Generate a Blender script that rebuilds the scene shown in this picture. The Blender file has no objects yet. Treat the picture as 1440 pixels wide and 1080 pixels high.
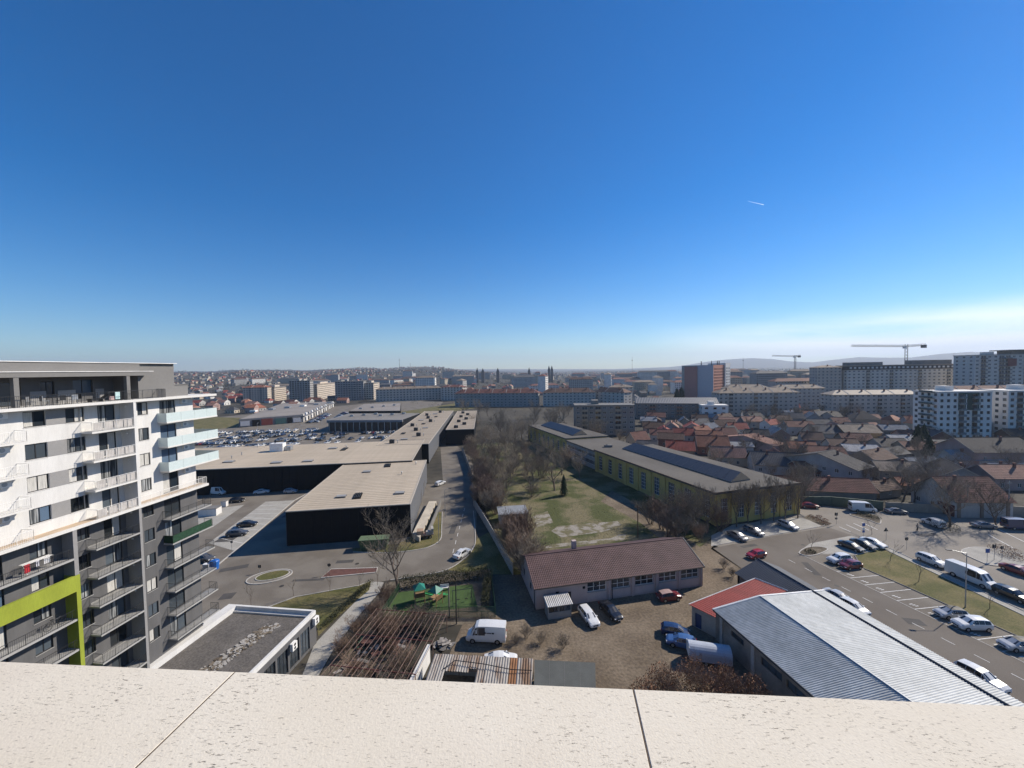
import bpy, math, random
from mathutils import Vector, Matrix
R = math.radians
random.seed(7)
sc = bpy.context.scene
col = sc.collection
# ------------------------------------------------------------------ camera
EYE = 40.0
F_PX = 541.0
cam_d = bpy.data.cameras.new('camera'); cam = bpy.data.objects.new('camera', cam_d); col.objects.link(cam)
cam_d.sensor_width = 36.0; cam_d.lens = F_PX / 1440 * 36.0
cam_d.clip_start = 0.05; cam_d.clip_end = 60000
cam.location = (0, 0, EYE)
CAMROT = Matrix.Rotation(R(90 - 2.13), 3, 'X') @ Matrix.Rotation(R(-0.97), 3, 'Z')
cam.rotation_euler = CAMROT.to_euler()
sc.camera = cam
# ------------------------------------------------------------------ light
SUN_AZ, SUN_EL = 64.0, 36.0          # azimuth clockwise from +Y
w = bpy.data.worlds.new('World'); sc.world = w; w.use_nodes = True
nt = w.node_tree; nt.nodes.clear()
out = nt.nodes.new('ShaderNodeOutputWorld'); bg = nt.nodes.new('ShaderNodeBackground')
sky = nt.nodes.new('ShaderNodeTexSky'); sky.sky_type = 'NISHITA'; sky.sun_disc = False
sky.sun_elevation = R(SUN_EL); sky.sun_rotation = R(SUN_AZ)
sky.altitude = 200; sky.air_density = 1.0; sky.dust_density = 0.05; sky.ozone_density = 3.0
bg.inputs[1].default_value = 0.085
hsv = nt.nodes.new('ShaderNodeHueSaturation'); hsv.inputs['Saturation'].default_value = 1.48; hsv.inputs['Value'].default_value = 1.04; hsv.inputs['Hue'].default_value = 0.5
tint = nt.nodes.new('ShaderNodeMixRGB'); tint.blend_type = 'MULTIPLY'; tint.inputs[0].default_value = 1.0; tint.inputs[2].default_value = (0.80, 0.95, 1.10, 1)
# thin cirrus streaks low over the horizon, all round the sky
tc = nt.nodes.new('ShaderNodeTexCoord'); mp = nt.nodes.new('ShaderNodeMapping')
mp.inputs['Scale'].default_value = (1.3, 1.3, 13.0); mp.inputs['Location'].default_value = (2.35, 1.15, 0.3); mp.inputs['Rotation'].default_value = (0, R(1), 0)
nz = nt.nodes.new('ShaderNodeTexNoise'); nz.inputs['Scale'].default_value = 1.6; nz.inputs['Detail'].default_value = 6; nz.inputs['Roughness'].default_value = 0.55; nz.inputs['Distortion'].default_value = 0.3
cr = nt.nodes.new('ShaderNodeMapRange'); cr.inputs[1].default_value = 0.30; cr.inputs[2].default_value = 0.56; cr.clamp = True
sx = nt.nodes.new('ShaderNodeSeparateXYZ')
e1 = nt.nodes.new('ShaderNodeMapRange'); e1.interpolation_type = 'SMOOTHSTEP'; e1.inputs[1].default_value = 0.115; e1.inputs[2].default_value = 0.055; e1.clamp = True
mu = nt.nodes.new('ShaderNodeMath'); mu.operation = 'MULTIPLY'
mu2 = nt.nodes.new('ShaderNodeMath'); mu2.operation = 'MULTIPLY'; mu2.inputs[1].default_value = 1.0
mx = nt.nodes.new('ShaderNodeMixRGB'); mx.inputs[2].default_value = (12.0, 12.4, 12.8, 1)
L = nt.links.new
L(tc.outputs['Generated'], mp.inputs[0]); L(mp.outputs[0], nz.inputs['Vector']); L(nz.outputs['Fac'], cr.inputs[0])
L(tc.outputs['Generated'], sx.inputs[0]); L(sx.outputs[2], e1.inputs[0])
dp = nt.nodes.new('ShaderNodeVectorMath'); dp.operation = 'DOT_PRODUCT'; dp.inputs[1].default_value = (0.93, 0.37, 0.0)      # the bank lies to the east
bk_ = nt.nodes.new('ShaderNodeMapRange'); bk_.interpolation_type = 'SMOOTHSTEP'; bk_.inputs[1].default_value = 0.62; bk_.inputs[2].default_value = 0.93
mu3 = nt.nodes.new('ShaderNodeMath'); mu3.operation = 'MULTIPLY'
L(tc.outputs['Generated'], dp.inputs[0]); L(dp.outputs['Value'], bk_.inputs[0]); L(cr.outputs[0], mu3.inputs[0]); L(bk_.outputs[0], mu3.inputs[1]); L(mu3.outputs[0], mu.inputs[0]); L(e1.outputs[0], mu.inputs[1]); L(mu.outputs[0], mu2.inputs[0])
L(mu2.outputs[0], mx.inputs[0]); L(sky.outputs[0], hsv.inputs['Color']); L(hsv.outputs[0], tint.inputs[1]); L(tint.outputs[0], mx.inputs[1]); L(mx.outputs[0], bg.inputs[0]); L(bg.outputs[0], out.inputs[0])
sun_d = bpy.data.lights.new('sun', 'SUN'); sun = bpy.data.objects.new('sun', sun_d); col.objects.link(sun)
sun_d.energy = 5.0; sun_d.angle = R(0.5); sun_d.color = (1.0, 0.91, 0.79)
SD = Vector((math.sin(R(SUN_AZ)) * math.cos(R(SUN_EL)), math.cos(R(SUN_AZ)) * math.cos(R(SUN_EL)), math.sin(R(SUN_EL))))
sun.rotation_euler = SD.to_track_quat('Z', 'Y').to_euler(); sun.location = (300, 150, 400)
vs = sc.view_settings; vs.view_transform = 'Standard'; vs.look = 'None'; vs.exposure = 0.38; vs.gamma = 1.0; vs.use_curve_mapping = False
sc.render.engine = 'CYCLES'
cy = sc.cycles; cy.use_denoising = True; cy.max_bounces = 6; cy.diffuse_bounces = 3; cy.glossy_bounces = 3; cy.transmission_bounces = 4
cy.transparent_max_bounces = 8; cy.volume_bounces = 0; cy.caustics_reflective = False; cy.caustics_refractive = False
cy.use_adaptive_sampling = True; cy.adaptive_threshold = 0.02; cy.sample_clamp_indirect = 6.0
try: cy.denoiser = 'OPENIMAGEDENOISE'
except Exception: pass

# ------------------------------------------------------------------ survey: a sight line from the roof met with a level plane (ground or eaves height)
def ray(px, py): return CAMROT @ Vector(((px - 720) / F_PX, (540 - py) / F_PX, -1.0))
def G(px, py, z=0.0):
    d = ray(px, py); t = (z - EYE) / d.z
    return Vector((d.x * t, d.y * t, z))
def at_depth(px, Y):
    d = ray(px, 520); t = Y / d.y
    return d.x * t

# ------------------------------------------------------------------ materials
MATS = {}
def M(name, c, rough=0.85, var=0.12, scale=1.0, bump=0.0, bscale=None, metal=0.0, spec=0.3, c2=None, t0=0.42, t1=0.6, obj_var=0.0, fine=0.08, stretch=None, detail=5, emit=None):
    if name in MATS: return MATS[name]
    m = bpy.data.materials.new(name); m.use_nodes = True; n = m.node_tree; b = n.nodes['Principled BSDF']; lk = n.links.new
    b.inputs['Roughness'].default_value = rough; b.inputs['Metallic'].default_value = metal
    b.inputs['Specular IOR Level'].default_value = spec
    t = n.nodes.new('ShaderNodeTexCoord'); src = t.outputs['Object']
    if stretch:
        mp = n.nodes.new('ShaderNodeMapping'); mp.inputs['Scale'].default_value = stretch; lk(src, mp.inputs[0]); src = mp.outputs[0]
    a = n.nodes.new('ShaderNodeTexNoise'); a.inputs['Scale'].default_value = scale; a.inputs['Detail'].default_value = detail; lk(src, a.inputs['Vector'])
    mr = n.nodes.new('ShaderNodeMapRange'); mr.inputs[1].default_value = t0 if c2 else 0.25; mr.inputs[2].default_value = t1 if c2 else 0.75; lk(a.outputs['Fac'], mr.inputs[0])
    mix = n.nodes.new('ShaderNodeMixRGB')
    cA = c; cB = c2
    if c2 is None:
        cA = tuple(x * (1 - var) for x in c); cB = tuple(min(1, x * (1 + var)) for x in c)
    mix.inputs[1].default_value = (*cA, 1); mix.inputs[2].default_value = (*cB, 1); lk(mr.outputs[0], mix.inputs[0])
    f = n.nodes.new('ShaderNodeTexNoise'); f.inputs['Scale'].default_value = (bscale or scale * 14); f.inputs['Detail'].default_value = 3; lk(src, f.inputs['Vector'])
    hv = n.nodes.new('ShaderNodeHueSaturation'); lk(mix.outputs[0], hv.inputs['Color'])
    m2 = n.nodes.new('ShaderNodeMapRange'); m2.inputs[1].default_value = 0.3; m2.inputs[2].default_value = 0.7; m2.inputs[3].default_value = 1 - fine; m2.inputs[4].default_value = 1 + fine; lk(f.outputs['Fac'], m2.inputs[0])
    vsrc = m2.outputs[0]
    if obj_var:
        oi = n.nodes.new('ShaderNodeObjectInfo'); m3 = n.nodes.new('ShaderNodeMapRange'); m3.inputs[3].default_value = 1 - obj_var; m3.inputs[4].default_value = 1 + obj_var
        lk(oi.outputs['Random'], m3.inputs[0]); mm = n.nodes.new('ShaderNodeMath'); mm.operation = 'MULTIPLY'; lk(vsrc, mm.inputs[0]); lk(m3.outputs[0], mm.inputs[1]); vsrc = mm.outputs[0]
    lk(vsrc, hv.inputs['Value']); lk(hv.outputs[0], b.inputs['Base Color'])
    if bump:
        bp = n.nodes.new('ShaderNodeBump'); bp.inputs['Strength'].default_value = 1.0; bp.inputs['Distance'].default_value = bump; lk(f.outputs['Fac'], bp.inputs['Height']); lk(bp.outputs[0], b.inputs['Normal'])
    MATS[name] = m
    return m
def glass(name, c=(0.02, 0.025, 0.03), rough=0.06, alpha=1.0):
    if name in MATS: return MATS[name]
    m = bpy.data.materials.new(name); m.use_nodes = True; n = m.node_tree; b = n.nodes['Principled BSDF']; lk = n.links.new
    b.inputs['Base Color'].default_value = (*c, 1); b.inputs['Roughness'].default_value = rough; b.inputs['Specular IOR Level'].default_value = 0.6
    if alpha < 1: b.inputs['Alpha'].default_value = alpha
    t = n.nodes.new('ShaderNodeTexCoord'); a = n.nodes.new('ShaderNodeTexNoise'); a.inputs['Scale'].default_value = 1.2; lk(t.outputs['Object'], a.inputs['Vector'])
    bp = n.nodes.new('ShaderNodeBump'); bp.inputs['Distance'].default_value = 0.01; bp.inputs['Strength'].default_value = 0.3; lk(a.outputs['Fac'], bp.inputs['Height']); lk(bp.outputs[0], b.inputs['Normal'])
    oi = n.nodes.new('ShaderNodeObjectInfo'); hv = n.nodes.new('ShaderNodeHueSaturation'); hv.inputs['Color'].default_value = (*c, 1)
    m3 = n.nodes.new('ShaderNodeMapRange'); m3.inputs[3].default_value = 0.3; m3.inputs[4].default_value = 4.0; lk(oi.outputs['Random'], m3.inputs[0]); lk(m3.outputs[0], hv.inputs['Value'])  # random lightness per window: brighter reflections put into the pane colour
    lk(hv.outputs[0], b.inputs['Base Color'])
    MATS[name] = m
    return m
def paint(name, c, rough=0.28, metal=0.0):
    if name in MATS: return MATS[name]
    m = M(name, c, rough=rough, var=0.05, scale=0.6, fine=0.03, spec=0.5, metal=metal)
    b = m.node_tree.nodes['Principled BSDF']; b.inputs['Coat Weight'].default_value = 0.6; b.inputs['Coat Roughness'].default_value = 0.08
    return m
# ------------------------------------------------------------------ mesh helpers
class MB:
    def __init__(s): s.v = []; s.f = []; s.m = []
    def face(s, pts, m=0):
        i = len(s.v); s.v.extend([tuple(p) for p in pts]); s.f.append(tuple(range(i, i + len(pts)))); s.m.append(m)
    def box(s, x0, x1, y0, y1, z0, z1, m=0, T=None):
        P = [(x0, y0, z0), (x1, y0, z0), (x1, y1, z0), (x0, y1, z0), (x0, y0, z1), (x1, y0, z1), (x1, y1, z1), (x0, y1, z1)]
        if T: P = [T @ Vector(p) for p in P]
        i = len(s.v); s.v.extend([tuple(p) for p in P])
        for q in ((0, 3, 2, 1), (4, 5, 6, 7), (0, 1, 5, 4), (1, 2, 6, 5), (2, 3, 7, 6), (3, 0, 4, 7)):
            s.f.append(tuple(i + k for k in q)); s.m.append(m)
    def prism(s, pts, z0, z1, m=0, mt=None, bottom=True):
        n = len(pts); i = len(s.v)
        s.v.extend([(p[0], p[1], z0) for p in pts]); s.v.extend([(p[0], p[1], z1) for p in pts])
        for k in range(n):
            j = (k + 1) % n; s.f.append((i + k, i + j, i + n + j, i + n + k)); s.m.append(m)
        s.f.append(tuple(i + n + k for k in range(n))); s.m.append(m if mt is None else mt)
        if bottom: s.f.append(tuple(i + k for k in reversed(range(n)))); s.m.append(m)
    def tube(s, p, q, r0, r1=None, n=6, m=0, cap=True):
        p = Vector(p); q = Vector(q); r1 = r0 if r1 is None else r1
        d = q - p
        if d.length < 1e-6: return
        d.normalize(); a = d.orthogonal().normalized(); b = d.cross(a); i = len(s.v)
        for c, r in ((p, r0), (q, r1)):
            for k in range(n):
                t = 2 * math.pi * k / n; s.v.append(tuple(c + a * (r * math.cos(t)) + b * (r * math.sin(t))))
        for k in range(n):
            j = (k + 1) % n; s.f.append((i + k, i + j, i + n + j, i + n + k)); s.m.append(m)
        if cap:
            s.f.append(tuple(i + n + k for k in range(n))); s.m.append(m); s.f.append(tuple(i + k for k in reversed(range(n)))); s.m.append(m)
    def mesh(s, name, mats, smooth=False):
        me = bpy.data.meshes.new(name); me.from_pydata(s.v, [], s.f)
        for m in (mats if isinstance(mats, (list, tuple)) else [mats]): me.materials.append(m)
        if any(s.m): me.polygons.foreach_set('material_index', s.m)
        if smooth: me.polygons.foreach_set('use_smooth', [True] * len(s.f))
        me.update()
        return me
    def build(s, name, mats, parent=None, smooth=False, loc=None, rz=None):
        return link(name, s.mesh(name, mats, smooth), parent, loc, rz)
def link(name, me, parent=None, loc=None, rz=None):
    o = bpy.data.objects.new(name, me); col.objects.link(o)
    if parent is not None: o.parent = parent
    if loc is not None: o.location = loc
    if rz is not None: o.rotation_euler = (0, 0, rz)
    return o
def tag(o, label=None, cat=None, group=None, kind=None):
    if label: o['label'] = label
    if cat: o['category'] = cat
    if group: o['group'] = group
    if kind: o['kind'] = kind
    return o
def thing(name, label, cat, loc=(0, 0, 0), rz=0.0, group=None):
    o = link(name, None, None, loc, rz); o.empty_display_size = 0.3
    return tag(o, label, cat, group)
def struct(o): return tag(o, kind='structure')
def stuff(o): return tag(o, kind='stuff')
def copy_tree(o, parent=None):
    c = o.copy(); col.objects.link(c); c.parent = parent
    for ch in list(o.children): copy_tree(ch, c)
    return c
def az_rz(a, b):      # heading of the line a to b as a rotation about z (local x axis along it)
    return math.atan2(b[1] - a[1], b[0] - a[0])
CACHE = {}
def cached(key, fn):
    if key not in CACHE: CACHE[key] = fn()
    return CACHE[key]
def wall_open(mb, x0, x1, z0, z1, ops, dep=0.15, P=lambda u, w, z: (u, w, z), m=0, mr=None):
    """a wall sheet with real openings: x along, w inwards, z up"""
    mr = m if mr is None else mr
    xs = sorted({x0, x1, *[a for o in ops for a in o[:2] if x0 < a < x1]}); zs = sorted({z0, z1, *[a for o in ops for a in o[2:4] if z0 < a < z1]})
    for i in range(len(xs) - 1):
        run = None
        for j in range(len(zs) - 1):
            cx = (xs[i] + xs[i + 1]) / 2; cz = (zs[j] + zs[j + 1]) / 2
            hole = any(o[0] < cx < o[1] and o[2] < cz < o[3] for o in ops)
            if hole:
                if run is not None: mb.face([P(xs[i], 0, run), P(xs[i + 1], 0, run), P(xs[i + 1], 0, zs[j]), P(xs[i], 0, zs[j])], m)
                run = None
            elif run is None: run = zs[j]
        if run is not None: mb.face([P(xs[i], 0, run), P(xs[i + 1], 0, run), P(xs[i + 1], 0, z1), P(xs[i], 0, z1)], m)
    for o in ops:
        a, b, c, d = o[:4]
        mb.face([P(a, 0, c), P(a, dep, c), P(b, dep, c), P(b, 0, c)], mr); mb.face([P(a, 0, d), P(b, 0, d), P(b, dep, d), P(a, dep, d)], mr)
        mb.face([P(a, 0, c), P(a, 0, d), P(a, dep, d), P(a, dep, c)], mr); mb.face([P(b, 0, c), P(b, dep, c), P(b, dep, d), P(b, 0, d)], mr)
def sides(W, D):
    """the four faces of a W by D block: mapping, length and turn"""
    return {'front': (lambda u, w, z: (u, w, z), W, 0.0), 'right': (lambda u, w, z: (W - w, u, z), D, math.pi / 2),
            'back': (lambda u, w, z: (W - u, D - w, z), W, math.pi), 'left': (lambda u, w, z: (w, D - u, z), D, -math.pi / 2)}
def window_mesh(wd, ht, frame, pane, mull=1, fw=0.06, trans=0, key=''):
    def fn():
        b = MB(); h = wd / 2
        b.box(-h, h, -0.0, 0.05, 0, fw, 0); b.box(-h, h, 0.0, 0.05, ht - fw, ht, 0)
        b.box(-h, -h + fw, 0.0, 0.05, fw, ht - fw, 0); b.box(h - fw, h, 0, 0.05, fw, ht - fw, 0)
        for k in range(mull):
            x = -h + wd * (k + 1) / (mull + 1); b.box(x - fw / 2, x + fw / 2, 0.002, 0.05, fw, ht - fw, 0)
        for k in range(trans):
            z = ht * (k + 1) / (trans + 1); b.box(-h + fw, h - fw, 0.004, 0.05, z - fw / 2, z + fw / 2, 0)
        return b.mesh('window', [frame])
    def gl():
        b = MB(); h = wd / 2; b.face([(-h + .02, 0.035, .02), (h - .02, 0.035, .02), (h - .02, 0.035, ht - .02), (-h + .02, 0.035, ht - .02)]); return b.mesh('pane', [pane])
    k = (round(wd, 3), round(ht, 3), frame.name, pane.name, mull, trans, fw)
    return cached(('wf',) + k, fn), cached(('wg',) + k, gl)
def put_window(parent, P, u, z, wd, ht, frame, pane, turn=0.0, dep=0.12, mull=1, trans=0, fw=0.06, two=True):
    a, g = window_mesh(wd, ht, frame, pane, mull, fw, trans)
    if two:
        o = link('window', a, parent, P(u, dep - 0.05, z), turn); link('pane', g, o); return o
    def both():
        m = a.copy(); return m
    def fn():
        b = MB(); h = wd / 2
        b.face([(-h, 0.03, 0), (h, 0.03, 0), (h, 0.03, ht), (-h, 0.03, ht)], 1)
        b.box(-h, h, 0, .03, 0, fw, 0); b.box(-h, h, 0, .03, ht - fw, ht, 0); b.box(-h, -h + fw, 0, .03, fw, ht - fw, 0); b.box(h - fw, h, 0, .03, fw, ht - fw, 0)
        for k in range(mull):
            x = -h + wd * (k + 1) / (mull + 1); b.box(x - fw / 2, x + fw / 2, 0.001, .03, fw, ht - fw, 0)
        return b.mesh('window', [frame, pane])
    me = cached(('w1', round(wd, 3), round(ht, 3), frame.name, pane.name, mull, fw), fn)
    return link('window', me, parent, P(u, dep - 0.04, z), turn)
# ------------------------------------------------------------------ materials in use
asphalt = M('asphalt', (0.138, 0.12, 0.098), rough=0.92, c2=(0.18, 0.16, 0.132), t0=0.4, t1=0.6, scale=0.16, fine=0.14, bscale=9)
asphalt_new = M('asphalt_smooth', (0.115, 0.098, 0.081), rough=0.9, c2=(0.145, 0.126, 0.105), t0=0.38, t1=0.62, scale=0.12, fine=0.10, bscale=10)
asphalt_pale = M('asphalt_worn', (0.215, 0.193, 0.163), rough=0.93, var=0.2, scale=0.1, fine=0.14, bscale=6)
gravel = M('gravel_yard', (0.115, 0.088, 0.06), rough=0.97, c2=(0.185, 0.146, 0.103), scale=0.16, t0=0.36, t1=0.64, fine=0.3, bscale=2.6, bump=0.06)
pavers = M('pale_pavers', (0.33, 0.315, 0.28), rough=0.93, var=0.14, scale=0.5, fine=0.16, bscale=6)
grass = M('winter_grass', (0.085, 0.085, 0.026), rough=0.95, c2=(0.165, 0.135, 0.06), scale=0.22, t0=0.38, t1=0.66, fine=0.3, bscale=4, bump=0.05)
field = M('dry_field', (0.064, 0.072, 0.021), rough=0.96, c2=(0.15, 0.128, 0.068), scale=0.14, t0=0.43, t1=0.57, fine=0.32, bscale=2.2, bump=0.08)
soil = M('bare_soil', (0.085, 0.068, 0.05), rough=0.97, c2=(0.15, 0.125, 0.09), scale=0.3, fine=0.3, bscale=3, bump=0.06)
earth = M('town_ground', (0.04, 0.036, 0.027), rough=0.96, c2=(0.078, 0.069, 0.053), scale=0.02, t0=0.4, t1=0.62, fine=0.3, bscale=0.3)
kerb_m = M('kerb_concrete', (0.42, 0.40, 0.365), rough=0.9, var=0.12, scale=0.7)
line_m = M('road_paint', (0.62, 0.61, 0.58), rough=0.85, var=0.2, scale=1.5, fine=0.2)
turf = M('artificial_turf', (0.05, 0.088, 0.026), rough=0.95, var=0.22, scale=0.5, fine=0.2, bscale=5)
old_conc = M('old_concrete', (0.27, 0.245, 0.205), rough=0.95, c2=(0.13, 0.115, 0.06), scale=0.5, t0=0.43, t1=0.56, fine=0.2, bscale=4)
concrete = M('concrete', (0.36, 0.34, 0.31), rough=0.92, var=0.2, scale=0.4, fine=0.12)
conc_dark = M('dark_concrete', (0.17, 0.165, 0.155), rough=0.92, var=0.2, scale=0.5, fine=0.12)
redpave = M('red_pavers', (0.115, 0.055, 0.045), rough=0.9, var=0.2, scale=1.2)
white_wall = M('white_render', (0.60, 0.592, 0.57), rough=0.9, var=0.10, scale=0.9, fine=0.04, stretch=(1, 1, .12))
grey_wall = M('grey_render', (0.108, 0.107, 0.108), rough=0.9, var=0.14, scale=0.9, fine=0.05, stretch=(1, 1, .12))
midgrey = M('mid_grey_render', (0.26, 0.255, 0.25), rough=0.9, var=0.06, scale=0.3, fine=0.04)
lime = M('lime_render', (0.26, 0.30, 0.035), rough=0.9, var=0.12, scale=0.8, fine=0.06, stretch=(1, 1, .2))
frame_dark = M('anthracite_frame', (0.02, 0.021, 0.024), rough=0.45, spec=0.4)
frame_white = M('white_frame', (0.72, 0.71, 0.68), rough=0.5)
frame_brown = M('brown_frame', (0.12, 0.07, 0.04), rough=0.6)
pane_m = glass('window_glass')
pane_b = glass('blue_glass', (0.03, 0.045, 0.065))
curtain = M('curtain', (0.45, 0.44, 0.41), rough=0.95, var=0.35, scale=3, stretch=(6, 1, 0.3))
metal_dark = M('dark_metal', (0.045, 0.047, 0.05), rough=0.5, metal=0.4)
metal_grey = M('galvanised_metal', (0.38, 0.39, 0.4), rough=0.45, metal=0.7, var=0.12)
metal_white = M('white_metal', (0.74, 0.73, 0.7), rough=0.45)
slab_white = M('white_slab', (0.63, 0.615, 0.58), rough=0.85, var=0.05)
slab_grey = M('concrete_slab', (0.34, 0.335, 0.32), rough=0.9, var=0.1)
tan_floor = M('tan_terrace_tiles', (0.47, 0.36, 0.25), rough=0.8, var=0.25, scale=0.6)
frosted = M('frosted_glass', (0.53, 0.61, 0.60), rough=0.25, spec=0.5, var=0.03)
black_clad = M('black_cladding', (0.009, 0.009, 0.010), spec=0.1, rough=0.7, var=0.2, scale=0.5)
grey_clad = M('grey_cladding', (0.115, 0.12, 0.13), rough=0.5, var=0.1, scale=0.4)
roof_beige = M('beige_roof_membrane', (0.455, 0.378, 0.28), rough=0.85, var=0.16, scale=0.12, fine=0.08, obj_var=0.05, stretch=(0.4, 1, 1))
roof_beige2 = M('dusty_roof_membrane', (0.34, 0.282, 0.212), rough=0.88, var=0.2, scale=0.1, fine=0.1, obj_var=0.06, stretch=(0.4, 1, 1))
bark = M('bark', (0.135, 0.105, 0.085), rough=0.95, var=0.25, scale=2)
twig = M('twigs', (0.205, 0.168, 0.125), rough=0.95, var=0.3, scale=1.5, obj_var=0.2)
twig_red = M('reddish_twigs', (0.21, 0.145, 0.105), rough=0.95, var=0.3, scale=1.5, obj_var=0.2)
conifer = M('conifer_needles', (0.02, 0.035, 0.014), rough=0.9, var=0.4, scale=1)
dryleaf = M('dry_leaves', (0.15, 0.068, 0.04), rough=0.85, c2=(0.27, 0.145, 0.08), scale=3, obj_var=0.1)
hedge_m = M('hedge_leaves', (0.03, 0.036, 0.016), rough=0.9, c2=(0.075, 0.07, 0.034), scale=1.5)
rubber = M('rubber', (0.012, 0.012, 0.012), rough=0.85)
rim_m = M('alloy_rim', (0.42, 0.42, 0.43), rough=0.35, metal=0.8)
car_glass = glass('car_glass', (0.012, 0.014, 0.018), rough=0.04)
lamp_w = M('headlight_lens', (0.7, 0.72, 0.74), rough=0.1, spec=0.6)
lamp_r = M('tail_light_lens', (0.35, 0.01, 0.01), rough=0.2, spec=0.5)
trim = M('black_trim', (0.02, 0.02, 0.02), rough=0.6)
# ------------------------------------------------------------------ terrain
def sm(a, b, x):
    t = max(0.0, min(1.0, (x - a) / (b - a))); return t * t * (3 - 2 * t)
def terr(x, y):
    r = math.hypot(x, y)
    if r < 600: return 0.0
    az = math.degrees(math.atan2(x, y))
    wob = 1 + 0.10 * math.sin(az * 0.55 + 1.3) + 0.06 * math.sin(az * 1.3 + r * 0.001)
    h = 0.0
    s = sm(6, -16, az)                                        # rising ground to the left
    h += s * 46 * sm(850, 2300, r) * wob
    h += 26 * math.exp(-((az + 13.0) / 6.5) ** 2) * math.exp(-((r - 3300) / 800) ** 2)        # the hill with the mast
    h += 26 * sm(-8, -22, az) * sm(2500, 4200, r) * wob
    far = sm(7200, 9800, r)
    h += far * (95 + 130 * math.exp(-((az - 30.5) / 3.8) ** 2) + 85 * sm(33, 50, az) + 26 * math.sin(az * 0.8) + 12 * math.sin(az * 2.3)) * sm(14, 30, az)
    h += far * 45 * sm(20, 0, az)
    return h
def build_ground():
    b = MB(); rs = [0.0, 8, 16, 30, 45, 60, 80, 100, 125, 155, 190, 230, 280, 340, 420, 520, 600]
    r = 600
    while r < 12000: r *= 1.075; rs.append(min(r, 12000))
    n = 180
    b.v.append((0, 0, 0))
    for r in rs[1:]:
        for k in range(n):
            t = 2 * math.pi * k / n; x, y = r * math.sin(t), r * math.cos(t); b.v.append((x, y, terr(x, y)))
    for k in range(n): b.f.append((0, 1 + (k + 1) % n, 1 + k)); b.m.append(0)
    for i in range(len(rs) - 2):
        o = 1 + i * n; q = o + n
        for k in range(n):
            j = (k + 1) % n; b.f.append((o + k, o + j, q + j, q + k)); b.m.append(0)
    return struct(b.build('ground', earth, smooth=True))
build_ground()
_sheet = [0]
def sheet(name, pts, mat, z=None, hole=None):
    """a level sheet laid a few millimetres above the one before"""
    _sheet[0] += 1
    z = 0.010 + 0.004 * _sheet[0] if z is None else z
    b = MB(); b.face([(p[0], p[1], z) for p in pts])
    me_o = b.build(name, mat); 
    import bmesh
    bm = bmesh.new(); bm.from_mesh(me_o.data)
    bmesh.ops.triangulate(bm, faces=bm.faces)
    for f in bm.faces:
        if f.normal.z < 0: f.normal_flip()
    bm.to_mesh(me_o.data); bm.free()
    return struct(me_o)
def GP(*pp): return [G(*p) for p in pp]
def strip_pts(path, w0, w1):
    """offset a path sideways by w0 and w1"""
    L1, L2 = [], []
    for i, p in enumerate(path):
        a = path[max(0, i - 1)]; c = path[min(len(path) - 1, i + 1)]
        d = Vector((c[0] - a[0], c[1] - a[1])).normalized(); nrm = Vector((-d.y, d.x))
        L1.append((p[0] + nrm.x * w0, p[1] + nrm.y * w0)); L2.append((p[0] + nrm.x * w1, p[1] + nrm.y * w1))
    return L1, L2
def smooth_path(pts, n=6, closed=False):
    P = [Vector((p[0], p[1])) for p in pts]; out = []
    N = len(P)
    rng = range(N) if closed else range(N - 1)
    for i in rng:
        p0 = P[(i - 1) % N] if closed or i > 0 else P[i]; p1 = P[i]; p2 = P[(i + 1) % N]; p3 = P[(i + 2) % N] if closed or i + 2 < N else P[i + 1]
        for k in range(n):
            t = k / n
            out.append(0.5 * ((2 * p1) + (-p0 + p2) * t + (2 * p0 - 5 * p1 + 4 * p2 - p3) * t * t + (-p0 + 3 * p1 - 3 * p2 + p3) * t ** 3))
    if not closed: out.append(P[-1])
    return out
def ribbon(name, path, w, z0, z1, mat, closed=False, parent=None):
    """a kerb: a raised band along a path"""
    a, c = strip_pts(path, -w / 2, w / 2); b = MB(); n = len(path)
    if closed:
        a, c = [], []
        for i in range(n):
            d = Vector((path[(i + 1) % n][0] - path[i - 1][0], path[(i + 1) % n][1] - path[i - 1][1])).normalized(); q = Vector((-d.y, d.x)) * (w / 2)
            a.append((path[i][0] - q.x, path[i][1] - q.y)); c.append((path[i][0] + q.x, path[i][1] + q.y))
    for i in range(n if closed else n - 1):
        j = (i + 1) % n
        A0 = (*a[i], z0); A1 = (*a[i], z1); B0 = (*c[i], z0); B1 = (*c[i], z1); C0 = (*a[j], z0); C1 = (*a[j], z1); D0 = (*c[j], z0); D1 = (*c[j], z1)
        b.face([A1, C1, D1, B1]); b.face([A0, C0, C1, A1]); b.face([B0, B1, D1, D0])
        if not closed and i == 0: b.face([A0, A1, B1, B0])
        if not closed and i == n - 2: b.face([C0, D0, D1, C1])
    o = b.build(name, mat, parent)
    if parent is None: struct(o)
    return o
def stripe(name, a, c, w, mat=None, z=0.12):
    d = Vector((c[0] - a[0], c[1] - a[1])).normalized(); q = Vector((-d.y, d.x)) * (w / 2)
    b = MB(); b.face([(a[0] - q.x, a[1] - q.y, z), (c[0] - q.x, c[1] - q.y, z), (c[0] + q.x, c[1] + q.y, z), (a[0] + q.x, a[1] + q.y, z)])
    return struct(b.build(name, mat or line_m))
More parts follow.
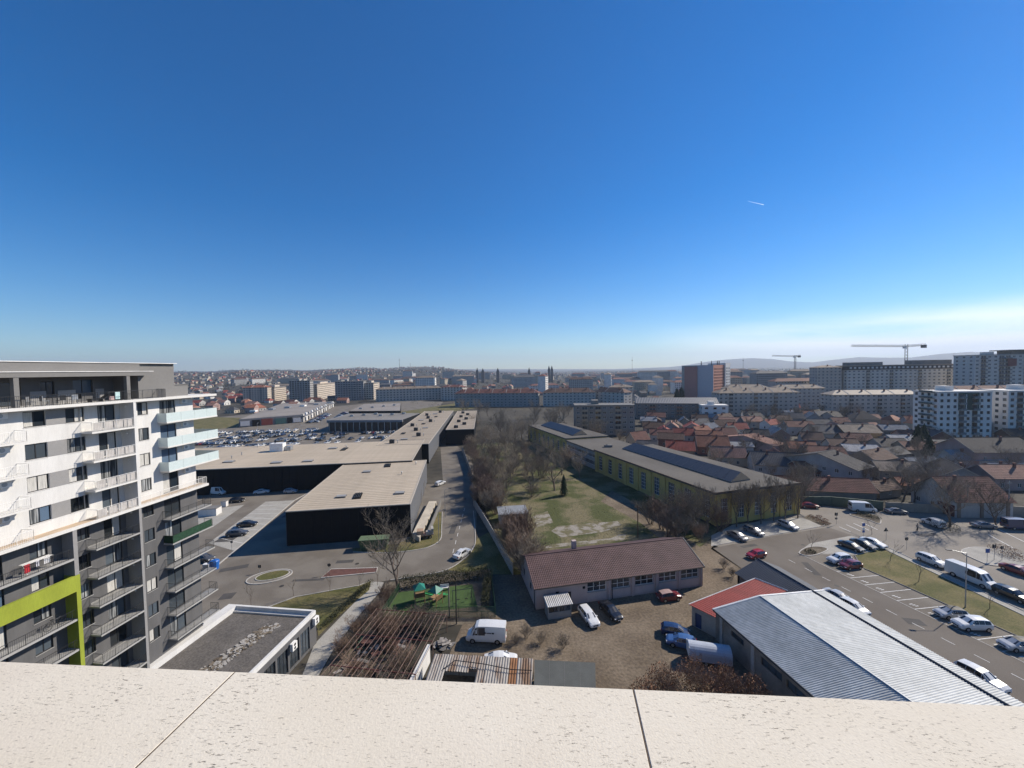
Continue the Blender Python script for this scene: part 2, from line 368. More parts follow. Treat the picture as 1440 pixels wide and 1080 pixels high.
# ------------------------------------------------------------------ ground surfaces
Z1, Z2, Z3, Z4, Z5 = 0.02, 0.03, 0.04, 0.05, 0.06
sheet('car_park_road', [(-110, 45), (-110, 128), (-60, 133), (-25, 135), (-38, 200), (-30, 204), (-16, 166), (-10.6, 107), (-9.0, 87.6), (-10.2, 80.9), (-14.2, 75.4), (-24, 72.5), (-29.4, 70.6), (-39.4, 67.3), (-42.7, 64.5), (-42.5, 45)], asphalt, Z1)
sheet('far_car_park', [(-330, 245), (-138, 165), (-61, 178), (-66, 300), (-90, 500), (-150, 540), (-300, 330)], asphalt, Z1)
sheet('yard', [(-14, 25), (-8, 62), (-7.5, 73), (1, 74), (34, 78), (43, 86), (49, 80), (47, 60), (36, 25)], gravel, Z1)
sheet('meadow', [(-5, 95), (1.5, 73.8), (34, 78), (42.5, 85), (46, 88.5), (50, 93), (14, 214), (-26, 206), (-15, 160), (-8, 107)], field, Z2)
sheet('street', [(43, 83), (52, 92), (80, 106.5), (88, 107.3), (100, 102.2), (112, 100.6), (130, 96), (260, 62), (260, -20), (75, -20), (60, 20), (46, 66)], asphalt_pale, Z1)
sheet('access_road', [(43.6, 83.2), (60, 88.6), (77, 93), (79, 88), (66, 84.6), (60.1, 80.3), (62.1, 72.4), (66.7, 52.5), (72, 25), (56, 25), (46, 62), (45, 72)], asphalt_new, Z2)
sheet('parking_bays', [(60.3, 79.9), (62.1, 72.4), (66.7, 52.5), (71, 33), (77, 33), (72.6, 55), (69.5, 68.4), (68, 73.9), (70.8, 79)], asphalt, Z3)
sheet('paved_bays', [(60.1, 80.4), (71, 79.2), (80, 82.2), (78.6, 88.2), (66, 84.6)], pavers, Z4)
sheet('paver_parking', [(43.7, 84.2), (46.5, 89.5), (55, 95.5), (75, 99.5), (77, 94)], pavers, Z3)
sheet('verge', [(67.9, 73.9), (70.9, 78.8), (79.5, 81.7), (79.6, 70), (79.7, 55), (80.4, 33), (77.4, 33), (72.8, 55), (69.6, 68.4)], grass, Z4)
sheet('pavement', [(79.55, 81.9), (81.0, 82.2), (81.1, 70), (81.3, 55), (82, 33), (80.5, 33), (79.75, 55), (79.65, 70)], pavers, Z3)
ribbon('kerb', [(60.3, 79.9), (62.1, 72.4), (66.7, 52.5), (71, 33)], 0.12, 0.0, 0.052, kerb_m)
ribbon('kerb', [(70.9, 78.9), (68.0, 73.9), (69.55, 68.4), (72.7, 55), (77.4, 33)], 0.16, 0.0, 0.16, conc_dark)
ribbon('kerb', [(70.9, 78.9), (79.5, 81.8), (79.6, 70), (79.75, 55), (80.5, 33)], 0.14, 0.0, 0.14, kerb_m)
ribbon('kerb', [(81.05, 82.2), (81.15, 70), (81.35, 55), (82.05, 33)], 0.14, 0.0, 0.13, kerb_m)
ribbon('kerb', [(43.7, 84.2), (77, 94), (79.4, 98)], 0.14, 0.0, 0.11, kerb_m)
# bay lines and lane dashes
for i in range(14):
    t = (i + 0.35) * 2.42; a = Vector((61.7, 73.6)) + Vector((0.226, -0.974)) * t; c = Vector((68.2, 73.2)) + Vector((0.226, -0.974)) * (t - 1.2) * 1.0
    stripe('bay_line', a + (c - a) * 0.02, c, 0.13, z=Z4 + 0.012)
    q = a + Vector((0.226, -0.974)) * 1.2 + Vector((0.9, 0.15))
    for k in range(3): stripe('bay_number', q + Vector((0.2 * k, -0.28 * k)), q + Vector((0.55 + 0.2 * k, 0.06 - 0.28 * k)), 0.16, z=Z4 + 0.012)
for i in range(12):
    a = Vector((56.2, 77.6)) + Vector((0.232, -0.973)) * (i * 3.4); stripe('lane_dash', a, a + Vector((0.232, -0.973)) * 1.5, 0.11, z=Z4)
for i in range(9):
    a = Vector((86.0, 78)) + Vector((0.06, -0.998)) * (i * 5); stripe('lane_dash', a, a + Vector((0.06, -0.998)) * 2.4, 0.12, z=Z4)
for (p, q) in (((1362, 770), (1385, 770)), ((1405, 745), (1440, 762)), ((1390, 752), (1425, 771)), ((1180, 741), (1196, 748)), ((1190, 738), (1210, 747)), ((1200, 736), (1222, 746)), ((1212, 735), (1234, 745))):
    stripe('road_marking', G(*p), G(*q), 0.22, z=Z4)
# tar joints across the street
for (p, q) in (((1285, 766), (1335, 752)), ((1335, 752), (1350, 748)), ((1233, 764), (1186, 745))):
    stripe('tar_joint', G(*p), G(*q), 0.16, conc_dark, z=Z4)
for (x_, y_, w_, d_, a_) in ((-36, 80, 3.5, 1.2, .1), (-58, 78, 5, 1.6, .4), (-52, 68, 2.2, 2.0, .2), (-15.5, 96, 1.4, 6, 0), (-16.5, 118, 3.4, 2.2, .1), (-40, 73, 6, .7, .05), (58, 74, 1.2, 5, -.22), (61.5, 58, 2.4, 1.6, -.22), (52, 84, 4, 1.0, .25), (96, 88, 5, 1.2, .1), (104, 78, 1.5, 6, 0), (88, 62, 1.2, 7, .05), (-70, 92, 4, 3, .1), (-64, 108, 2, 5, .1)):
    sheet('asphalt_patch', [(x_ + u_ * w_ / 2 * math.cos(a_) - v_ * d_ / 2 * math.sin(a_), y_ + u_ * w_ / 2 * math.sin(a_) + v_ * d_ / 2 * math.cos(a_)) for u_, v_ in ((-1, -1), (1, -1), (1, 1), (-1, 1))], M('patched_asphalt', (.075, .07, .065), rough=.9, var=.2, scale=.6), .045)
for (x_, y_) in ((-33, 79), (-44, 71), (-15, 90), (-16, 110), (58, 68), (64, 84), (90, 76), (98, 92)):
    sheet('manhole_cover', [(x_ + .4 * math.cos(k * .628), y_ + .4 * math.sin(k * .628)) for k in range(10)], M('cast_iron', (.05, .045, .04), rough=.6), .052)
# traffic island with planting on the street
isl = smooth_path(GP((1352, 776), (1372, 770), (1412, 774), (1450, 784), (1440, 795), (1400, 796), (1378, 790)), 6, True)
sheet('traffic_island', isl, pavers, 0.13); ribbon('kerb', isl, 0.22, 0, 0.15, kerb_m, True)
isl2 = smooth_path(GP((1124, 778), (1133, 771), (1150, 769), (1164, 773), (1150, 780), (1134, 782)), 5, True)
sheet('planting_island', isl2, soil, 0.13); ribbon('kerb', isl2, 0.2, 0, 0.15, kerb_m, True)
isl3 = smooth_path(GP((1195, 724), (1215, 721), (1236, 728), (1237, 737), (1222, 732)), 5, True)
sheet('planting_island', isl3, soil, 0.13); ribbon('kerb', isl3, 0.2, 0, 0.15, kerb_m, True)
sheet('planting_bed', GP((1130, 728), (1137, 724), (1170, 736), (1158, 741)), soil, Z4)
# left: roundabout oval, median, verges, bays
def oval(cx, cy, a, b, rz, n=28):
    return [Vector((cx + a * math.cos(t) * math.cos(rz) - b * math.sin(t) * math.sin(rz), cy + a * math.cos(t) * math.sin(rz) + b * math.sin(t) * math.cos(rz))) for t in [2 * math.pi * k / n for k in range(n)]]
ov = oval(-48.4, 74.4, 3.9, 2.5, 0.35)
ribbon('kerb', ov, 0.2, 0, 0.15, kerb_m, True); ov2 = oval(-48.0, 74.7, 2.9, 1.75, 0.35)
sheet('roundabout_apron', ov, asphalt_pale, 0.10); sheet('roundabout_lawn', ov2, grass, 0.17); ribbon('kerb', ov2, 0.16, 0.05, 0.2, kerb_m, True)
tri = GP((452, 813), (466, 801), (531, 799), (529, 805.5))
sheet('median', tri, redpave, 0.13); ribbon('kerb', [Vector((p.x, p.y)) for p in tri], 0.22, 0, 0.15, kerb_m, True)
vg = GP((375, 855), (415, 840), (470, 830), (504, 824), (522, 817), (519, 830), (500, 846), (470, 872), (448, 895), (443, 870))
sheet('lawn', vg, grass, Z3); ribbon('kerb', [Vector((p.x, p.y)) for p in vg[:5]], 0.14, 0, 0.12, kerb_m)
sheet('footpath', GP((521, 818), (540, 819), (534, 833), (508, 862), (470, 912), (448, 950), (425, 950), (442, 906), (500, 846)), pavers, Z2)
sheet('hedge_bed', GP((542, 820), (690, 800), (697, 872), (640, 880), (540, 870), (478, 950), (450, 950), (472, 912), (510, 862), (536, 833)), soil, Z3)
sheet('playground', GP((561, 833), (664, 822), (671, 853), (538, 869)), turf, Z5)
sheet('paved_bays', GP((373, 706), (414, 704), (330, 775), (293, 764)), pavers, Z3)
sheet('paved_bays', GP((262, 735), (300, 716), (344, 710), (300, 741), (262, 752)), pavers, Z3)
for i in range(9):
    t = i / 9.0; a = G(373, 706).lerp(G(293, 764), t); c = G(414, 704).lerp(G(330, 775), t); stripe('bay_line', a, c, 0.12, z=Z4)
ribbon('kerb', [Vector(p[:2]) for p in GP((436, 692), (414, 704), (329, 776), (300, 800))], 0.3, 0, 0.14, kerb_m)
for i in range(7):
    a = Vector((-21.0, 84)).lerp(Vector((-15.5, 104)), i / 6.5); 
    a = Vector((-13.6 - 0.12 * i, 83 + 4.2 * i)); stripe('lane_dash', a, a + Vector((-0.07, 2.0)), 0.12, z=Z3)
rk = [Vector((-11.6, 108)), Vector((-9.3, 90)), Vector((-9.4, 85)), Vector((-10.6, 80.7)), Vector((-14.5, 75.3)), Vector((-24, 72.4))]
ribbon('kerb', smooth_path(rk, 5), 0.16, 0, 0.13, kerb_m)
sheet('verge', [(-9.0, 90), (-9.1, 85), (-10.3, 80.7), (-13.5, 75.8), (-7.0, 74), (1.3, 73.6), (-5.4, 95)], grass, Z2)
lk_ = [Vector((-20.4, 107.7)), Vector((-18.6, 97)), Vector((-17.6, 90.2)), Vector((-19.0, 86.6)), Vector((-22, 84.7)), Vector((-28, 83.6)), Vector((-36, 84.2))]
ribbon('kerb', smooth_path(lk_, 5), 0.16, 0, 0.13, kerb_m)
sheet('verge', smooth_path(lk_, 5) + [Vector((-37, 86)), Vector((-27, 88)), Vector((-24.6, 92)), Vector((-25, 107.7))], grass, Z3)
# concrete hardstandings in the meadow
sheet('old_slab', GP((775, 747), (785, 740), (868, 733), (874, 738), (850, 748), (790, 756)), old_conc, Z4)
sheet('old_slab', GP((750, 726), (770, 719), (778, 735), (755, 742)), old_conc, Z4)
sheet('dirt_track', GP((860, 690), (880, 700), (985, 770), (1012, 800), (985, 830), (950, 775), (900, 735), (845, 705)), gravel, Z3)
sheet('rubble_strip', GP((775, 766), (860, 757), (870, 752), (880, 752), (878, 760), (760, 772)), old_conc, Z4)
sheet('grass_field', [(-310, 372), (-250, 352), (-205, 294), (-228, 272), (-330, 300)], grass, Z2)
sheet('grass_bank', GP((540, 588), (560, 580), (640, 567), (668, 566), (668, 574), (600, 585)), grass, Z3)
# ------------------------------------------------------------------ the roof we stand on
def coping_material():
    m = bpy.data.materials.new('plaster_coping'); m.use_nodes = True; n = m.node_tree; b = n.nodes['Principled BSDF']; lk = n.links.new
    b.inputs['Roughness'].default_value = 0.9; b.inputs['Specular IOR Level'].default_value = 0.2
    t = n.nodes.new('ShaderNodeTexCoord'); src = t.outputs['Object']
    def noise(s, d=4, v=None, r=0.55, dist=0.0):
        a = n.nodes.new('ShaderNodeTexNoise'); a.inputs['Scale'].default_value = s; a.inputs['Detail'].default_value = d; a.inputs['Roughness'].default_value = r; a.inputs['Distortion'].default_value = dist; lk(v or src, a.inputs['Vector']); return a.outputs['Fac']
    def rng(x, a, c, lo=0, hi=1):
        q = n.nodes.new('ShaderNodeMapRange'); q.inputs[1].default_value = a; q.inputs[2].default_value = c; q.inputs[3].default_value = lo; q.inputs[4].default_value = hi; lk(x, q.inputs[0]); return q.outputs[0]
    def mul(x, y):
        q = n.nodes.new('ShaderNodeMath'); q.operation = 'MULTIPLY'; lk(x, q.inputs[0]); lk(y, q.inputs[1]); return q.outputs[0]
    def mix(f, a, c):
        q = n.nodes.new('ShaderNodeMixRGB'); lk(f, q.inputs[0])
        for k, x in ((1, a), (2, c)):
            if isinstance(x, tuple): q.inputs[k].default_value = (*x, 1)
            else: lk(x, q.inputs[k])
        return q.outputs[0]
    mp = n.nodes.new('ShaderNodeMapping'); mp.inputs['Rotation'].default_value = (0, 0, R(38)); mp.inputs['Scale'].default_value = (0.35, 1.3, 1); lk(src, mp.inputs[0])
    c = mix(rng(noise(2.2), 0.35, 0.68), (0.68, 0.61, 0.485), (0.735, 0.67, 0.55))
    c = mix(rng(noise(0.9, 3), 0.5, 0.75), c, (0.57, 0.485, 0.38))
    fine = noise(120, 3); c = mix(rng(fine, 0.35, 0.7, 0.0, 0.2), c, (0.42, 0.37, 0.30))
    pits = rng(noise(120, 5, mp.outputs[0], 0.75), 0.575, 0.63); patch = rng(noise(3.8, 5), 0.50, 0.60)
    pits = mul(pits, patch)
    specks = rng(noise(170, 2, mp.outputs[0]), 0.62, 0.70, 0, 0.6)
    c = mix(specks, c, (0.2, 0.17, 0.14)); c = mix(pits, c, (0.13, 0.11, 0.095))
    lk(c, b.inputs['Base Color'])
    h = n.nodes.new('ShaderNodeMath'); h.operation = 'SUBTRACT'; lk(rng(noise(190, 4), 0.3, 0.7), h.inputs[0]); lk(pits, h.inputs[1])
    bp = n.nodes.new('ShaderNodeBump'); bp.inputs['Distance'].default_value = 0.00035; bp.inputs['Strength'].default_value = 1; lk(h.outputs[0], bp.inputs['Height']); lk(bp.outputs[0], b.inputs['Normal'])
    return m
coping = coping_material()
CZ = EYE - 0.80
E1, E2 = G(0, 930, CZ), G(1440, 993, CZ)
ew = (E2 - E1).normalized(); en = Vector((ew.y, -ew.x, 0))      # en points back towards the roof
blk = thing('apartment_block', 'cream plastered roof parapet of the block looking over the town', 'building', (0, 0, 0))
def ep(s, t, z): p = E1 + ew * s + en * t; return (p.x, p.y, z)
J1, J2 = G(330, 945, CZ), G(890, 968, CZ)
s1 = (J1 - E1).dot(ew); s2 = (J2 - E1).dot(ew)
k1 = G(190, 1080, CZ); k2 = G(915, 1080, CZ)
def jt(J, K):
    d = (K - J); t = d.dot(en); return d.dot(ew) / t
sl1, sl2 = jt(J1, k1), jt(J2, k2)
DEP = 0.62
cuts = [(-3.2, 0.0), (s1, sl1), (s2, sl2), (s2 + (s2 - s1) * 1.25, 0.0), (s2 + (s2 - s1) * 3.4, 0.0)]
for i in range(len(cuts) - 1):
    (a, sa), (c, sc_) = cuts[i], cuts[i + 1]; g = 0.0016; b = MB()
    top = [(a + g, 0), (c - g, 0), (c - g + sc_ * DEP, DEP), (a + g + sa * DEP, DEP)]
    bv = 0.0015
    ins = [(a + g + bv, bv), (c - g - bv, bv), (c - g - bv + sc_ * DEP, DEP - bv), (a + g + bv + sa * DEP, DEP - bv)]
    lo = [ep(s, t, CZ - 0.09) for s, t in top]; mid = [ep(s, t, CZ - bv) for s, t in top]; hi = [ep(s, t, CZ) for s, t in ins]
    b.face(hi[::-1])
    for k in range(4):
        j = (k + 1) % 4; b.face([mid[k], hi[k], hi[j], mid[j]]); b.face([lo[k], mid[k], mid[j], lo[j]])
    b.face(lo)
    b.build('coping_slab', coping, blk)
    if i:
        b = MB(); q = [ep(a - g, .002, 0), ep(a + g, .002, 0), ep(a + g + sa * DEP, DEP, 0), ep(a - g + sa * DEP, DEP, 0)]; b.prism([p[:2] for p in q], CZ - .08, CZ - .0007); b.build('joint', M('joint_filler', (.10, .075, .055), rough=.95), blk)
b = MB(); pts = [ep(-3.2, 0.03, 0), ep(9, 0.03, 0), ep(9, 0.5, 0), ep(-3.2, 0.5, 0)]
b.prism([p[:2] for p in pts], CZ - 1.15, CZ - 0.09); b.build('parapet_wall', white_wall, blk)
b = MB(); pts = [ep(-16, 0.06, 0), ep(22, 0.06, 0), ep(22, 15, 0), ep(-16, 15, 0)]; b.prism([p[:2] for p in pts], 0, CZ - 1.15); b.build('wall', white_wall, blk)
# ------------------------------------------------------------------ the white and grey apartment building
AZ_ = R(6.2)
apt = thing('apartment_building', 'white and dark grey apartment building with lime green frame, white balconies and glass balustrades', 'building', (-42.4, 52.9, 0), math.pi / 2 - AZ_)
# local: x along the facade away from the camera, y into the building (0 = balcony edge plane), z up
WY = 1.3; FZ = [37.3 - 3.08 * k for k in range(12)]
XN, XF = -27.0, -0.5
pent_wall = M('penthouse_render', (0.185, 0.18, 0.172), rough=0.9, var=0.06, scale=0.3, fine=0.04)
def railing(x0, x1, y, z, mat, h=1.0, ret0=None, ret1=None, step=0.14, name='railing'):
    b = MB()
    runs = [((x0, y), (x1, y))]
    if ret0 is not None: runs.append(((x0, ret0), (x0, y)))
    if ret1 is not None: runs.append(((x1, y), (x1, ret1)))
    for (a, c) in runs:
        a = Vector(a); c = Vector(c); n = max(1, int((c - a).length / step)); 
        b.tube((*a, z + h), (*c, z + h), 0.025, n=4); b.tube((*a, z + 0.09), (*c, z + 0.09), 0.016, n=4)
        for k in range(n + 1):
            p = a.lerp(c, k / n); r = 0.024 if k % 8 == 0 else 0.009; b.tube((*p, z), (*p, z + h), r, n=4, cap=False)
    return b.build(name, mat, apt)
curt = M('net_curtain', (0.32, 0.33, 0.33), rough=0.9, c2=(0.05, 0.055, 0.06), scale=2.2, stretch=(2.5, 1, 0.1), t0=0.44, t1=0.56, obj_var=0.25)
def apt_window(x0, x1, z0, z1, y=WY, mull=1, dep=0.16, cur=None, sill=None):
    o = put_window(apt, lambda u, w, z: (u, y + w, z), (x0 + x1) / 2, z0, x1 - x0, z1 - z0, frame_dark, pane_b if (int(x0 * 7 + z0) % 3 == 0) else pane_m, 0, dep, mull, 0, 0.07)
    wd = x1 - x0
    if cur:
        b = MB(); n = 14; a0, a1 = cur
        for k in range(n):
            u0 = -wd / 2 + 0.06 + (wd - .12) * (a0 + (a1 - a0) * k / n); u1 = -wd / 2 + 0.06 + (wd - .12) * (a0 + (a1 - a0) * (k + 1) / n); q = 0.004 * (k % 2)
            b.face([(u0, 0.026 + q * 0, .07), (u1, 0.026 - q * 0, .07), (u1, 0.026, z1 - z0 - .07), (u0, 0.026, z1 - z0 - .07)])
        b.build('curtain', curtain if (int(z0) % 2) else curt, o)
    if sill:
        b = MB(); b.box(-wd / 2 - .04, wd / 2 + .04, -0.16, 0.0, -0.04, -0.001); b.build('sill', sill, o)
    return o
def ac_unit(x, y, z):
    b = MB(); b.box(x - .4, x + .4, y - .3, y - .02, z, z + .55); o = b.build('air_conditioner', metal_white, apt)
    g = MB(); n = 12
    for k in range(n):
        t = 2 * math.pi * k / n; t2 = 2 * math.pi * (k + 1) / n; g.face([(x - .1, y - .304, z + .28), (x - .1 + .2 * math.cos(t2), y - .304, z + .28 + .2 * math.sin(t2)), (x - .1 + .2 * math.cos(t), y - .304, z + .28 + .2 * math.sin(t))])
    g.build('fan_grille', metal_grey, o)
def wall_lamp(x, y, z):
    b = MB(); b.tube((x, y, z), (x, y - .08, z), .09, n=8); b.tube((x, y - .08, z), (x, y - .15, z), .11, .07, n=8); b.build('wall_lamp', frame_white, apt)
# structural core and walls by storey
ops_by = {}
rnd = random.Random(3)
for k in range(0, 11):
    zt = FZ[k]; zb = FZ[k + 1] if k < 10 else 0.0
    if k == 0: zt = FZ[0] - 0.28
    white = k < 4
    wm = white_wall if white else grey_wall
    zf = zb                                                   # floor of this storey
    ops = []
    W_ = []
    if white:
        W_ += [(-17.45, -15.85, zf + 1.12, zf + 2.6), (-14.32, -12.75, zf + 1.12, zf + 2.6), (-7.56, -6.36, zf + 1.1, zf + 2.6), (-5.0, -2.96, zf + 0.05, zf + 2.6), (-21.2, -19.9, zf + .05, zf + 2.6), (-24.6, -23.2, zf + 1.1, zf + 2.6)]
    else:
        W_ += [(-14.15, -12.9, zf + 1.05, zf + 2.55), (-7.5, -6.3, zf + 1.05, zf + 2.55), (-5.0, -2.9, zf + 0.05, zf + 2.55), (-21.6, -19.4, zf + 0.05, zf + 2.55), (-17.6, -16.3, zf + 0.9, zf + 2.5), (-25, -23, zf + 0.05, zf + 2.5)]
    b = MB()
    # main wall, with the loggia bay set back
    segs = [(XN, -13.1), (-8.85, XF)]
    for (a, c) in segs:
        wall_open(b, a, c, zb, zt, [o for o in W_ if a < o[0] < c], 0.16, lambda u, w, z: (u, WY + w, z))
    lw = [(-11.2, -9.5, zf + 0.05, zf + 2.6)]
    wall_open(b, -13.1, -8.85, zb, zt, lw, 0.16, lambda u, w, z: (u, WY + 0.5 + w, z))
    b.face([(-13.1, WY, zb), (-13.1, WY + .5, zb), (-13.1, WY + .5, zt), (-13.1, WY, zt)])
    # end walls
    b.face([(XF, WY, zb), (XF, 15, zb), (XF, 15, zt), (XF, WY, zt)]); b.face([(XN, 15, zb), (XN, WY, zb), (XN, WY, zt), (XN, 15, zt)]); b.face([(XF, 15, zb), (XN, 15, zb), (XN, 15, zt), (XF, 15, zt)])
    b.build('wall', wm, apt)
    # fin between loggia and the window bay
    b = MB(); b.box(-9.0, -8.72, 0.02, WY + 0.5, zb, zt); b.build('fin_wall', white_wall if white else midgrey, apt)
    for o in W_ + lw:
        door = o[2] < zf + 0.2
        y = WY + 0.5 if o in lw else WY
        cur = None
        q = rnd.random()
        if q < 0.35: cur = (0.03, 0.45)
        elif q < 0.55: cur = (0.5, 0.97)
        elif q < 0.7: cur = (0.03, 0.97)
        apt_window(*o, y=y, mull=1, cur=cur, sill=None if door else (slab_white if white else slab_grey))
    if white:
        b = MB(); b.box(-15.84, -14.33, WY - 0.02, WY - 0.001, zf + 1.12, zf + 2.6); b.build('grey_panel', midgrey, apt)
        ac_unit(-1.9, WY, zf + 2.1); ac_unit(-19.0, WY, zf + 2.15)
    wall_lamp(-9.02 - 0.0, 0.9, zf + 2.35) if False else None
    b = MB(); b.tube((-9.0, 1.0, zf + 2.3), (-9.12, 1.0, zf + 2.3), .1, .07, n=8); b.build('wall_lamp', frame_white, apt)
# slabs and balconies
def slab(x0, x1, y0, y1, z, mat, th=0.18, name='balcony_slab'):
    b = MB(); b.box(x0, x1, y0, y1 - .003, z - th, z); return b.build(name, mat, apt)
# penthouse terrace slab
slab(XN - .2, 1.95, 0, 15.2, FZ[0], slab_white, 0.28, 'terrace_slab')
for k in range(1, 4):
    z = FZ[k]
    slab(-13.1, -9.0, 0, WY + .5, z, slab_white); railing(-13.05, -9.05, 0.05, z, metal_white, ret0=WY)
    # white sheet panels behind the bars
    for j in range(4):
        b = MB(); xa = -12.9 + j * 0.97; b.box(xa, xa + .85, 0.10, 0.115, z + .14, z + .92); b.build('balustrade_panel', M('grey_screen', (0.48, 0.45, 0.42), rough=0.7, var=0.2, scale=1.2), apt)
    slab(-5.3, 1.95, 0, WY + (0 if False else 0.0), z, slab_white); slab(XF + 0.002, 1.95, WY, 6.0, z, slab_white)
    zz = z
    for (a, c, y0, y1) in ((-5.3, -3.4, .03, .05), (-3.38, -1.5, .03, .05), (-1.48, 0.3, .03, .05), (0.32, 1.9, .03, .05)):
        b = MB(); b.box(a, c, y0, y1, zz - 0.02, zz + 1.1); b.build('glass_panel', frosted, apt)
    b = MB(); b.box(-5.3, -5.28, .06, WY - .02, zz + .002, zz + 1.1); b.build('glass_panel', frosted, apt)
    b = MB(); b.box(1.9, 1.92, .06, 6, zz + .002, zz + 1.1); b.build('glass_panel', frosted, apt)
    slab(-26.0, -18.0, 0.0, WY, z, slab_white); railing(-25.9, -18.05, 0.05, z, metal_white, ret1=WY)
    # each storey's balcony divider
# storey change: the long white terrace
z4 = FZ[4]
slab(XN - .2, 0.05, -0.02, WY + .5, z4, slab_white, 0.3, 'terrace_slab')
b = MB(); b.box(XN, 0.0, 0.2, WY, z4, z4 + .012); b.build('terrace_floor', tan_floor, apt)
railing(-25.9, -18.0, 0.06, z4 + .012, metal_white, ret1=WY); railing(-13.0, -9.02, 0.06, z4 + .012, metal_white, ret0=WY); railing(-8.7, -0.2, 0.06, z4 + .012, metal_white, ret1=WY, h=0.95)
for j in range(4):
    b = MB(); xa = -12.9 + j * 0.97; b.box(xa, xa + .85, 0.12, 0.135, z4 + .14, z4 + .9); b.build('balustrade_panel', MATS['grey_screen'], apt)
for k in range(5, 11):
    z = FZ[k]
    if z < 5.0: break
    slab(-13.3, -9.0, 0, WY + .5, z, slab_grey, 0.16); railing(-13.25, -9.05, 0.05, z, metal_dark, ret0=WY)
    slab(-5.3, -0.1 + 0.1 * k, 0, WY, z, slab_grey, 0.16)
    if k == 6:
        b = MB(); b.box(-5.2, 0.3, .03, .05, z + .05, z + 1.0); b.build('green_screen', M('green_mesh', (0.016, 0.05, 0.026), rough=0.8, var=0.4, scale=4), apt)
        b = MB(); b.box(-5.25, -5.23, .03, WY, z + .05, z + 1.0); b.build('green_screen', MATS['green_mesh'], apt)
    railing(-5.25, -0.2 + 0.1 * k, 0.06, z, metal_dark, ret0=WY, ret1=WY)
    slab(XN, -15.2, 0, WY, z, slab_grey, 0.2); 
    if k not in (6,): railing(XN + .1, -15.3, 0.06, z, metal_dark)
# grey pier at the end of the long balconies, lime green frame on the lower storeys
b = MB(); b.box(-15.2, -14.85, 0.0, WY - .003, FZ[6] + 1.32, z4 - 0.303); b.build('pier', midgrey, apt)
b = MB(); b.box(XN, -15.2, -0.06, 0.24, FZ[6] - 0.30, FZ[6] + 1.30); b.build('green_band', lime, apt)
b = MB(); b.box(-15.2, -14.85, -0.06, WY, 3.0, FZ[6] + 1.30); b.build('green_band', lime, apt)
# penthouse: set-back glazed wall, columns, deep fascia
zp = FZ[0]
b = MB(); wall_open(b, XN, -8.6, zp, zp + 2.75, [(-25, -22, zp + .05, zp + 2.3), (-19.3, -16.4, zp + .05, zp + 2.3), (-15, -13.9, zp + .9, zp + 2.3), (-12.4, -10.6, zp + .9, zp + 2.4)], 0.15, lambda u, w_, z: (u, 3.0 + w_, z))
b.face([(-8.6, 3.0, zp), (-8.6, 1.35, zp), (-8.6, 1.35, zp + 2.75), (-8.6, 3.0, zp + 2.75)]); b.build('penthouse_wall', grey_wall, apt)
for o in ((-25, -22, zp + .05, zp + 2.3), (-19.3, -16.4, zp + .05, zp + 2.3), (-15, -13.9, zp + .9, zp + 2.3), (-12.4, -10.6, zp + .9, zp + 2.4)): apt_window(*o, y=3.0)
b = MB(); b.box(-7.3, -2.9, 1.3, 15, zp, zp + 4.2); b.build('penthouse_end', pent_wall, apt)
b = MB(); b.box(XN - .3, -7.302, 1.0, 15, zp + 3.25, zp + 4.2); b.build('fascia', pent_wall, apt)
b = MB(); b.box(XN - .4, -6.6, 0.5, 15, zp + 2.75, zp + 3.23); b.build('canopy', pent_wall, apt)
b = MB(); b.box(XN - .45, -6.2, 0.42, 1.0, zp + 3.23, zp + 3.29); b.build('drip_edge', metal_white, apt)
b = MB(); b.box(XN - .4, -2.8, 0.9, 15.1, zp + 4.2, zp + 4.27); b.build('roof_edge', metal_white, apt)
b = MB(); b.box(-2.898, -0.9, 1.5, 14, zp, zp + 1.45); b.box(-2.898, -0.8, 1.4, 14.1, zp + 1.45, zp + 1.52); b.build('parapet', pent_wall, apt)
b = MB(); b.box(-2.6, 1.2, 9.2, 13.6, zp + 2.55, zp + 2.75); b.box(-2.4, -2.2, 9.4, 9.6, zp, zp + 2.55); b.box(.8, 1.0, 9.4, 9.6, zp, zp + 2.55); b.build('roof_canopy', pent_wall, apt)
for x in (-18.2, -8.95, -26.3):
    b = MB(); b.box(x - .18, x + .18, 0.55, 0.95, zp, zp + 2.75); b.build('column', pent_wall, apt)
railing(XN + .1, -5.2, 0.12, zp, metal_dark, ret1=1.3, h=1.05)
b = MB(); b.box(-6.1, -5.25, .13, .16, zp + .05, zp + 1.02); b.build('balustrade_panel', grey_wall, apt)
for (a, c) in ((-15.8, -14.6), (-13.7, -12.2), (-10.4, -9.6)):
    b = MB(); b.box(a, c, 2.94, 2.985, zp, zp + 1.35); b.build('grey_panel', midgrey, apt)
# things left out on the balconies
def chair(x, y, z, a, mat, label, group=None):
    T = apt.matrix_basis
    p = Vector((x, y, z)); c, s = math.cos(apt.rotation_euler.z), math.sin(apt.rotation_euler.z)
    wp = (apt.location.x + c * p.x - s * p.y, apt.location.y + s * p.x + c * p.y, z)
    t = thing('chair', label, 'chair', wp, apt.rotation_euler.z + a, group)
    b = MB(); b.box(-.24, .24, -.24, .24, .42, .46); b.build('seat', mat, t)
    b = MB(); b.box(-.24, .24, .22, .26, .46, .92); b.build('backrest', mat, t)
    for sx in (-1, 1):
        for sy in (-1, 1):
            b = MB(); b.tube((sx * .2, sy * .2, 0), (sx * .2, sy * .2, .42), .018, n=5); b.build('leg', mat, t)
    return t
def to_world(x, y, z):
    c, s = math.cos(apt.rotation_euler.z), math.sin(apt.rotation_euler.z)
    return (apt.location.x + c * x - s * y, apt.location.y + s * x + c * y, z)
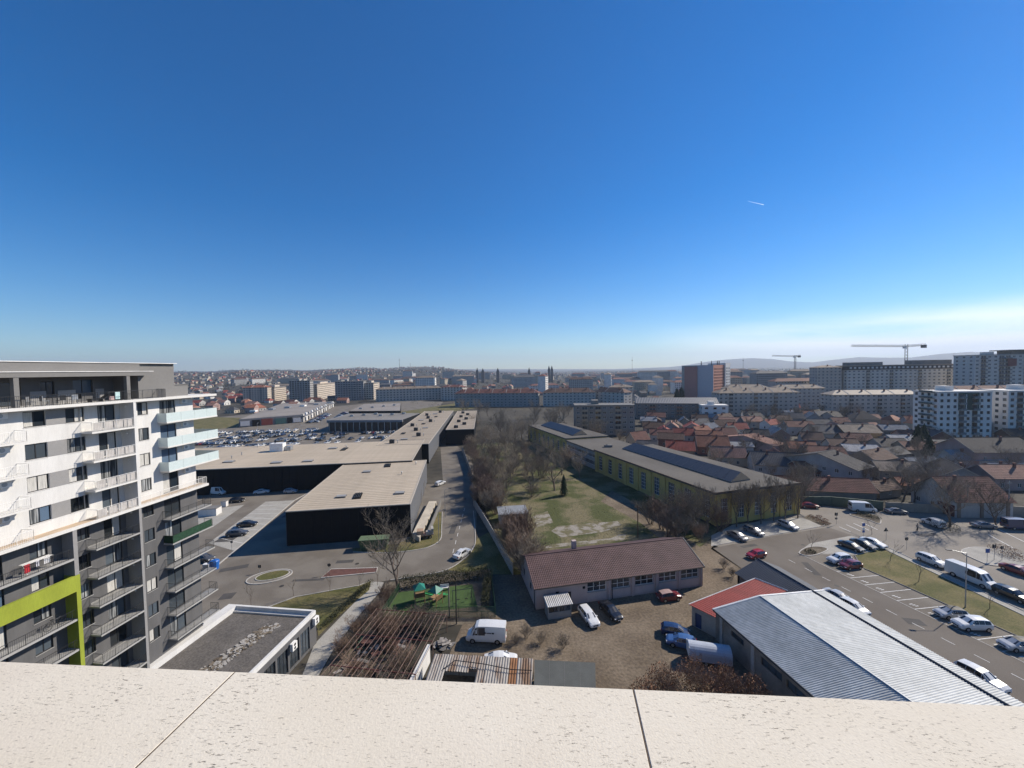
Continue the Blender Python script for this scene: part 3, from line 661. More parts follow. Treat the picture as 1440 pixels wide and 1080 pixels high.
tb = thing('terrace_table', 'dark table on the penthouse terrace', 'table', to_world(-14.6, 1.4, zp), apt.rotation_euler.z)
b = MB(); b.box(-.9, .9, -.45, .45, .7, .75); b.build('table_top', frame_dark, tb)
for sx in (-1, 1):
    for sy in (-1, 1):
        b = MB(); b.tube((sx * .8, sy * .35, 0), (sx * .8, sy * .35, .7), .025, n=5); b.build('leg', frame_dark, tb)
for i, (x, y, a) in enumerate(((-15.9, 1.2, 1.4), (-15.0, 0.7, 3.1), (-14.0, 0.7, 3.0), (-13.2, 1.4, -1.5))): chair(x, y, zp, a, frame_dark if i % 2 else metal_grey, 'chair at the dark table on the penthouse terrace', 'chairs at the terrace table')
chair(-17.0, 1.0, zp, 0.6, metal_grey, 'grey chair beside the column on the penthouse terrace')
lg = thing('sun_lounger', 'dark sun lounger behind the penthouse railing', 'lounger', to_world(-11.6, 1.0, zp), apt.rotation_euler.z)
b = MB(); b.box(-.9, .3, -.3, .3, .28, .36); b.build('seat', frame_dark, lg); b = MB(); T = Matrix.Translation((.3, 0, .32)) @ Matrix.Rotation(R(-32), 4, 'Y'); b.box(0, .75, -.3, .3, -.04, .04, T=T); b.build('backrest', frame_dark, lg)
for sx in (-.8, .2):
    b = MB(); b.box(sx - .02, sx + .02, -.28, .28, 0, .28); b.build('leg', frame_dark, lg)
ck = thing('towel_rack', 'rack with pale blue towel and pink cloth on penthouse terrace', 'rack', to_world(-10.0, 0.9, zp), apt.rotation_euler.z)
b = MB(); b.box(-.1, .38, -.02, .02, .15, .95); b.build('towel', M('pale_towel', (0.5, 0.68, 0.68), rough=.95), ck)
b = MB(); b.box(-.7, -.2, -.03, .03, .1, .5); b.build('cloth', M('pink_cloth', (0.55, 0.4, 0.38), rough=.95), ck)
b = MB(); b.tube((-.75, 0, .96), (.42, 0, .96), .015, n=5); b.tube((-.72, 0, 0), (-.72, 0, .96), .015, n=5); b.tube((.4, 0, 0), (.4, 0, .96), .015, n=5); b.build('frame', metal_dark, ck)
dr = thing('drying_rack', 'clothes drying rack with red and white laundry on grey balcony', 'drying rack', to_world(-17.6, 0.62, FZ[5]), apt.rotation_euler.z)
b = MB()
for j in range(8): b.tube((-1.0, -.28 + .08 * j, 1.0), (1.1, -.28 + .08 * j, 1.0), .012, n=4)
for x in (-.8, .9): b.tube((x, -.3, 0), (x, .3, 1.0), .014, n=4); b.tube((x, .3, 0), (x, -.3, 1.0), .014, n=4)
b.build('frame', metal_white, dr)
for (x0, x1, z0, nm, c) in ((-1.0, -.62, .25, 'red_shirt', (0.45, 0.03, 0.04)), (-.2, 0.02, .5, 'white_cloth', (.6, .6, .65)), (.35, .8, .45, 'white_cloth', (.62, .62, .62)), (.82, 1.05, .3, 'dark_cloth', (.03, .03, .035))):
    b = MB(); b.box(x0, x1, -.31, -.27, z0, 1.01); b.build(nm, M(nm + '_fabric' + str(int(x0 * 10)), c, rough=.95, var=.2, scale=4), dr)
bk = thing('bicycle', 'dark bicycle leaning against balcony railing inside lime frame', 'bicycle', to_world(-16.6, .5, FZ[7]), apt.rotation_euler.z)
for x in (-.55, .55):
    b = MB(); n = 14
    for j in range(n): t0_, t1_ = 2 * math.pi * j / n, 2 * math.pi * (j + 1) / n; b.tube((x + .33 * math.cos(t0_), 0, .35 + .33 * math.sin(t0_)), (x + .33 * math.cos(t1_), 0, .35 + .33 * math.sin(t1_)), .02, n=4, cap=False)
    b.build('wheel', rubber, bk)
b = MB(); [b.tube(p, q, .02, n=5) for p, q in (((-.55, 0, .35), (-.2, 0, .8)), ((-.2, 0, .8), (.4, 0, .85)), ((.4, 0, .85), (.55, 0, .35)), ((-.05, 0, .35), (-.2, 0, .8)), ((-.05, 0, .35), (.4, 0, .85)), ((-.55, 0, .35), (-.05, 0, .35)), ((.4, 0, .85), (.38, 0, 1.02)))]; b.build('frame', metal_dark, bk)
b = MB(); b.box(-.34, -.1, -.06, .06, .88, .94); b.build('saddle', trim, bk); b = MB(); b.tube((.38, -.25, 1.02), (.38, .25, 1.02), .015, n=5); b.build('handlebar', metal_dark, bk)
# ------------------------------------------------------------------ low podium building with gravel roof
pod_p = [Vector((-46.4, 57.2)), Vector((-29.6, 55.6)), Vector((-31.6, 40.5)), Vector((-46.6, 41.5))]
pod = thing('podium_building', 'low flat roofed building with white parapet and dark gravel roof', 'building', (pod_p[1].x, pod_p[1].y, 0), az_rz(pod_p[2], pod_p[1]))
Lp = (pod_p[1] - pod_p[2]).length
# local: x along right wall towards +far (0 at far corner), y to the left (into building)
DP = 14.3
b = MB(); HP = 5.0
wops = [(-1.5 - 2.2 * k - 1.9, -1.5 - 2.2 * k, 0.3, 3.6) for k in range(6)]
wall_open(b, -Lp, 0, 0, HP - 0.6, wops, .25); b.box(-Lp, 0, .3, DP, 0, 4.2); b.face([(0, 0, 0), (0, .3, 0), (0, .3, HP - .6), (0, 0, HP - .6)]); b.build('wall', grey_wall, pod)
for i, o in enumerate(wops):
    put_window(pod, lambda u, w_, z: (u, w_, z), (o[0] + o[1]) / 2, o[2], o[1] - o[0], o[3] - o[2], frame_dark, pane_m, 0, .2, 2, 0, .06)
gravel_roof = M('gravel_roof', (0.115, 0.105, 0.095), rough=.96, var=.2, scale=.5, fine=.3, bscale=5)
b = MB(); b.box(-Lp, -.35, .35, DP - .3, 4.2, 4.28); b.build('roof', gravel_roof, pod)
for nm, q in (('parapet', (-Lp, 0, -.02, .33)), ('parapet', (-.33, 0.02, .332, DP - 1.503)), ('parapet', (-Lp, 0.0, DP - 1.5, DP))):
    b = MB(); b.box(q[0], q[1], q[2], q[3], 4.0 if q[2] > .01 else HP - .6, HP); b.build(nm, white_wall, pod)
b = MB(); b.box(-.35 - .45, -.335, .36, DP - 1.55, 4.28, 4.5); b.build('roof_upstand', white_wall, pod)
for (x, z) in ((-0.5, 3.3), (-5.2, 2.9)):
    b = MB(); b.box(x - .45, x + .45, -.55, -.12, z, z + 1.0); o = b.build('air_conditioner', metal_white, pod)
    for dz in (.27, .73):
        g = MB(); [g.face([(x, -.553, z + dz), (x + .2 * math.cos(t), -.553, z + dz + .2 * math.sin(t)), (x + .2 * math.cos(t - .53), -.553, z + dz + .2 * math.sin(t - .53))]) for t in [.5236 * j for j in range(12)]]; g.build('fan_grille', trim, o)
b = MB(); rr = random.Random(4)
for i in range(420):
    t = rr.random(); x = -2.6 - t * 12.5; y = 4.6 + t * 2.3 + rr.uniform(-1.0, 1.1); s = rr.uniform(.05, .3); h = rr.uniform(.03, .12); a = rr.uniform(0, 3.1)
    T = Matrix.Translation((x, y, 4.28)) @ Matrix.Rotation(a, 4, 'Z'); b.box(-s, s, -s * .6, s * .6, 0, h, rr.choice((0, 0, 1, 2)), T=T)
stuff(b.build('rubble', [concrete, soil, twig], pod))
# ------------------------------------------------------------------ retail sheds on the left
def panel_roof(t, W, D, z, mat, pitch=1.45, x0=0.25, name='roof_panel', lim=60):
    n = max(1, min(lim, int((D - 0.5) / pitch))); p = (D - 0.5) / n; b = MB(); b.box(0, W - 2 * x0, 0.0, p - 0.12, 0, 0.10); b.box(0, W - 2 * x0, p - .12, p, 0, 0.02, 1)
    me = b.mesh(name, [mat, M('roof_seam', (.13, .10, .075), rough=.9, c2=(.3, .25, .2), scale=.5, t0=.45, t1=.55, stretch=(.4, 1, 1))])
    for k in range(n): link(name, me, t, (x0, 0.25 + k * p, z))
def skylight_part(t, x, y, z, w=2.4, d=1.5, rz=0.0):
    T = Matrix.Translation((x, y, z)) @ Matrix.Rotation(rz, 4, 'Z'); b = MB(); b.box(-w / 2, w / 2, -d / 2, d / 2, 0, .35, T=T); o = b.build('skylight', conc_dark, t)
    g = MB(); g.face([T @ Vector(p) for p in ((-w / 2 + .1, -d / 2 + .1, .36), (w / 2 - .1, -d / 2 + .1, .36), (w / 2 - .1, d / 2 - .1, .45), (-w / 2 + .1, d / 2 - .1, .45))])
    for q in ([(-w / 2 + .1, -d / 2 + .1, .352), (w / 2 - .1, -d / 2 + .1, .352), (w / 2 - .1, -d / 2 + .1, .36), (-w / 2 + .1, -d / 2 + .1, .36)],): g.face([T @ Vector(p) for p in q])
    g.build('skylight_glazing', M('dusty_glazing', (0.30, 0.29, 0.27), rough=.4), o)
def pipe_rack(t, x, y, z, L_=4.5, rz=0.0, n=4):
    T = Matrix.Translation((x, y, z)) @ Matrix.Rotation(rz, 4, 'Z'); b = MB()
    for k in range(n):
        u = (k - (n - 1) / 2) * 0.42; b.tube(T @ Vector((u, -L_ / 2, .35)), T @ Vector((u, L_ / 2, .35)), .09, n=5)
    for k in range(6):
        v = -L_ / 2 + L_ * k / 5; b.box(-n * .25, n * .25, v - .06, v + .06, 0, .24, T=T)
    b.build('pipe_rack', metal_dark, t)
def roof_unit(t, x, y, z, w=2.2, d=1.6, h=1.3, mat=None):
    b = MB(); b.box(x - w / 2, x + w / 2, y - d / 2, y + d / 2, z + .2, z + h); b.box(x - w / 2, x + w / 2, y - d / 2, y - d / 2 + .15, z, z + .2); b.box(x - w / 2, x + w / 2, y + d / 2 - .15, y + d / 2, z, z + .2)
    o = b.build('rooftop_unit', mat or metal_grey, t)
    g = MB(); g.tube((x - w * .2, y, z + h), (x - w * .2, y, z + h + .12), .45, n=10); g.build('fan', trim, o)
def vent(t, x, y, z, h=.8):
    b = MB(); b.tube((x, y, z), (x, y, z + h), .16, n=6); b.tube((x, y, z + h), (x, y, z + h + .18), .3, .1, n=6); b.build('roof_vent', metal_grey, t)
RT = R(7.7)
def local(t, p):
    c, s = math.cos(t.rotation_euler.z), math.sin(t.rotation_euler.z); dx, dy = p[0] - t.location.x, p[1] - t.location.y
    return (c * dx + s * dy, -s * dx + c * dy)
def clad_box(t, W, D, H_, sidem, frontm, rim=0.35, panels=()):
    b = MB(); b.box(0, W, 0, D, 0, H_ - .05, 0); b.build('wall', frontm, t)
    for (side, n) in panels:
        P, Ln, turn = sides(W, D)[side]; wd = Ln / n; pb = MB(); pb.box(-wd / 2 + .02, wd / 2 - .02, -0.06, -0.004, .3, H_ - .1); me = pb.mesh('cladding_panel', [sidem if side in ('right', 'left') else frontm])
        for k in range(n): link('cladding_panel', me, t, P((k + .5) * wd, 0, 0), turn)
    rm = M('rim_flashing', (0.42, 0.37, 0.30), rough=.7)
    b = MB(); e = .12
    for q in ((-e, W + e, -e, .22), (-e, W + e, D - .22, D + e), (-e, .22, .221, D - .221), (W - .22, W + e, .221, D - .221)): b.box(q[0], q[1], q[2], q[3], H_ - .049, H_ + rim)
    b.build('roof_rim', rm, t)
w1 = thing('warehouse', 'black clad warehouse with beige ribbed flat roof beside the loading road', 'warehouse', (-52.8, 87.8, 0), RT)
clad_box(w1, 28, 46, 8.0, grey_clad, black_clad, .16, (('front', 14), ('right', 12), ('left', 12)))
panel_roof(w1, 28, 46, 8.0, roof_beige, 1.45)
for p in ((478, 700), (561, 694), (515, 663), (449, 703)): x, y = local(w1, G(*p, 8.1)); 
for p, kind in (((480, 699), 's'), ((503, 698), 'p'), ((562, 694), 's'), ((516, 664), 's'), ((545, 655), 'p'), ((585, 653), 'v'), ((565, 667), 'v')):
    x, y = local(w1, G(*p, 8.1)); {'s': lambda: skylight_part(w1, x, y, 8.1), 'p': lambda: pipe_rack(w1, x, y, 8.1, 4.2, 0.12), 'v': lambda: vent(w1, x, y, 8.1)}[kind]()
# service door and loading bay on the road side
b = MB(); b.box(28.07, 28.12, 24, 27, 0.02, 3.2); b.box(28.07, 28.12, 33, 36.5, .02, 3.4); b.build('roller_door', grey_wall, w1)
l2 = thing('retail_shed', 'long black walled shop shed with beige roof and white rooftop unit', 'warehouse', (-131, 123.2, 0), R(6.9))
clad_box(l2, 96, 41, 8.5, black_clad, black_clad, .2, (('front', 40),))
panel_roof(l2, 96, 41, 8.5, roof_beige, 1.45)
for p, kind in (((391, 634), 'u'), ((405, 633), 'u2'), ((322, 650), 's'), ((389, 651), 's'), ((433, 649), 's'), ((326, 645), 'v'), ((362, 629), 'v'), ((484, 632), 'p'), ((468, 631), 's'), ((487, 630), 'v'), ((340, 640), 'v')):
    x, y = local(l2, G(*p, 8.6)); {'s': lambda: skylight_part(l2, x, y, 8.6, 3.4, 2), 'p': lambda: pipe_rack(l2, x, y, 8.6, 5), 'v': lambda: vent(l2, x, y, 8.6, 1.0), 'u': lambda: roof_unit(l2, x, y, 8.6, 5, 3, 3.2, metal_white), 'u2': lambda: roof_unit(l2, x, y, 8.6, 3, 2.4, 1.6)}[kind]()
l3 = thing('retail_shed', 'long shop shed running away behind the black warehouse, roof dotted with small units', 'warehouse', (-58.5, 163.6, 0), R(4.2))
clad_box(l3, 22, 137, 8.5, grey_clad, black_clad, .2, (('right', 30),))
panel_roof(l3, 22, 137, 8.5, roof_beige2, 2.9)
for i in range(15):
    x = 6 + (i % 3) * 4.0 + random.uniform(-1, 1); y = 4 + i * 8.6
    if i % 4 == 3: pipe_rack(l3, x, y, 8.6, 4)
    elif i % 4 == 1: skylight_part(l3, x, y, 8.6, 3, 1.8)
    else:
        roof_unit(l3, x, y, 8.6, 2.0, 1.4, 1.6, metal_dark); vent(l3, x + 2.4, y, 8.6, 1.3)
l4 = thing('retail_shed', 'brownish roofed annex on the far side of the long shop shed', 'warehouse', (-36.0, 206, 0), R(4.2))
clad_box(l4, 15, 95, 8.2, black_clad, black_clad, .2, (('front', 6), ('right', 20)))
panel_roof(l4, 15, 95, 8.2, roof_beige2, 2.9)
for i in range(7): roof_unit(l4, 5 + (i % 2) * 4, 6 + i * 12, 8.3, 2.2, 1.6, 1.4, metal_dark)
# the link between l2 and w1 stands against w1's back wall
def poly_building(name, label, pts, h, wallm, roofm, bands=(), cat='building', group=None, rim=.5):
    c = sum((Vector(p) for p in pts), Vector((0, 0))) / len(pts)
    t = thing(name, label, cat, (c.x, c.y, 0), 0, group); q = [(p[0] - c.x, p[1] - c.y) for p in pts]
    b = MB(); b.prism(q, 0, h, bottom=False); b.build('wall', wallm, t)
    ins = [(x * .985, y * .985) for x, y in q]; b = MB(); b.prism(ins, h + .002, h + .12); b.build('roof', roofm, t)
    return t, q
r1, q = poly_building('shop_building', 'low shop building with pale roof, dark front and red panel beyond car park', [(-205, 287), (-172, 312), (-211, 452), (-262, 436)], 6.2, M('shop_wall', (0.15, 0.15, 0.16), rough=.8), M('pale_roof', (0.24, 0.215, 0.19), rough=.9, var=.2, scale=.05), cat='shop')
A, B_, C_ = Vector(q[0]), Vector(q[1]), Vector(q[2])
def on_edge(t, A, B, u0, u1, z0, z1, out_, mat, name):
    d = (B - A); n = Vector((d.y, -d.x)).normalized(); p0 = A + d * u0; p1 = A + d * u1; b = MB()
    pts = [p0, p1, p1 + n * out_, p0 + n * out_]; b.prism([(p.x, p.y) for p in pts], z0, z1); return b.build(name, mat, t)
for (u0, u1, z0, z1, m, nm) in ((.02, .16, 1, 4.6, M('pale_fascia', (.42, .42, .44), rough=.7), 'sign_panel'), (.2, .32, .4, 5, black_clad, 'shop_front'), (.34, .52, .4, 5.2, M('red_panel', (.16, .035, .03), rough=.7), 'red_panel'), (.56, .74, .4, 4.8, M('teal_glass', (.05, .11, .11), rough=.15), 'shop_window'), (.76, .84, .4, 4.8, black_clad, 'shop_front'), (.86, .99, .6, 4, M('pale_fascia', (.42, .42, .44)), 'sign_panel')):
    on_edge(r1, A, B_, u0, u1, z0, z1, .3, m, nm)
for i in range(14):
    on_edge(r1, B_, C_, i / 14 + .008, i / 14 + .04, .1, 6.6, 1.2, metal_white if i % 2 else concrete, 'pier')
    on_edge(r1, B_, C_, i / 14 + .042, i / 14 + .069, 3.4, 4.2, 1.6, M('sign_board', (.35, .33, .32), rough=.6, obj_var=.5), 'sign_board')
on_edge(r1, B_, C_, 0, 1, 4.6, 5.2, 2.2, M('shop_wall', (0.15, 0.15, 0.16)), 'canopy')
for i in range(6): roof_unit(r1, -18 + i * 6, -30 + i * 16, 6.3, 5, 4, 1.6, metal_white if i % 3 == 0 else metal_grey)
r2, q = poly_building('shop_building', 'dark glazed shop building with grey roof beside the car park', [(-126, 262), (-74, 257), (-71, 296), (-128, 302)], 7.6, M('dark_shop_glass', (.022, .024, .028), rough=.2), M('grey_flat_roof', (.2, .185, .165), rough=.9, var=.2, scale=.05), cat='shop')
A, B_, C_, D_ = [Vector(p) for p in q]
on_edge(r2, A, B_, -.01, 1.01, 6.2, 7.7, 1.2, M('grey_fascia', (.2, .2, .21), rough=.6), 'fascia'); on_edge(r2, D_, A, 0, 1, 6.2, 7.72, 1.0, M('grey_fascia', (.2, .2, .21)), 'fascia')
for i in range(12): on_edge(r2, A, B_, i / 12 + .01, i / 12 + .018, 0, 6.19, .5, metal_grey, 'column')
for i in range(5): on_edge(r2, D_, A, i / 5 + .03, i / 5 + .05, 0, 6.19, .5, metal_white, 'column')
for i in range(6): roof_unit(r2, -18 + i * 7, 2 + (i % 3) * 5, 7.7, 2.5, 2, 1.2)
r3, q = poly_building('shop_building', 'flat roofed shop building with pale edge behind the dark glazed one', [(-139, 326), (-94, 322), (-116, 400), (-154, 398)], 7.0, black_clad, M('pale_roof', (0.24, 0.215, 0.19)), cat='shop')
for i in range(4): roof_unit(r3, -10 + i * 7, -18 + i * 10, 7.1, 2.5, 2, 1.2)
# ------------------------------------------------------------------ pitched roof helpers
def tile_surface(W, Ls, wave=0.30, row=0.42, amp=0.035, step=0.03):
    """interlocking roof tiles: waves across, stepped rows up the slope; returned as (x, s, h) quads"""
    nx = int(W / wave) * 4; nr = max(2, int(Ls / row)); pts = []
    prof = [0, 1, .6, .1]
    b = MB(); xs = [W * k / nx for k in range(nx + 1)]; hs = [amp * prof[k % 4] for k in range(nx + 1)]
    for r in range(nr):
        s0 = Ls * r / nr; s1 = Ls * (r + 1) / nr; base = len(b.v)
        for k in range(nx + 1):
            b.v.append((xs[k], s0, hs[k] + step)); b.v.append((xs[k], s1, hs[k]))
            b.v.append((xs[k], s0, 0 if r == 0 else hs[k] - .0))
        for k in range(nx):
            a = base + 3 * k; c = a + 3
            b.f.append((a, c, c + 1, a + 1)); b.m.append(0); b.f.append((a + 2, c + 2, c, a)); b.m.append(0)
    return b
def corr_surface(W, Ls, pitch=0.25, amp=0.035, rib=True):
    n = int(W / pitch); b = MB(); xs = []
    for k in range(n):
        x = W * k / n; p = W / n
        xs += [(x, 0), (x + p * .35, 0), (x + p * .5, amp), (x + p * .7, amp)] if rib else [(x, 0), (x + p * .25, amp * .7), (x + p * .5, amp), (x + p * .75, amp * .7)]
    xs.append((W, 0)); m = 1
    for (x, h) in xs: b.v.append((x, 0, h)); b.v.append((x, Ls, h))
    for k in range(len(xs) - 1): b.f.append((2 * k, 2 * k + 2, 2 * k + 3, 2 * k + 1)); b.m.append(0)
    return b
def place_surface(b, O, X, S, name, mat, parent, thick=0.06):
    """lay a (x, s, h) surface on a roof plane with origin O, unit x X and unit slope S; close it below"""
    O, X, S = Vector(O), Vector(X).normalized(), Vector(S).normalized(); N = X.cross(S)
    mx_x = max(v[0] for v in b.v); mx_s = max(v[1] for v in b.v)
    b.v = [tuple(O + X * v[0] + S * v[1] + N * v[2]) for v in b.v]
    c = [O - N * thick, O + X * mx_x - N * thick, O + X * mx_x + S * mx_s - N * thick, O + S * mx_s - N * thick]; d = [O, O + X * mx_x, O + X * mx_x + S * mx_s, O + S * mx_s]
    b.face(c[::-1])
    for k in range(4): j = (k + 1) % 4; b.face([c[k], c[j], d[j], d[k]])
    return b.build(name, mat, parent)
def tag_mat(): pass
# ------------------------------------------------------------------ pink workshop with plum tiled roof
pk_a, pk_b = Vector((3.4, 62.6)), Vector((33.7, 68.7))
pink_w = M('pink_plaster', (0.43, 0.34, 0.315), rough=.92, var=.12, scale=.35, fine=.06)
pk = thing('workshop', 'long pink plastered workshop with plum tiled roof in the yard', 'workshop', (pk_a.x, pk_a.y, 0), az_rz(pk_a, pk_b))
Wk = (pk_b - pk_a).length; Dk = 11.5; Hk = 3.9; Hr = 6.4
b = MB(); S = sides(Wk, Dk)
wo = []
for (x0, x1) in ((297, 415), (450, 565), (600, 715), (750, 860), (890, 1000)):
    def fu(px):
        d = ray(760 + px / 4.5, 815); n = Vector((-math.sin(pk.rotation_euler.z), math.cos(pk.rotation_euler.z), 0)); t = n.dot(Vector((pk_a.x, pk_a.y, 0))) / n.dot(d); p = d * t; return local(pk, p)[0]
    wo.append((fu(x0), fu(x1), 1.75, 3.35))
small = [(3.4, 4.0, 1.9, 2.6), (8.2, 8.7, 2.4, 2.9), (10.4, 10.8, 2.5, 2.9)]
wall_open(b, 0, Wk, 0, Hk, wo + small, .2)
wall_open(b, 0, Dk, 0, Hk, [(2, 3.4, 1.3, 2.7), (7, 8.4, 1.3, 2.7)], .2, S['left'][0]); wall_open(b, 0, Dk, 0, Hk, [], .2, S['right'][0]); wall_open(b, 0, Wk, 0, Hk, [], .2, S['back'][0])
b.face([(0, Dk, Hk), (0, 0, Hk), (0, Dk / 2, Hr - .08)]); b.face([(Wk, 0, Hk), (Wk, Dk, Hk), (Wk, Dk / 2, Hr - .08)]); b.build('wall', pink_w, pk)
for i, o in enumerate(wo):
    wn = put_window(pk, S['front'][0], (o[0] + o[1]) / 2, o[2], o[1] - o[0], o[3] - o[2], frame_white, pane_m, 0, .2, 2, 1, .07)
    b = MB(); b.box(o[0] - .1, o[1] + .1, -.12, -.002, o[2] - .08, o[2]); b.build('sill', concrete, pk)
    b = MB(); b.box(o[0], o[1], -.02, -.004, .35, o[2] - .2); b.build('apron_panel', M('pale_pink_plaster', (.47, .385, .36), rough=.92, var=.1), pk)
    b = MB(); b.box(o[1] + .35, o[1] + .75, -.16, -.003, 0, Hk - .05); b.build('pilaster', pink_w, pk)
for o in small: put_window(pk, S['front'][0], (o[0] + o[1]) / 2, o[2], o[1] - o[0], o[3] - o[2], frame_dark, pane_m, 0, .15, 0, 0, .05)
for v in (2.7, 7.7): put_window(pk, S['left'][0], v, 1.3, 1.4, 1.4, frame_dark, pane_m, -math.pi / 2, .15, 1, 0, .05)
b = MB(); n = 14
for k in range(n): t = 2 * math.pi * k / n; t1 = 2 * math.pi * (k + 1) / n; b.tube((1.9 + .42 * math.cos(t), -.02, 2.5 + .42 * math.sin(t)), (1.9 + .42 * math.cos(t1), -.02, 2.5 + .42 * math.sin(t1)), .05, n=4, cap=False)
b.build('satellite_ring', concrete, pk)
b = MB(); b.box(4.9, 6.1, -.05, -.004, .05, 2.3); b.build('door', frame_dark, pk)
b = MB()
for x in (-.3, 13.6, Wk + .25): b.tube((x, -.12, .1), (x, -.12, Hk), .06, n=6)
b.build('downpipe', trim, pk)
plum = M('plum_tiles', (0.105, 0.062, 0.058), rough=.75, var=.22, scale=.5, fine=.15, bscale=6)
sl = math.hypot(Dk / 2 + .5, Hr - Hk + .2); oh = .5
for side in (0, 1):
    tb_ = tile_surface(Wk + 2 * oh, sl, .32, .42)
    if side == 0: place_surface(tb_, (-oh, -.5, Hk - .12), (1, 0, 0), (0, Dk / 2 + .5, Hr - Hk + .12), 'roof', plum, pk)
    else: place_surface(tb_, (Wk + oh, Dk + .5, Hk - .12), (-1, 0, 0), (0, -Dk / 2 - .5, Hr - Hk + .12), 'roof', plum, pk)
b = MB(); b.tube((-oh, Dk / 2, Hr + .02), (Wk + oh, Dk / 2, Hr + .02), .14, n=8); b.build('ridge', plum, pk)
b = MB(); b.box(Wk + oh - .02, Wk + oh + .06, -.5, Dk / 2, 0, .2); b.v = [(x, y, z + Hk - .2 + (y + .5) / (Dk / 2 + .5) * (Hr - Hk + .12)) for x, y, z in b.v]; b.build('verge_board', concrete, pk)
b = MB(); b.tube((-oh, -.58, Hk - .16), (Wk + oh, -.58, Hk - .16), .07, n=6); b.build('gutter', trim, pk)
b = MB(); b.box(9.5, 10.3, Dk * .72, Dk * .72 + .7, Hk + 1.2, Hr + .5); b.build('chimney', pink_w, pk)
# little kiosk before the workshop
ki = thing('kiosk', 'small metal kiosk with corrugated lean-to roof before the pink wall', 'shed', (*G(771, 872)[:2], 0), pk.rotation_euler.z)
b = MB(); b.box(0, 3.9, 0, 2.0, .0, 1.1); b.box(0, .12, 0, 2, 1.1, 2.2); b.box(3.78, 3.9, 0, 2, 1.1, 2.2); b.box(.12, 3.78, 1.9, 2.0, 1.1, 2.35); b.build('wall', M('grey_tin', (.27, .27, .26), rough=.6, metal=.2), ki)
for k in range(6):
    b = MB(); b.box(.35 + k * .58, .85 + k * .58, .04, .06, 1.15, 2.1); b.build('pane', pane_m, ki)
place_surface(corr_surface(4.3, 2.5, .3, .08, False), (-.2, -.25, 2.2), (1, 0, 0), (0, 2.5, .5), 'roof', M('pale_tin', (.45, .44, .42), rough=.5, metal=.3, var=.2), ki)
# ------------------------------------------------------------------ yellow factory hall with blue rooflights
ylw = M('ochre_plaster', (0.50, 0.365, 0.125), rough=.92, var=.15, scale=.35, fine=.06)
gry = M('factory_grey', (.30, .29, .27), rough=.92, var=.15, scale=.4)
ya, yb = Vector((50.6, 95.2)), Vector((76.0, 102.0))
yr = az_rz(ya, yb)
yd = Vector((-0.33, 0.944)).normalized()        # the long side runs away to the left
yh = thing('factory_hall', 'long ochre factory hall with tall windows and blue sawtooth rooflights', 'factory', (ya.x, ya.y, 0), 0)
a0 = Vector((0, 0)); b0 = yb - ya; LY = 56.0; a1 = a0 + yd * LY; b1 = b0 + yd * (LY + 2)
HY = 8.0
def wall_line(t, P0, P1, h, ops, mat, dep=.3, zb=0):
    d = (P1 - P0); Ln = d.length; d.normalize(); n = Vector((-d.y, d.x))
    def P(u, w_, z): p = P0 + d * u + n * w_; return (p.x, p.y, z)
    b = MB(); wall_open(b, 0, Ln, zb, h, ops, dep, P); b.build('wall', mat, t)
    return P, Ln, math.atan2(d.y, d.x)
def bays(t, P0, P1, h, n, mat, wz=(1.2, 6.6), frac=.40, mull=2, trans=4, pil=True, pm=None):
    Ln = (P1 - P0).length; wd = Ln / n * frac; ops = [((k + .5) * Ln / n - wd / 2, (k + .5) * Ln / n + wd / 2, *wz) for k in range(n)]
    P, Ln, tr = wall_line(t, P0, P1, h, ops, mat)
    for o in ops: put_window(t, P, (o[0] + o[1]) / 2, o[2], wd, o[3] - o[2], frame_white, pane_m, tr, .3, mull, trans, .07)
    if pil:
        for k in range(n + 1):
            u = min(max(k * Ln / n, .3), Ln - .3); b = MB(); w2 = Ln / n * .14; q = [P(u - w2, -.25, 0), P(u + w2, -.25, 0), P(u + w2, -.002, 0), P(u - w2, -.002, 0)]
            b.prism([p[:2] for p in q], 0, h - .3); b.build('pilaster', pm or mat, t)
    return P
# left long wall (faces the meadow), front wall, right wall, end
bays(yh, a1, a0, HY, 9, ylw)
bays(yh, a0, b0, HY, 5, ylw)
bays(yh, b0, b1, HY, 9, ylw); wall_line(yh, b1, a1, HY, [], ylw)
ins = [a0 + Vector((-.6, -.6)), b0 + Vector((.7, -.4)), b1 + Vector((.6, .5)), a1 + Vector((-.7, .4))]
roof_c = M('felt_roof', (0.108, 0.098, 0.084), rough=.93, var=.22, scale=.09, fine=.1, bscale=1.2)
b = MB(); mid0 = (a0 + b0) / 2; mid1 = (a1 + b1) / 2
b.prism([(p.x, p.y) for p in ins], HY, HY + .45); b.build('roof', roof_c, yh)
b = MB(); b.prism([(p.x, p.y) for p in [ins[0] + Vector((-.1, -.1)), ins[1] + Vector((.1, -.1)), ins[1] + Vector((.1, .1)), ins[0] + Vector((-.1, .1))]], HY + .02, HY + .6); b.build('roof_edge', M('brown_edge', (.12, .085, .06), rough=.8), yh)
b = MB(); p, q = ins[0] + Vector((-.12, .2)), ins[3] + Vector((-.12, 0)); b.prism([(p.x, p.y), (p.x + .25, p.y), (q.x + .25, q.y), (q.x, q.y)], HY + .02, HY + .58); b.build('roof_edge', M('brown_edge', (.12, .085, .06)), yh)
blue_gl = M('blue_rooflight', (0.010, 0.017, 0.032), rough=.5, var=.12, scale=.3, spec=.5)
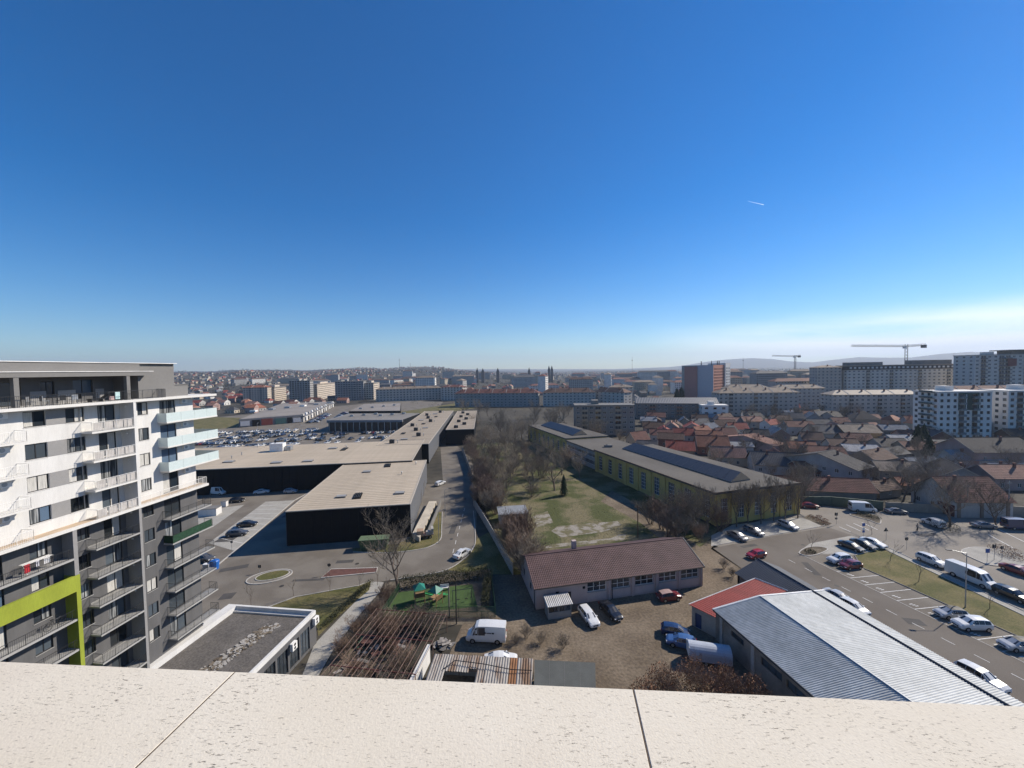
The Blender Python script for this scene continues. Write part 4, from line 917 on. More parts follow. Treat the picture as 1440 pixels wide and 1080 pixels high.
def rooflight(t, p, q, w_, h, z):
    """a ridge of glazing from p to q: the panes tilt towards the viewer's side"""
    d = (q - p).normalized(); n = Vector((d.y, -d.x))           # n: to the right
    A0 = p - n * w_ / 2; B0 = p + n * w_ / 2; A1 = q - n * w_ / 2; B1 = q + n * w_ / 2; r0 = p + n * w_ * .22 + d * 1.2; r1 = q + n * w_ * .22 - d * 1.2
    f = lambda v, zz: (v.x, v.y, zz)
    b = MB(); b.prism([(v.x, v.y) for v in (A0, A1, B1, B0)][::-1], z, z + .35); o = b.build('rooflight', conc_dark, t)
    zb_ = z + .352; N = 16
    for k in range(N):
        u0, u1 = k / N + .0008, (k + 1) / N - .0008
        P = [A0.lerp(A1, u0), A0.lerp(A1, u1)]; Rr = [r0.lerp(r1, u0), r0.lerp(r1, u1)]
        g = MB(); g.face([f(P[1], zb_), f(P[0], zb_), f(Rr[0], z + h), f(Rr[1], z + h)]); g.build('pane', blue_gl, o)
    g = MB(); g.face([f(B0, zb_), f(B1, zb_), f(r1, z + h), f(r0, z + h)]); g.face([f(A0, zb_), f(B0, zb_), f(r0, z + h)]); g.face([f(B1, zb_), f(A1, zb_), f(r1, z + h)]); g.build('rooflight_back', trim, o)
def yl(p, z): v = G(*p, z); return Vector((v.x - ya.x, v.y - ya.y))
rl0 = (yl((1031, 679), 8.6) + yl((1052, 674), 8.6)) / 2; rl1 = (yl((881, 634), 8.6) + yl((890, 626), 8.6)) / 2
rooflight(yh, rl0, rl1, 7.0, 2.2, HY + .45)
# lower connecting wing and the second hall farther on
c0 = a1 + Vector((.8, .3)); cw = b0 * .78
wing = thing('factory_wing', 'grey factory wing with strip windows between the two halls', 'factory', (ya.x + c0.x, ya.y + c0.y, 0), 0)
bb0 = cw; bb1 = cw + yd * 26; aa1 = yd * 26
P = wall_line(wing, aa1, Vector((0, 0)), 7.2, [(.8, 25, 4.6, 5.9), (.8, 25, 1.6, 3.2)], M('pale_factory', (.34, .33, .31), rough=.92), .25)[0]
for zz in (1.6, 4.6):
    for k in range(8): put_window(wing, P, .8 + 3.025 * (k + .5), zz, 3.0, 1.3 if zz > 4 else 1.6, frame_white, pane_m, math.atan2(-yd.y, -yd.x), .22, 2, 0, .08)
wall_line(wing, Vector((0, 0)), cw, 7.2, [], ylw); wall_line(wing, cw, bb1, 7.2, [], ylw); wall_line(wing, bb1, aa1, 7.2, [], ylw)
b = MB(); b.prism([(p.x, p.y) for p in (Vector((-.5, -.3)), cw + Vector((.5, -.3)), bb1 + Vector((.5, .4)), aa1 + Vector((-.5, .4)))], 7.202, 7.7); b.build('roof', roof_c, wing)
roof_unit(wing, 6, 8, 7.7, 3, 1.6, .9, conc_dark)
h2 = thing('factory_hall', 'far factory hall with shorter blue rooflight beside bare trees', 'factory', (ya.x + c0.x + aa1.x, ya.y + c0.y + aa1.y + .6, 0), 0)
d2 = yd * 46
P = bays(h2, d2, Vector((0, 0)), 8.0, 8, ylw, wz=(1.2, 6.2)); wall_line(h2, Vector((0, 0)), cw, 8, [], ylw); wall_line(h2, cw, cw + d2, 8, [], ylw); wall_line(h2, cw + d2, d2, 8, [], ylw)
b = MB(); b.prism([(p.x, p.y) for p in (Vector((-.5, -.3)), cw + Vector((.5, -.3)), cw + d2 + Vector((.5, .4)), d2 + Vector((-.5, .4)))], 8.002, 8.5); b.build('roof', roof_c, h2)
rooflight(h2, cw * .45 + yd * 5, cw * .45 + yd * 42, 7.5, 2.2, 8.5)
# ------------------------------------------------------------------ barn with bright ribbed metal roof
zinc = M('zinc_sheet', (0.39, 0.405, 0.395), rough=.6, metal=0.0, c2=(0.48, 0.495, 0.485), t0=.35, t1=.65, scale=.25, fine=.12, bscale=1.5, spec=.4, stretch=(1, 1, 1))
bA = Vector((29.2, 54.9)); bB = Vector((48.2, 59.0)); bdir = Vector((0.19, -0.982)).normalized()
bt = thing('barn', 'grey barn with bright ribbed zinc roof beside the red roofed shed', 'barn', (bA.x, bA.y, 0), 0)
barn_w = M('barn_wall', (.17, .145, .12), rough=.92, c2=(.26, .225, .19), scale=.4, t0=.4, t1=.6)
e0 = Vector((0, 0)); e1 = bB - bA; LB = 34.0; f0 = e0 + bdir * LB; f1 = e1 + bdir * LB; HE, HRg = 4.5, 6.5
rg0 = G(1069, 839, HRg); rg0 = Vector((rg0.x - bA.x, rg0.y - bA.y)); rg1 = rg0 + bdir * LB
wop = [(1.5 + 3.6 * k, 4.2 + 3.6 * k, 2.6, 3.5) for k in range(9)]
P, Ln, tr = wall_line(bt, e0, f0, HE - .2, [(3.0, 5.2, 2.7, 3.5), (8.0, 11, 2.5, 3.5), (11.6, 14.6, 2.5, 3.5), (18, 21, 2.5, 3.5), (24, 27, 2.5, 3.5)], barn_w, .25)
for (u0, u1, z0, z1) in ((3.0, 5.2, 2.7, 3.5), (8.0, 11, 2.5, 3.5), (11.6, 14.6, 2.5, 3.5), (18, 21, 2.5, 3.5), (24, 27, 2.5, 3.5)): put_window(bt, P, (u0 + u1) / 2, z0, u1 - u0, z1 - z0, frame_dark, pane_m, tr, .22, 2, 0, .06)
for u in (1.2, 6.8, 16, 23, 29):
    b = MB(); q = [P(u - .25, -.15, 0), P(u + .25, -.15, 0), P(u + .25, -.002, 0), P(u - .25, -.002, 0)]; b.prism([p[:2] for p in q], 0, HE - .25); b.build('pilaster', concrete, bt)
wall_line(bt, f0, f1, HE - .2, [], barn_w); wall_line(bt, f1, e1, HE - .2, [], barn_w); wall_line(bt, e1, e0, HE - .2, [], barn_w)
b = MB(); b.face([(e1.x, e1.y, HE - .2), (e0.x, e0.y, HE - .2), (rg0.x, rg0.y, HRg - .12)]); b.face([(f0.x, f0.y, HE - .2), (f1.x, f1.y, HE - .2), (rg1.x, rg1.y, HRg - .12)]); b.build('gable', barn_w, bt)
v3 = lambda p, z: Vector((p.x, p.y, z))
X3 = Vector((bdir.x, bdir.y, 0))
def slope_roof(eave, ridge, name='roof', mat=zinc, flip=False, pitch=.25, L_=LB, par=None, ze=HE, zr=HRg):
    S_ = v3(ridge, zr) - v3(eave, ze); Lx = L_
    xd = X3; Sp = S_ - xd * S_.dot(xd); sh = S_.dot(xd)
    sb = corr_surface(Lx, 1.0, pitch, .06)
    N = xd.cross(S_).normalized(); N = N if N.z > 0 else -N
    O_ = v3(eave, ze); sb.v = [tuple(O_ + xd * v[0] + S_ * v[1] + N * v[2]) for v in sb.v]
    for q in ([0, 0], ):
        c = [O_ - N * .08, O_ + xd * Lx - N * .08, O_ + xd * Lx + S_ - N * .08, O_ + S_ - N * .08]; d = [O_, O_ + xd * Lx, O_ + xd * Lx + S_, O_ + S_]
        sb.face(c)
        for k in range(4): j = (k + 1) % 4; sb.face([c[k], c[j], d[j], d[k]])
    return sb.build(name, mat, par or bt)
slope_roof(e0 - Vector((.35, .08)), rg0); slope_roof(e1 + Vector((.35, .08)), rg0)
b = MB(); b.tube(v3(rg0, HRg + .03), v3(rg1, HRg + .03), .12, n=6); b.build('ridge', metal_grey, bt)
for (t0_, s0) in ((3.2, .06), (12.4, .05), (24, .06)):
    O_ = v3(e0, HE) + X3 * t0_; S_ = v3(rg0, HRg) - v3(e0 - Vector((.35, .08)), HE); O_ += S_ * s0; b = MB(); N = X3.cross(S_).normalized(); N = N if N.z > 0 else -N
    O_ += N * .09; b.face([O_, O_ + X3 * 1.5, O_ + X3 * 1.5 + S_ * .2, O_ + S_ * .2]); b.build('roof_patch', M('translucent_sheet', (.09, .095, .10), rough=.5), bt)
b = MB(); n2 = Vector((-bdir.y, bdir.x)) * -1; p, q = e0 - Vector((.42, .1)), f0 - Vector((.42, .1)); b.tube(v3(p, HE - .05), v3(q, HE - .05), .11, n=6); b.build('gutter', metal_dark, bt)
# fascia over the small gable toward the red roof
b = MB(); p, q, s_ = e0 - Vector((.4, .1)), rg0, e1 + Vector((.4, .1)); dd = Vector((-bdir.x, -bdir.y)) * .25
for (m0, z0, m1, z1) in ((p, HE, q, HRg), (q, HRg, s_, HE)):
    b.face([v3(m0, z0 - .25), v3(m1, z1 - .25), v3(m1, z1 + .1), v3(m0, z0 + .1)]); b.face([v3(m0, z0 + .1), v3(m1, z1 + .1), v3(m1 + dd, z1 + .1), v3(m0 + dd, z0 + .1)]); b.face([v3(m0 + dd, z0 - .25), v3(m0 + dd, z0 + .1), v3(m1 + dd, z1 + .1), v3(m1 + dd, z1 - .25)])
b.build('verge_board', metal_white, bt)
# red roofed shed
rs = thing('shed', 'small shed with bright red tiled roof against the barn gable', 'shed', (27.2, 58.1, 0), 0)
red_t = M('red_tiles', (0.25, 0.034, 0.028), rough=.65, var=.15, scale=.6, fine=.12, bscale=6)
g0, g1 = Vector((0, 0)), Vector((3.4, -1.35)); gx = Vector((12.4, 3.9))
ra, rb_, rc, rd = Vector((0.0, 0.0)), Vector((2.9, -2.0)), Vector((14.6, 0.6)), Vector((12.9, 4.4))
P, Ln, tr = wall_line(rs, ra, Vector((2.2, -2.9)), 3.1, [(.5, 1.5, .05, 2.3)], M('shed_plaster', (.33, .29, .25), rough=.92, var=.2, scale=.5), .2)
b = MB(); q = [P(.5, .12, 0), P(1.5, .12, 0), P(1.5, .18, 0), P(.5, .18, 0)]; b.prism([p[:2] for p in q], .05, 2.3); b.build('door', M('blue_door', (.03, .05, .12), rough=.5), rs)
wall_line(rs, rd, ra, 3.1, [(4, 5.2, 1.2, 2.4)], MATS['shed_plaster'], .2); wall_line(rs, Vector((2.2, -2.9)), Vector((13.6, -.6)), 3.1, [], MATS['shed_plaster']); wall_line(rs, Vector((13.6, -.6)), rd, 3.1, [], MATS['shed_plaster'])
OO = Vector((-.35, .25, 3.15)); XX = Vector((2.35, -3.05, 0)); 
Sx = Vector((12.9, 4.2, 1.55)); Sx_h = Sx
tsb = tile_surface(4.3, Sx.length, .32, .42); N = XX.cross(Sx).normalized(); xu, su = XX.normalized(), Sx.normalized()
XX2 = Vector((2.8, -3.7, 0)).normalized()
tsb = tile_surface(4.6, Sx.length, .32, .42); place_surface(tsb, OO, XX2, Sx, 'roof', red_t, rs)
b = MB(); a_, c_ = OO + Sx, OO + Sx + XX2 * 4.6; b.tube(a_ + Vector((0, 0, .06)), c_ + Vector((0, 0, .06)), .1, n=6); b.tube(OO + Vector((0, 0, .05)), a_ + Vector((0, 0, .05)), .07, n=6); b.build('ridge', metal_white, rs)
# long slate grey gabled shed between barn and road
slate = M('blue_grey_sheet', (0.052, 0.062, 0.08), rough=.65, metal=0.0, var=.1, scale=.4, spec=.5)
st = thing('long_shed', 'long dark gabled shed with blue grey ribbed roof along the road', 'shed', (39.6, 67.2, 0), 0)
s0_, sr, s1_ = Vector((0, 0)), Vector((4.5, .9)), Vector((8.6, 1.6)); 
for (A_, B2) in ((s0_, s0_ + bdir * 42), (s1_ + bdir * 42, s1_)): wall_line(st, A_ + Vector((.3, .06)) if A_ is s0_ else A_ - Vector((.3, .06)), B2 + Vector((.3, .06)) if A_ is s0_ else B2 - Vector((.3, .06)), 2.9, [], M('dark_render', (.14, .13, .125), rough=.9))
wall_line(st, s1_, s0_, 2.9, [], MATS['dark_render']); wall_line(st, s0_ + bdir * 42, s1_ + bdir * 42, 2.9, [], MATS['dark_render'])
b = MB(); b.face([v3(s1_, 2.9), v3(s0_, 2.9), v3(sr, 4.9)]); b.face([v3(s0_ + bdir * 42, 2.9), v3(s1_ + bdir * 42, 2.9), v3(sr + bdir * 42, 4.9)]); b.build('gable', MATS['dark_render'], st)
dn = Vector((bdir.x, bdir.y)) * -.4
slope_roof(s0_ + dn - Vector((.3, .05)), sr + dn, 'roof', slate, L_=42.6, par=st, ze=3.0, zr=5.0, pitch=.3); slope_roof(s1_ + dn + Vector((.3, .05)), sr + dn, 'roof', slate, L_=42.6, par=st, ze=3.0, zr=5.0, pitch=.3)
b = MB(); b.tube(v3(sr + dn, 5.05), v3(sr + bdir * 42, 5.05), .1, n=6); b.build('ridge', slate, st)
# ------------------------------------------------------------------ tin roofed lean-to and grey felt roof at the foot of our building
tin = M('rusty_tin', (0.30, 0.28, 0.255), rough=.65, metal=.1, c2=(.15, .09, .055), scale=.7, t0=.47, t1=.62, fine=.15, stretch=(1, .25, 1))
lt = thing('lean_to', 'low lean-to with rusty corrugated tin roof, part of it missing', 'shed', (*G(611, 920, 2.6)[:2], 0), 0)
q0 = Vector((lt.location.x, lt.location.y))
def ltp(p, z): v = G(*p, z); return Vector((v.x - q0.x, v.y - q0.y, z))
T0, T1, T2, T3 = ltp((611, 920), 2.7), ltp((750, 927), 2.7), ltp((749, 962), 2.3), ltp((588, 958), 2.3)
wx = (T1 - T0); wl = wx.length; xu = wx.normalized(); sd = (T3 - T0) - xu * (T3 - T0).dot(xu)
n_ = 13
for k in range(n_):
    full = not (2 <= k <= 5); sw = wl / n_; f_ = 1.0 if full else (.62 if k < 5 else .5)
    sb = corr_surface(sw - .01, sd.length * f_, .30, .085, False); place_surface(sb, T0 + xu * (sw * k) + sd * f_ + Vector((0, 0, random.uniform(0, .05) + .02 * (k % 2))), xu, -sd, 'tin_sheet', tin if k != 10 else M('rust_sheet', (.23, .11, .05), rough=.8, var=.3, scale=.8), lt, .02)
b = MB()
for k in range(5): p = T0 + xu * (wl * k / 4 * .98 + .05); b.tube((p.x, p.y, 0), (p.x, p.y, 2.6), .06, n=5)
b.build('post', frame_brown, lt)
b = MB(); p, q = T0 + Vector((0, .1, -.08)), T1 + Vector((0, .1, -.08)); b.tube(p, q, .06, n=5); m_ = sd * .55; b.tube(p + m_, q + m_, .06, n=5); b.tube(p + sd, q + sd, .06, n=5); b.build('rafter', frame_brown, lt)
b = MB(); b.face([T0 + Vector((0, 0, -2.69)), T1 + Vector((0, 0, -2.69)), T1 + Vector((0, 0, -.2)), T0 + Vector((0, 0, -.2))]); b.build('back_wall', conc_dark, lt)
b = MB(); z_ = 2.95; pts = [ltp((622, 943), 2.5), ltp((640, 930), 2.9), ltp((680, 935), 2.9), ltp((720, 943), 2.75), ltp((748, 944), 2.7)]
for i in range(4): b.tube(pts[i] + Vector((0, 0, .12)), pts[i + 1] + Vector((0, 0, .12)), .05, n=5)
b.build('cable', trim, lt)
ft = thing('garage', 'low garage with dark grey felt roof beside the rusty tin lean-to', 'shed', (*G(751, 928, 2.7)[:2], 0), 0); q0 = Vector((ft.location.x, ft.location.y))
f4 = [ltp((751.5, 928), 2.7), ltp((837, 932), 2.7), ltp((838, 975), 2.7), ltp((751, 970), 2.7)]
b = MB(); b.prism([(p.x * .98 + .03, p.y * .98 - .03) for p in f4], 0, 2.58); b.build('wall', concrete, ft)
b = MB(); b.prism([(p.x, p.y) for p in f4], 2.6, 2.72); b.build('roof', M('green_grey_felt', (.088, .092, .085), rough=.9, var=.15, scale=.6, fine=.12), ft)
b = MB(); p, q = f4[0], f4[3]; 
for k in range(1, 4): u0 = f4[0].lerp(f4[1], k / 4); u1 = f4[3].lerp(f4[2], k / 4); b.tube((u0.x, u0.y, 2.725), (u1.x, u1.y, 2.725), .02, n=4)
b.build('felt_seam', conc_dark, ft)
# white plastered boundary wall
ww = thing('boundary_wall', 'white plastered boundary wall stub by the tin lean-to', 'wall', (*G(603, 907, 2.4)[:2], 0), 0); q0 = Vector((ww.location.x, ww.location.y))
p, q = ltp((603, 907), 2.4), ltp((578, 957), 2.4); b = MB(); b.prism([(p.x - .15, p.y), (p.x + .15, p.y), (q.x + .15, q.y), (q.x - .15, q.y)], 0, 2.4); b.build('wall', white_wall, ww)
b = MB(); b.prism([(p.x - .2, p.y + .05), (p.x + .2, p.y + .05), (q.x + .2, q.y), (q.x - .2, q.y)], 2.4, 2.48); b.build('cap', slab_white, ww)
# concrete wall between road and meadow
cwl = thing('boundary_wall', 'weathered concrete panel wall between the road and the meadow', 'wall', (-6.4, 94.2, 0), 0)
pts = [Vector((5.9, -20.6)), Vector((0, 0)), Vector((-5.5, 18)), Vector((-9.5, 50)), Vector((-19, 96))]
wm_ = M('wall_panels', (.33, .31, .28), rough=.93, var=.25, scale=.4, obj_var=.08)
for i in range(len(pts) - 1):
    d = pts[i + 1] - pts[i]; n = max(1, int(d.length / 2.6)); u = d / n; ang = math.atan2(u.y, u.x); me = cached(('cwp', round(u.length, 2)), lambda: (lambda b: (b.box(.06, u.length - .06, -.06, .06, 0, 2.3), b.mesh('wall_panel', [wm_]))[1])(MB())); mp_ = cached('cwpost', lambda: (lambda b: (b.box(-.09, .09, -.1, .1, 0, 2.45), b.mesh('post', [concrete]))[1])(MB()))
    for k in range(n): p = pts[i] + u * k; link('wall_panel', me, cwl, (p.x, p.y, 0), ang); link('post', mp_, cwl, (p.x, p.y, 0), ang)
# little grey shed in the meadow
ms = thing('meadow_shed', 'small grey flat roofed shed in the meadow among bare bushes', 'shed', (*G(703, 740)[:2], 0), 0.12)
b = MB(); wall_open(b, 0, 7.2, 0, 2.9, [(4.5, 5.6, 0.02, 2.1)], .15); b.box(0, 7.2, .16, 5.5, 0, 2.9); b.build('wall', M('shed_grey', (.24, .24, .24), rough=.9, var=.2, scale=.5), ms)
b = MB(); b.box(-.3, 7.5, -.3, 5.8, 2.902, 3.08); b.build('roof', M('grey_sheet_roof', (.22, .23, .24), rough=.7, var=.15), ms); b = MB(); b.box(4.5, 5.6, .1, .14, .02, 2.1); b.build('door', frame_brown, ms)
# ------------------------------------------------------------------ houses
WALLS = {'cream': (.46, .40, .31), 'white': (.62, .60, .56), 'grey': (.27, .265, .26), 'pale': (.40, .385, .36), 'pink': (.36, .25, .22), 'orange': (.52, .29, .13), 'brick': (.20, .10, .075), 'stone': (.24, .21, .175), 'blue': (.34, .325, .31)}
ROOFS = {'red': (.26, .06, .045), 'rust': (.25, .10, .06), 'terracotta': (.30, .16, .115), 'brown': (.105, .06, .045), 'redbrown': (.155, .065, .05), 'dark': (.042, .04, .042), 'slate': (.075, .075, .08), 'sheet': (.25, .255, .26), 'palesheet': (.40, .385, .365), 'tan': (.23, .18, .135)}
WM = lambda k: M('plaster_' + k, WALLS[k], rough=.93, var=.2, scale=.25, fine=.1, obj_var=.06)
RM = lambda k: M('roofing_' + k, ROOFS[k], rough=.82, var=.3, scale=.35, fine=.2, bscale=3, obj_var=.1)
def house(x, y, W, D, he, hr, rz, wall, roof, label, hip=False, nw=3, storeys=1, gable_win=True, group=None, tiles=True, z0=0.0, name='house', centre=True, coarse=(.55, .6), chim=True, cat='house'):
    rz = R(rz); c, s = math.cos(rz), math.sin(rz)
    ox, oy = (x - c * W / 2, y - s * W / 2) if centre else (x, y)
    t = thing(name, label, cat, (ox, oy, z0), rz, group); S = sides(W, D); b = MB(); wins = []
    for sd in ('front', 'right', 'left', 'back'):
        P, Ln, turn = S[sd]; ops = []
        n = nw if sd in ('front', 'back') else max(1, int(Ln / 3.6))
        for st_ in range(storeys):
            zb = .95 + st_ * 2.9
            if zb + 1.3 > he: break
            for k in range(n):
                u = (k + .5) * Ln / n; ops.append((u - .55, u + .55, zb, zb + 1.3))
        wall_open(b, 0, Ln, 0, he, ops, .14, P)
        if sd != 'back': wins += [(P, o, turn) for o in ops]
    if not hip:
        b.face([(0, D, he), (0, 0, he), (0, D / 2, hr - .06)]); b.face([(W, 0, he), (W, D, he), (W, D / 2, hr - .06)])
    b.build('wall', WM(wall), t)
    for P, o, turn in wins: put_window(t, P, (o[0] + o[1]) / 2, o[2], 1.1, 1.3, frame_white if wall != 'white' else frame_brown, pane_m, turn, .14, 1, 0, .07, two=False)
    ov = .45; rise = hr - he; run = D / 2; sl = math.hypot(rise, run) * (1 + ov / run); zz = he - rise * ov / run; rm = RM(roof)
    if hip:
        b = MB(); h0 = min(W / 2 - .3, D / 2 * 1.0); z1 = hr; e = ov
        A = [(-e, -e, zz), (W + e, -e, zz), (W + e, D + e, zz), (-e, D + e, zz)]; r0, r1 = (h0, D / 2, z1), (W - h0, D / 2, z1)
        b.face([A[0], A[1], r1, r0]); b.face([A[1], A[2], r1]); b.face([A[2], A[3], r0, r1]); b.face([A[3], A[0], r0]); b.face(A[::-1]); rf = b.build('roof', rm, t)
    else:
        rf = None
        for sgn in (0, 1):
            sb = tile_surface(W + 2 * ov, sl, coarse[0], coarse[1], .05, .05) if tiles else corr_surface(W + 2 * ov, sl, .3, .05)
            if sgn == 0: rf = place_surface(sb, (-ov, -ov, zz), (1, 0, 0), (0, run, rise), 'roof', rm, t)
            else: place_surface(sb, (W + ov, D + ov, zz), (-1, 0, 0), (0, -run, rise), 'roof', rm, t)
        b = MB(); b.tube((-ov, D / 2, hr + .04), (W + ov, D / 2, hr + .04), .13, n=5); b.build('ridge', rm, t)
        for xx in (-ov - .05, W + ov + .001):
            b = MB(); 
            for (y0, y1) in ((-ov, D / 2), (D + ov, D / 2)):
                q = [(xx, y0, zz - .16), (xx, y1, hr - .16), (xx, y1, hr + .08), (xx, y0, zz + .08)]; b.face(q); b.face([(p[0] + .05, p[1], p[2]) for p in q][::-1]); b.face([q[2], q[3], (xx + .05, q[3][1], q[3][2]), (xx + .05, q[2][1], q[2][2])])
            b.build('verge_board', M('verge_boards', (.30, .26, .22), rough=.85, obj_var=.6), t)
    if chim:
        u = W * (.3 if int(x) % 2 else .65); b = MB(); b.box(u - .3, u + .3, D * .36, D * .36 + .5, he + rise * .5, hr + .7); b.box(u - .36, u + .36, D * .36 - .06, D * .36 + .56, hr + .7, hr + .8); b.build('chimney', WM('brick'), rf)
    return t
HL = [
 (962, 622, 10, 8, 4, 7, -15, 'cream', 'red', 'cream cottage with red roof behind the factory rooflight', {}),
 (985, 611, 9, 9, 4.5, 7, 68, 'cream', 'red', 'cream house with red roof, gable towards the factory', {}),
 (1040, 613, 10, 9, 4, 7, -10, 'white', 'red', 'white house with bright red roof in front of the grey apartment block', {}),
 (957, 647, 11, 9, 4.5, 7.5, -20, 'stone', 'red', 'stone coloured house with two-level red roof beside the factory', {}),
 (1004, 640, 13, 10, 4, 8, -15, 'brick', 'rust', 'brick house with large rust roof near the factory', {}),
 (1044, 640, 9, 7, 4, 5.4, -12, 'pale', 'sheet', 'pale box-like house with grey sheet roof beyond the factory', {}),
 (1096, 640, 9, 26, 4.6, 7.5, 30, 'pink', 'terracotta', 'long pinkish house with terracotta roof running towards the blocks', {'nw': 2}),
 (1071, 636, 12, 9, 3, 6.5, -15, 'grey', 'dark', 'grey house with black roof beside the long pinkish house', {}),
 (1128, 612, 14, 9, 5, 7.5, -10, 'pale', 'redbrown', 'two storey pale house with red brown roof and dark porch', {'storeys': 1}),
 (1168, 621, 16, 10, 4.5, 8, -8, 'cream', 'slate', 'cream house with dark slate roof next to the orange gabled house', {}),
 (1214, 622, 17, 11, 5, 8.4, -6, 'orange', 'tan', 'house with orange gable and tan roof', {'nw': 4}),
 (1098, 668, 17, 10, 3.6, 7.4, -18, 'pale', 'slate', 'wide low house with dark grey roof behind the factory end', {}),
 (1150, 676, 11, 8, 3.4, 5.8, -8, 'brick', 'brown', 'brick cottage with white framed windows above the long rust roof', {'nw': 3}),
 (1165, 655, 13, 9, 4, 7, -14, 'brick', 'redbrown', 'brick house with red brown roof behind the brick cottage', {}),
 (1216, 684, 10, 22, 6.0, 9.5, 26, 'blue', 'dark', 'tall grey plastered house with long blank gable wall', {'nw': 1, 'storeys': 2}),
 (1150, 702, 30, 8, 2.8, 5.6, -11, 'stone', 'redbrown', 'long low outbuilding with ragged rust tiled roof along the street', {'nw': 0, 'coarse': (.4, .55)}),
 (1220, 600, 13, 12, 5, 9.5, -20, 'stone', 'dark', 'house with steep black pyramid roof before the beige blocks', {'hip': True}),
 (1281, 632, 13, 10, 4, 6, -8, 'pale', 'palesheet', 'house with pale sheet metal roof beside dark trees', {'tiles': False}),
 (1303, 646, 13, 10, 4, 6.6, -12, 'stone', 'redbrown', 'stone house with faded red roof among sheds', {}),
 (1346, 642, 17, 9, 5, 6.4, -8, 'grey', 'slate', 'grey house with low dark roof below the green panelled block', {}),
 (1416, 662, 22, 14, 7, 11, -4, 'pink', 'dark', 'large pinkish house with tall black roof', {'nw': 3, 'storeys': 2}),
 (1380, 662, 15, 10, 4, 6.6, -8, 'pale', 'sheet', 'pale house with grey sheet roof before the large pinkish house', {'tiles': False}),
 (1434, 690, 14, 9, 4, 7, -5, 'pink', 'terracotta', 'pink house with pale terracotta roof by the street wall', {}),
 (1366, 684, 14, 9, 4.4, 7.2, 60, 'grey', 'dark', 'dark gabled house with a white tarpaulin behind the garage house', {}),
 (1216, 648, 12, 9, 4, 6, -14, 'pale', 'palesheet', 'house with pale flat-pitched roof above the tall blank gable', {'tiles': False}),
 (1246, 660, 13, 9, 4, 6.8, 20, 'stone', 'brown', 'brown roofed house turned towards the tall blank gable', {}),
 (1262, 640, 12, 9, 4, 6.6, -5, 'grey', 'dark', 'grey house with black roof left of the pale metal roof', {}),
 (1268, 676, 12, 8, 3.4, 5.8, -16, 'stone', 'tan', 'low tan roofed house inside the walled yard', {}),
 (1310, 668, 12, 8, 3.4, 5.6, 8, 'stone', 'sheet', 'shed like house with grey sheet roof in the walled yard', {'tiles': False}),
 (1292, 694, 9, 6, 2.6, 4.2, -12, 'stone', 'rust', 'small rust roofed outbuilding behind the street wall', {'nw': 1}),
 (1252, 700, 8, 6, 2.6, 4.4, 12, 'stone', 'brown', 'small brown roofed outbuilding behind the green fence', {'nw': 1}),
 (1190, 640, 11, 8, 4, 6.6, -12, 'cream', 'brown', 'cream house with brown roof between slate and red roofs', {}),
 (1130, 642, 10, 8, 3.6, 6, -22, 'stone', 'rust', 'stone cottage with rust roof beside the terracotta long roof', {}),
 (1060, 602, 11, 9, 4.5, 7, -10, 'cream', 'terracotta', 'cream house with terracotta roof at the foot of the grey block', {}),
 (1100, 600, 11, 8, 4.5, 7, -14, 'pale', 'brown', 'pale house with brown roof at the foot of the grey block', {}),
 (930, 622, 11, 8, 4, 6.4, -20, 'pale', 'redbrown', 'pale house with maroon roof behind the factory wing', {}),
 (912, 600, 10, 8, 4, 6.4, -20, 'stone', 'sheet', 'stone shed with grey roof behind the apartment block in the trees', {'tiles': False}),
]
for (px, py, W_, D_, he, hr, rz, wa, ro, lab, kw) in HL:
    p = G(px, py); kw = dict(kw); kw.setdefault('nw', max(2, int(W_ / 3.6))); house(p.x, p.y, W_, D_, he, hr, rz, wa, ro, lab, **kw)
BLK = ((267, 285, 42), (232, 205, 26), (268, 205, 26), (388, 375, 70), (425, 335, 42), (325, 265, 40), (376, 265, 36), (196, 312, 42), (262, 352, 32), (220, 360, 32), (128, 305, 40), (60, 235, 32), (120, 428, 24), (62, 415, 40), (100, 400, 28), (-18, 424, 56), (-142, 530, 56), (-80, 520, 28), (-362, 550, 26), (-350, 578, 28), (-300, 552, 24), (-295, 612, 52), (-230, 552, 30), (-206, 575, 30), (235, 450, 46))
cen = [(G(h_[0], h_[1]).x, G(h_[0], h_[1]).y + h_[3] / 2, max(h_[2], h_[3])) for h_ in HL] + [(120, 103, 20)]
rh = random.Random(15); kf = 0; tr_ = 0
wn = {'white': 'white', 'cream': 'cream', 'grey': 'grey', 'pale': 'pale', 'pink': 'pinkish', 'stone': 'stone coloured', 'brick': 'brick'}; rn0 = {'red': 'red', 'rust': 'rust', 'terracotta': 'terracotta', 'brown': 'brown', 'redbrown': 'red brown', 'dark': 'black', 'slate': 'slate grey', 'sheet': 'grey sheet'}
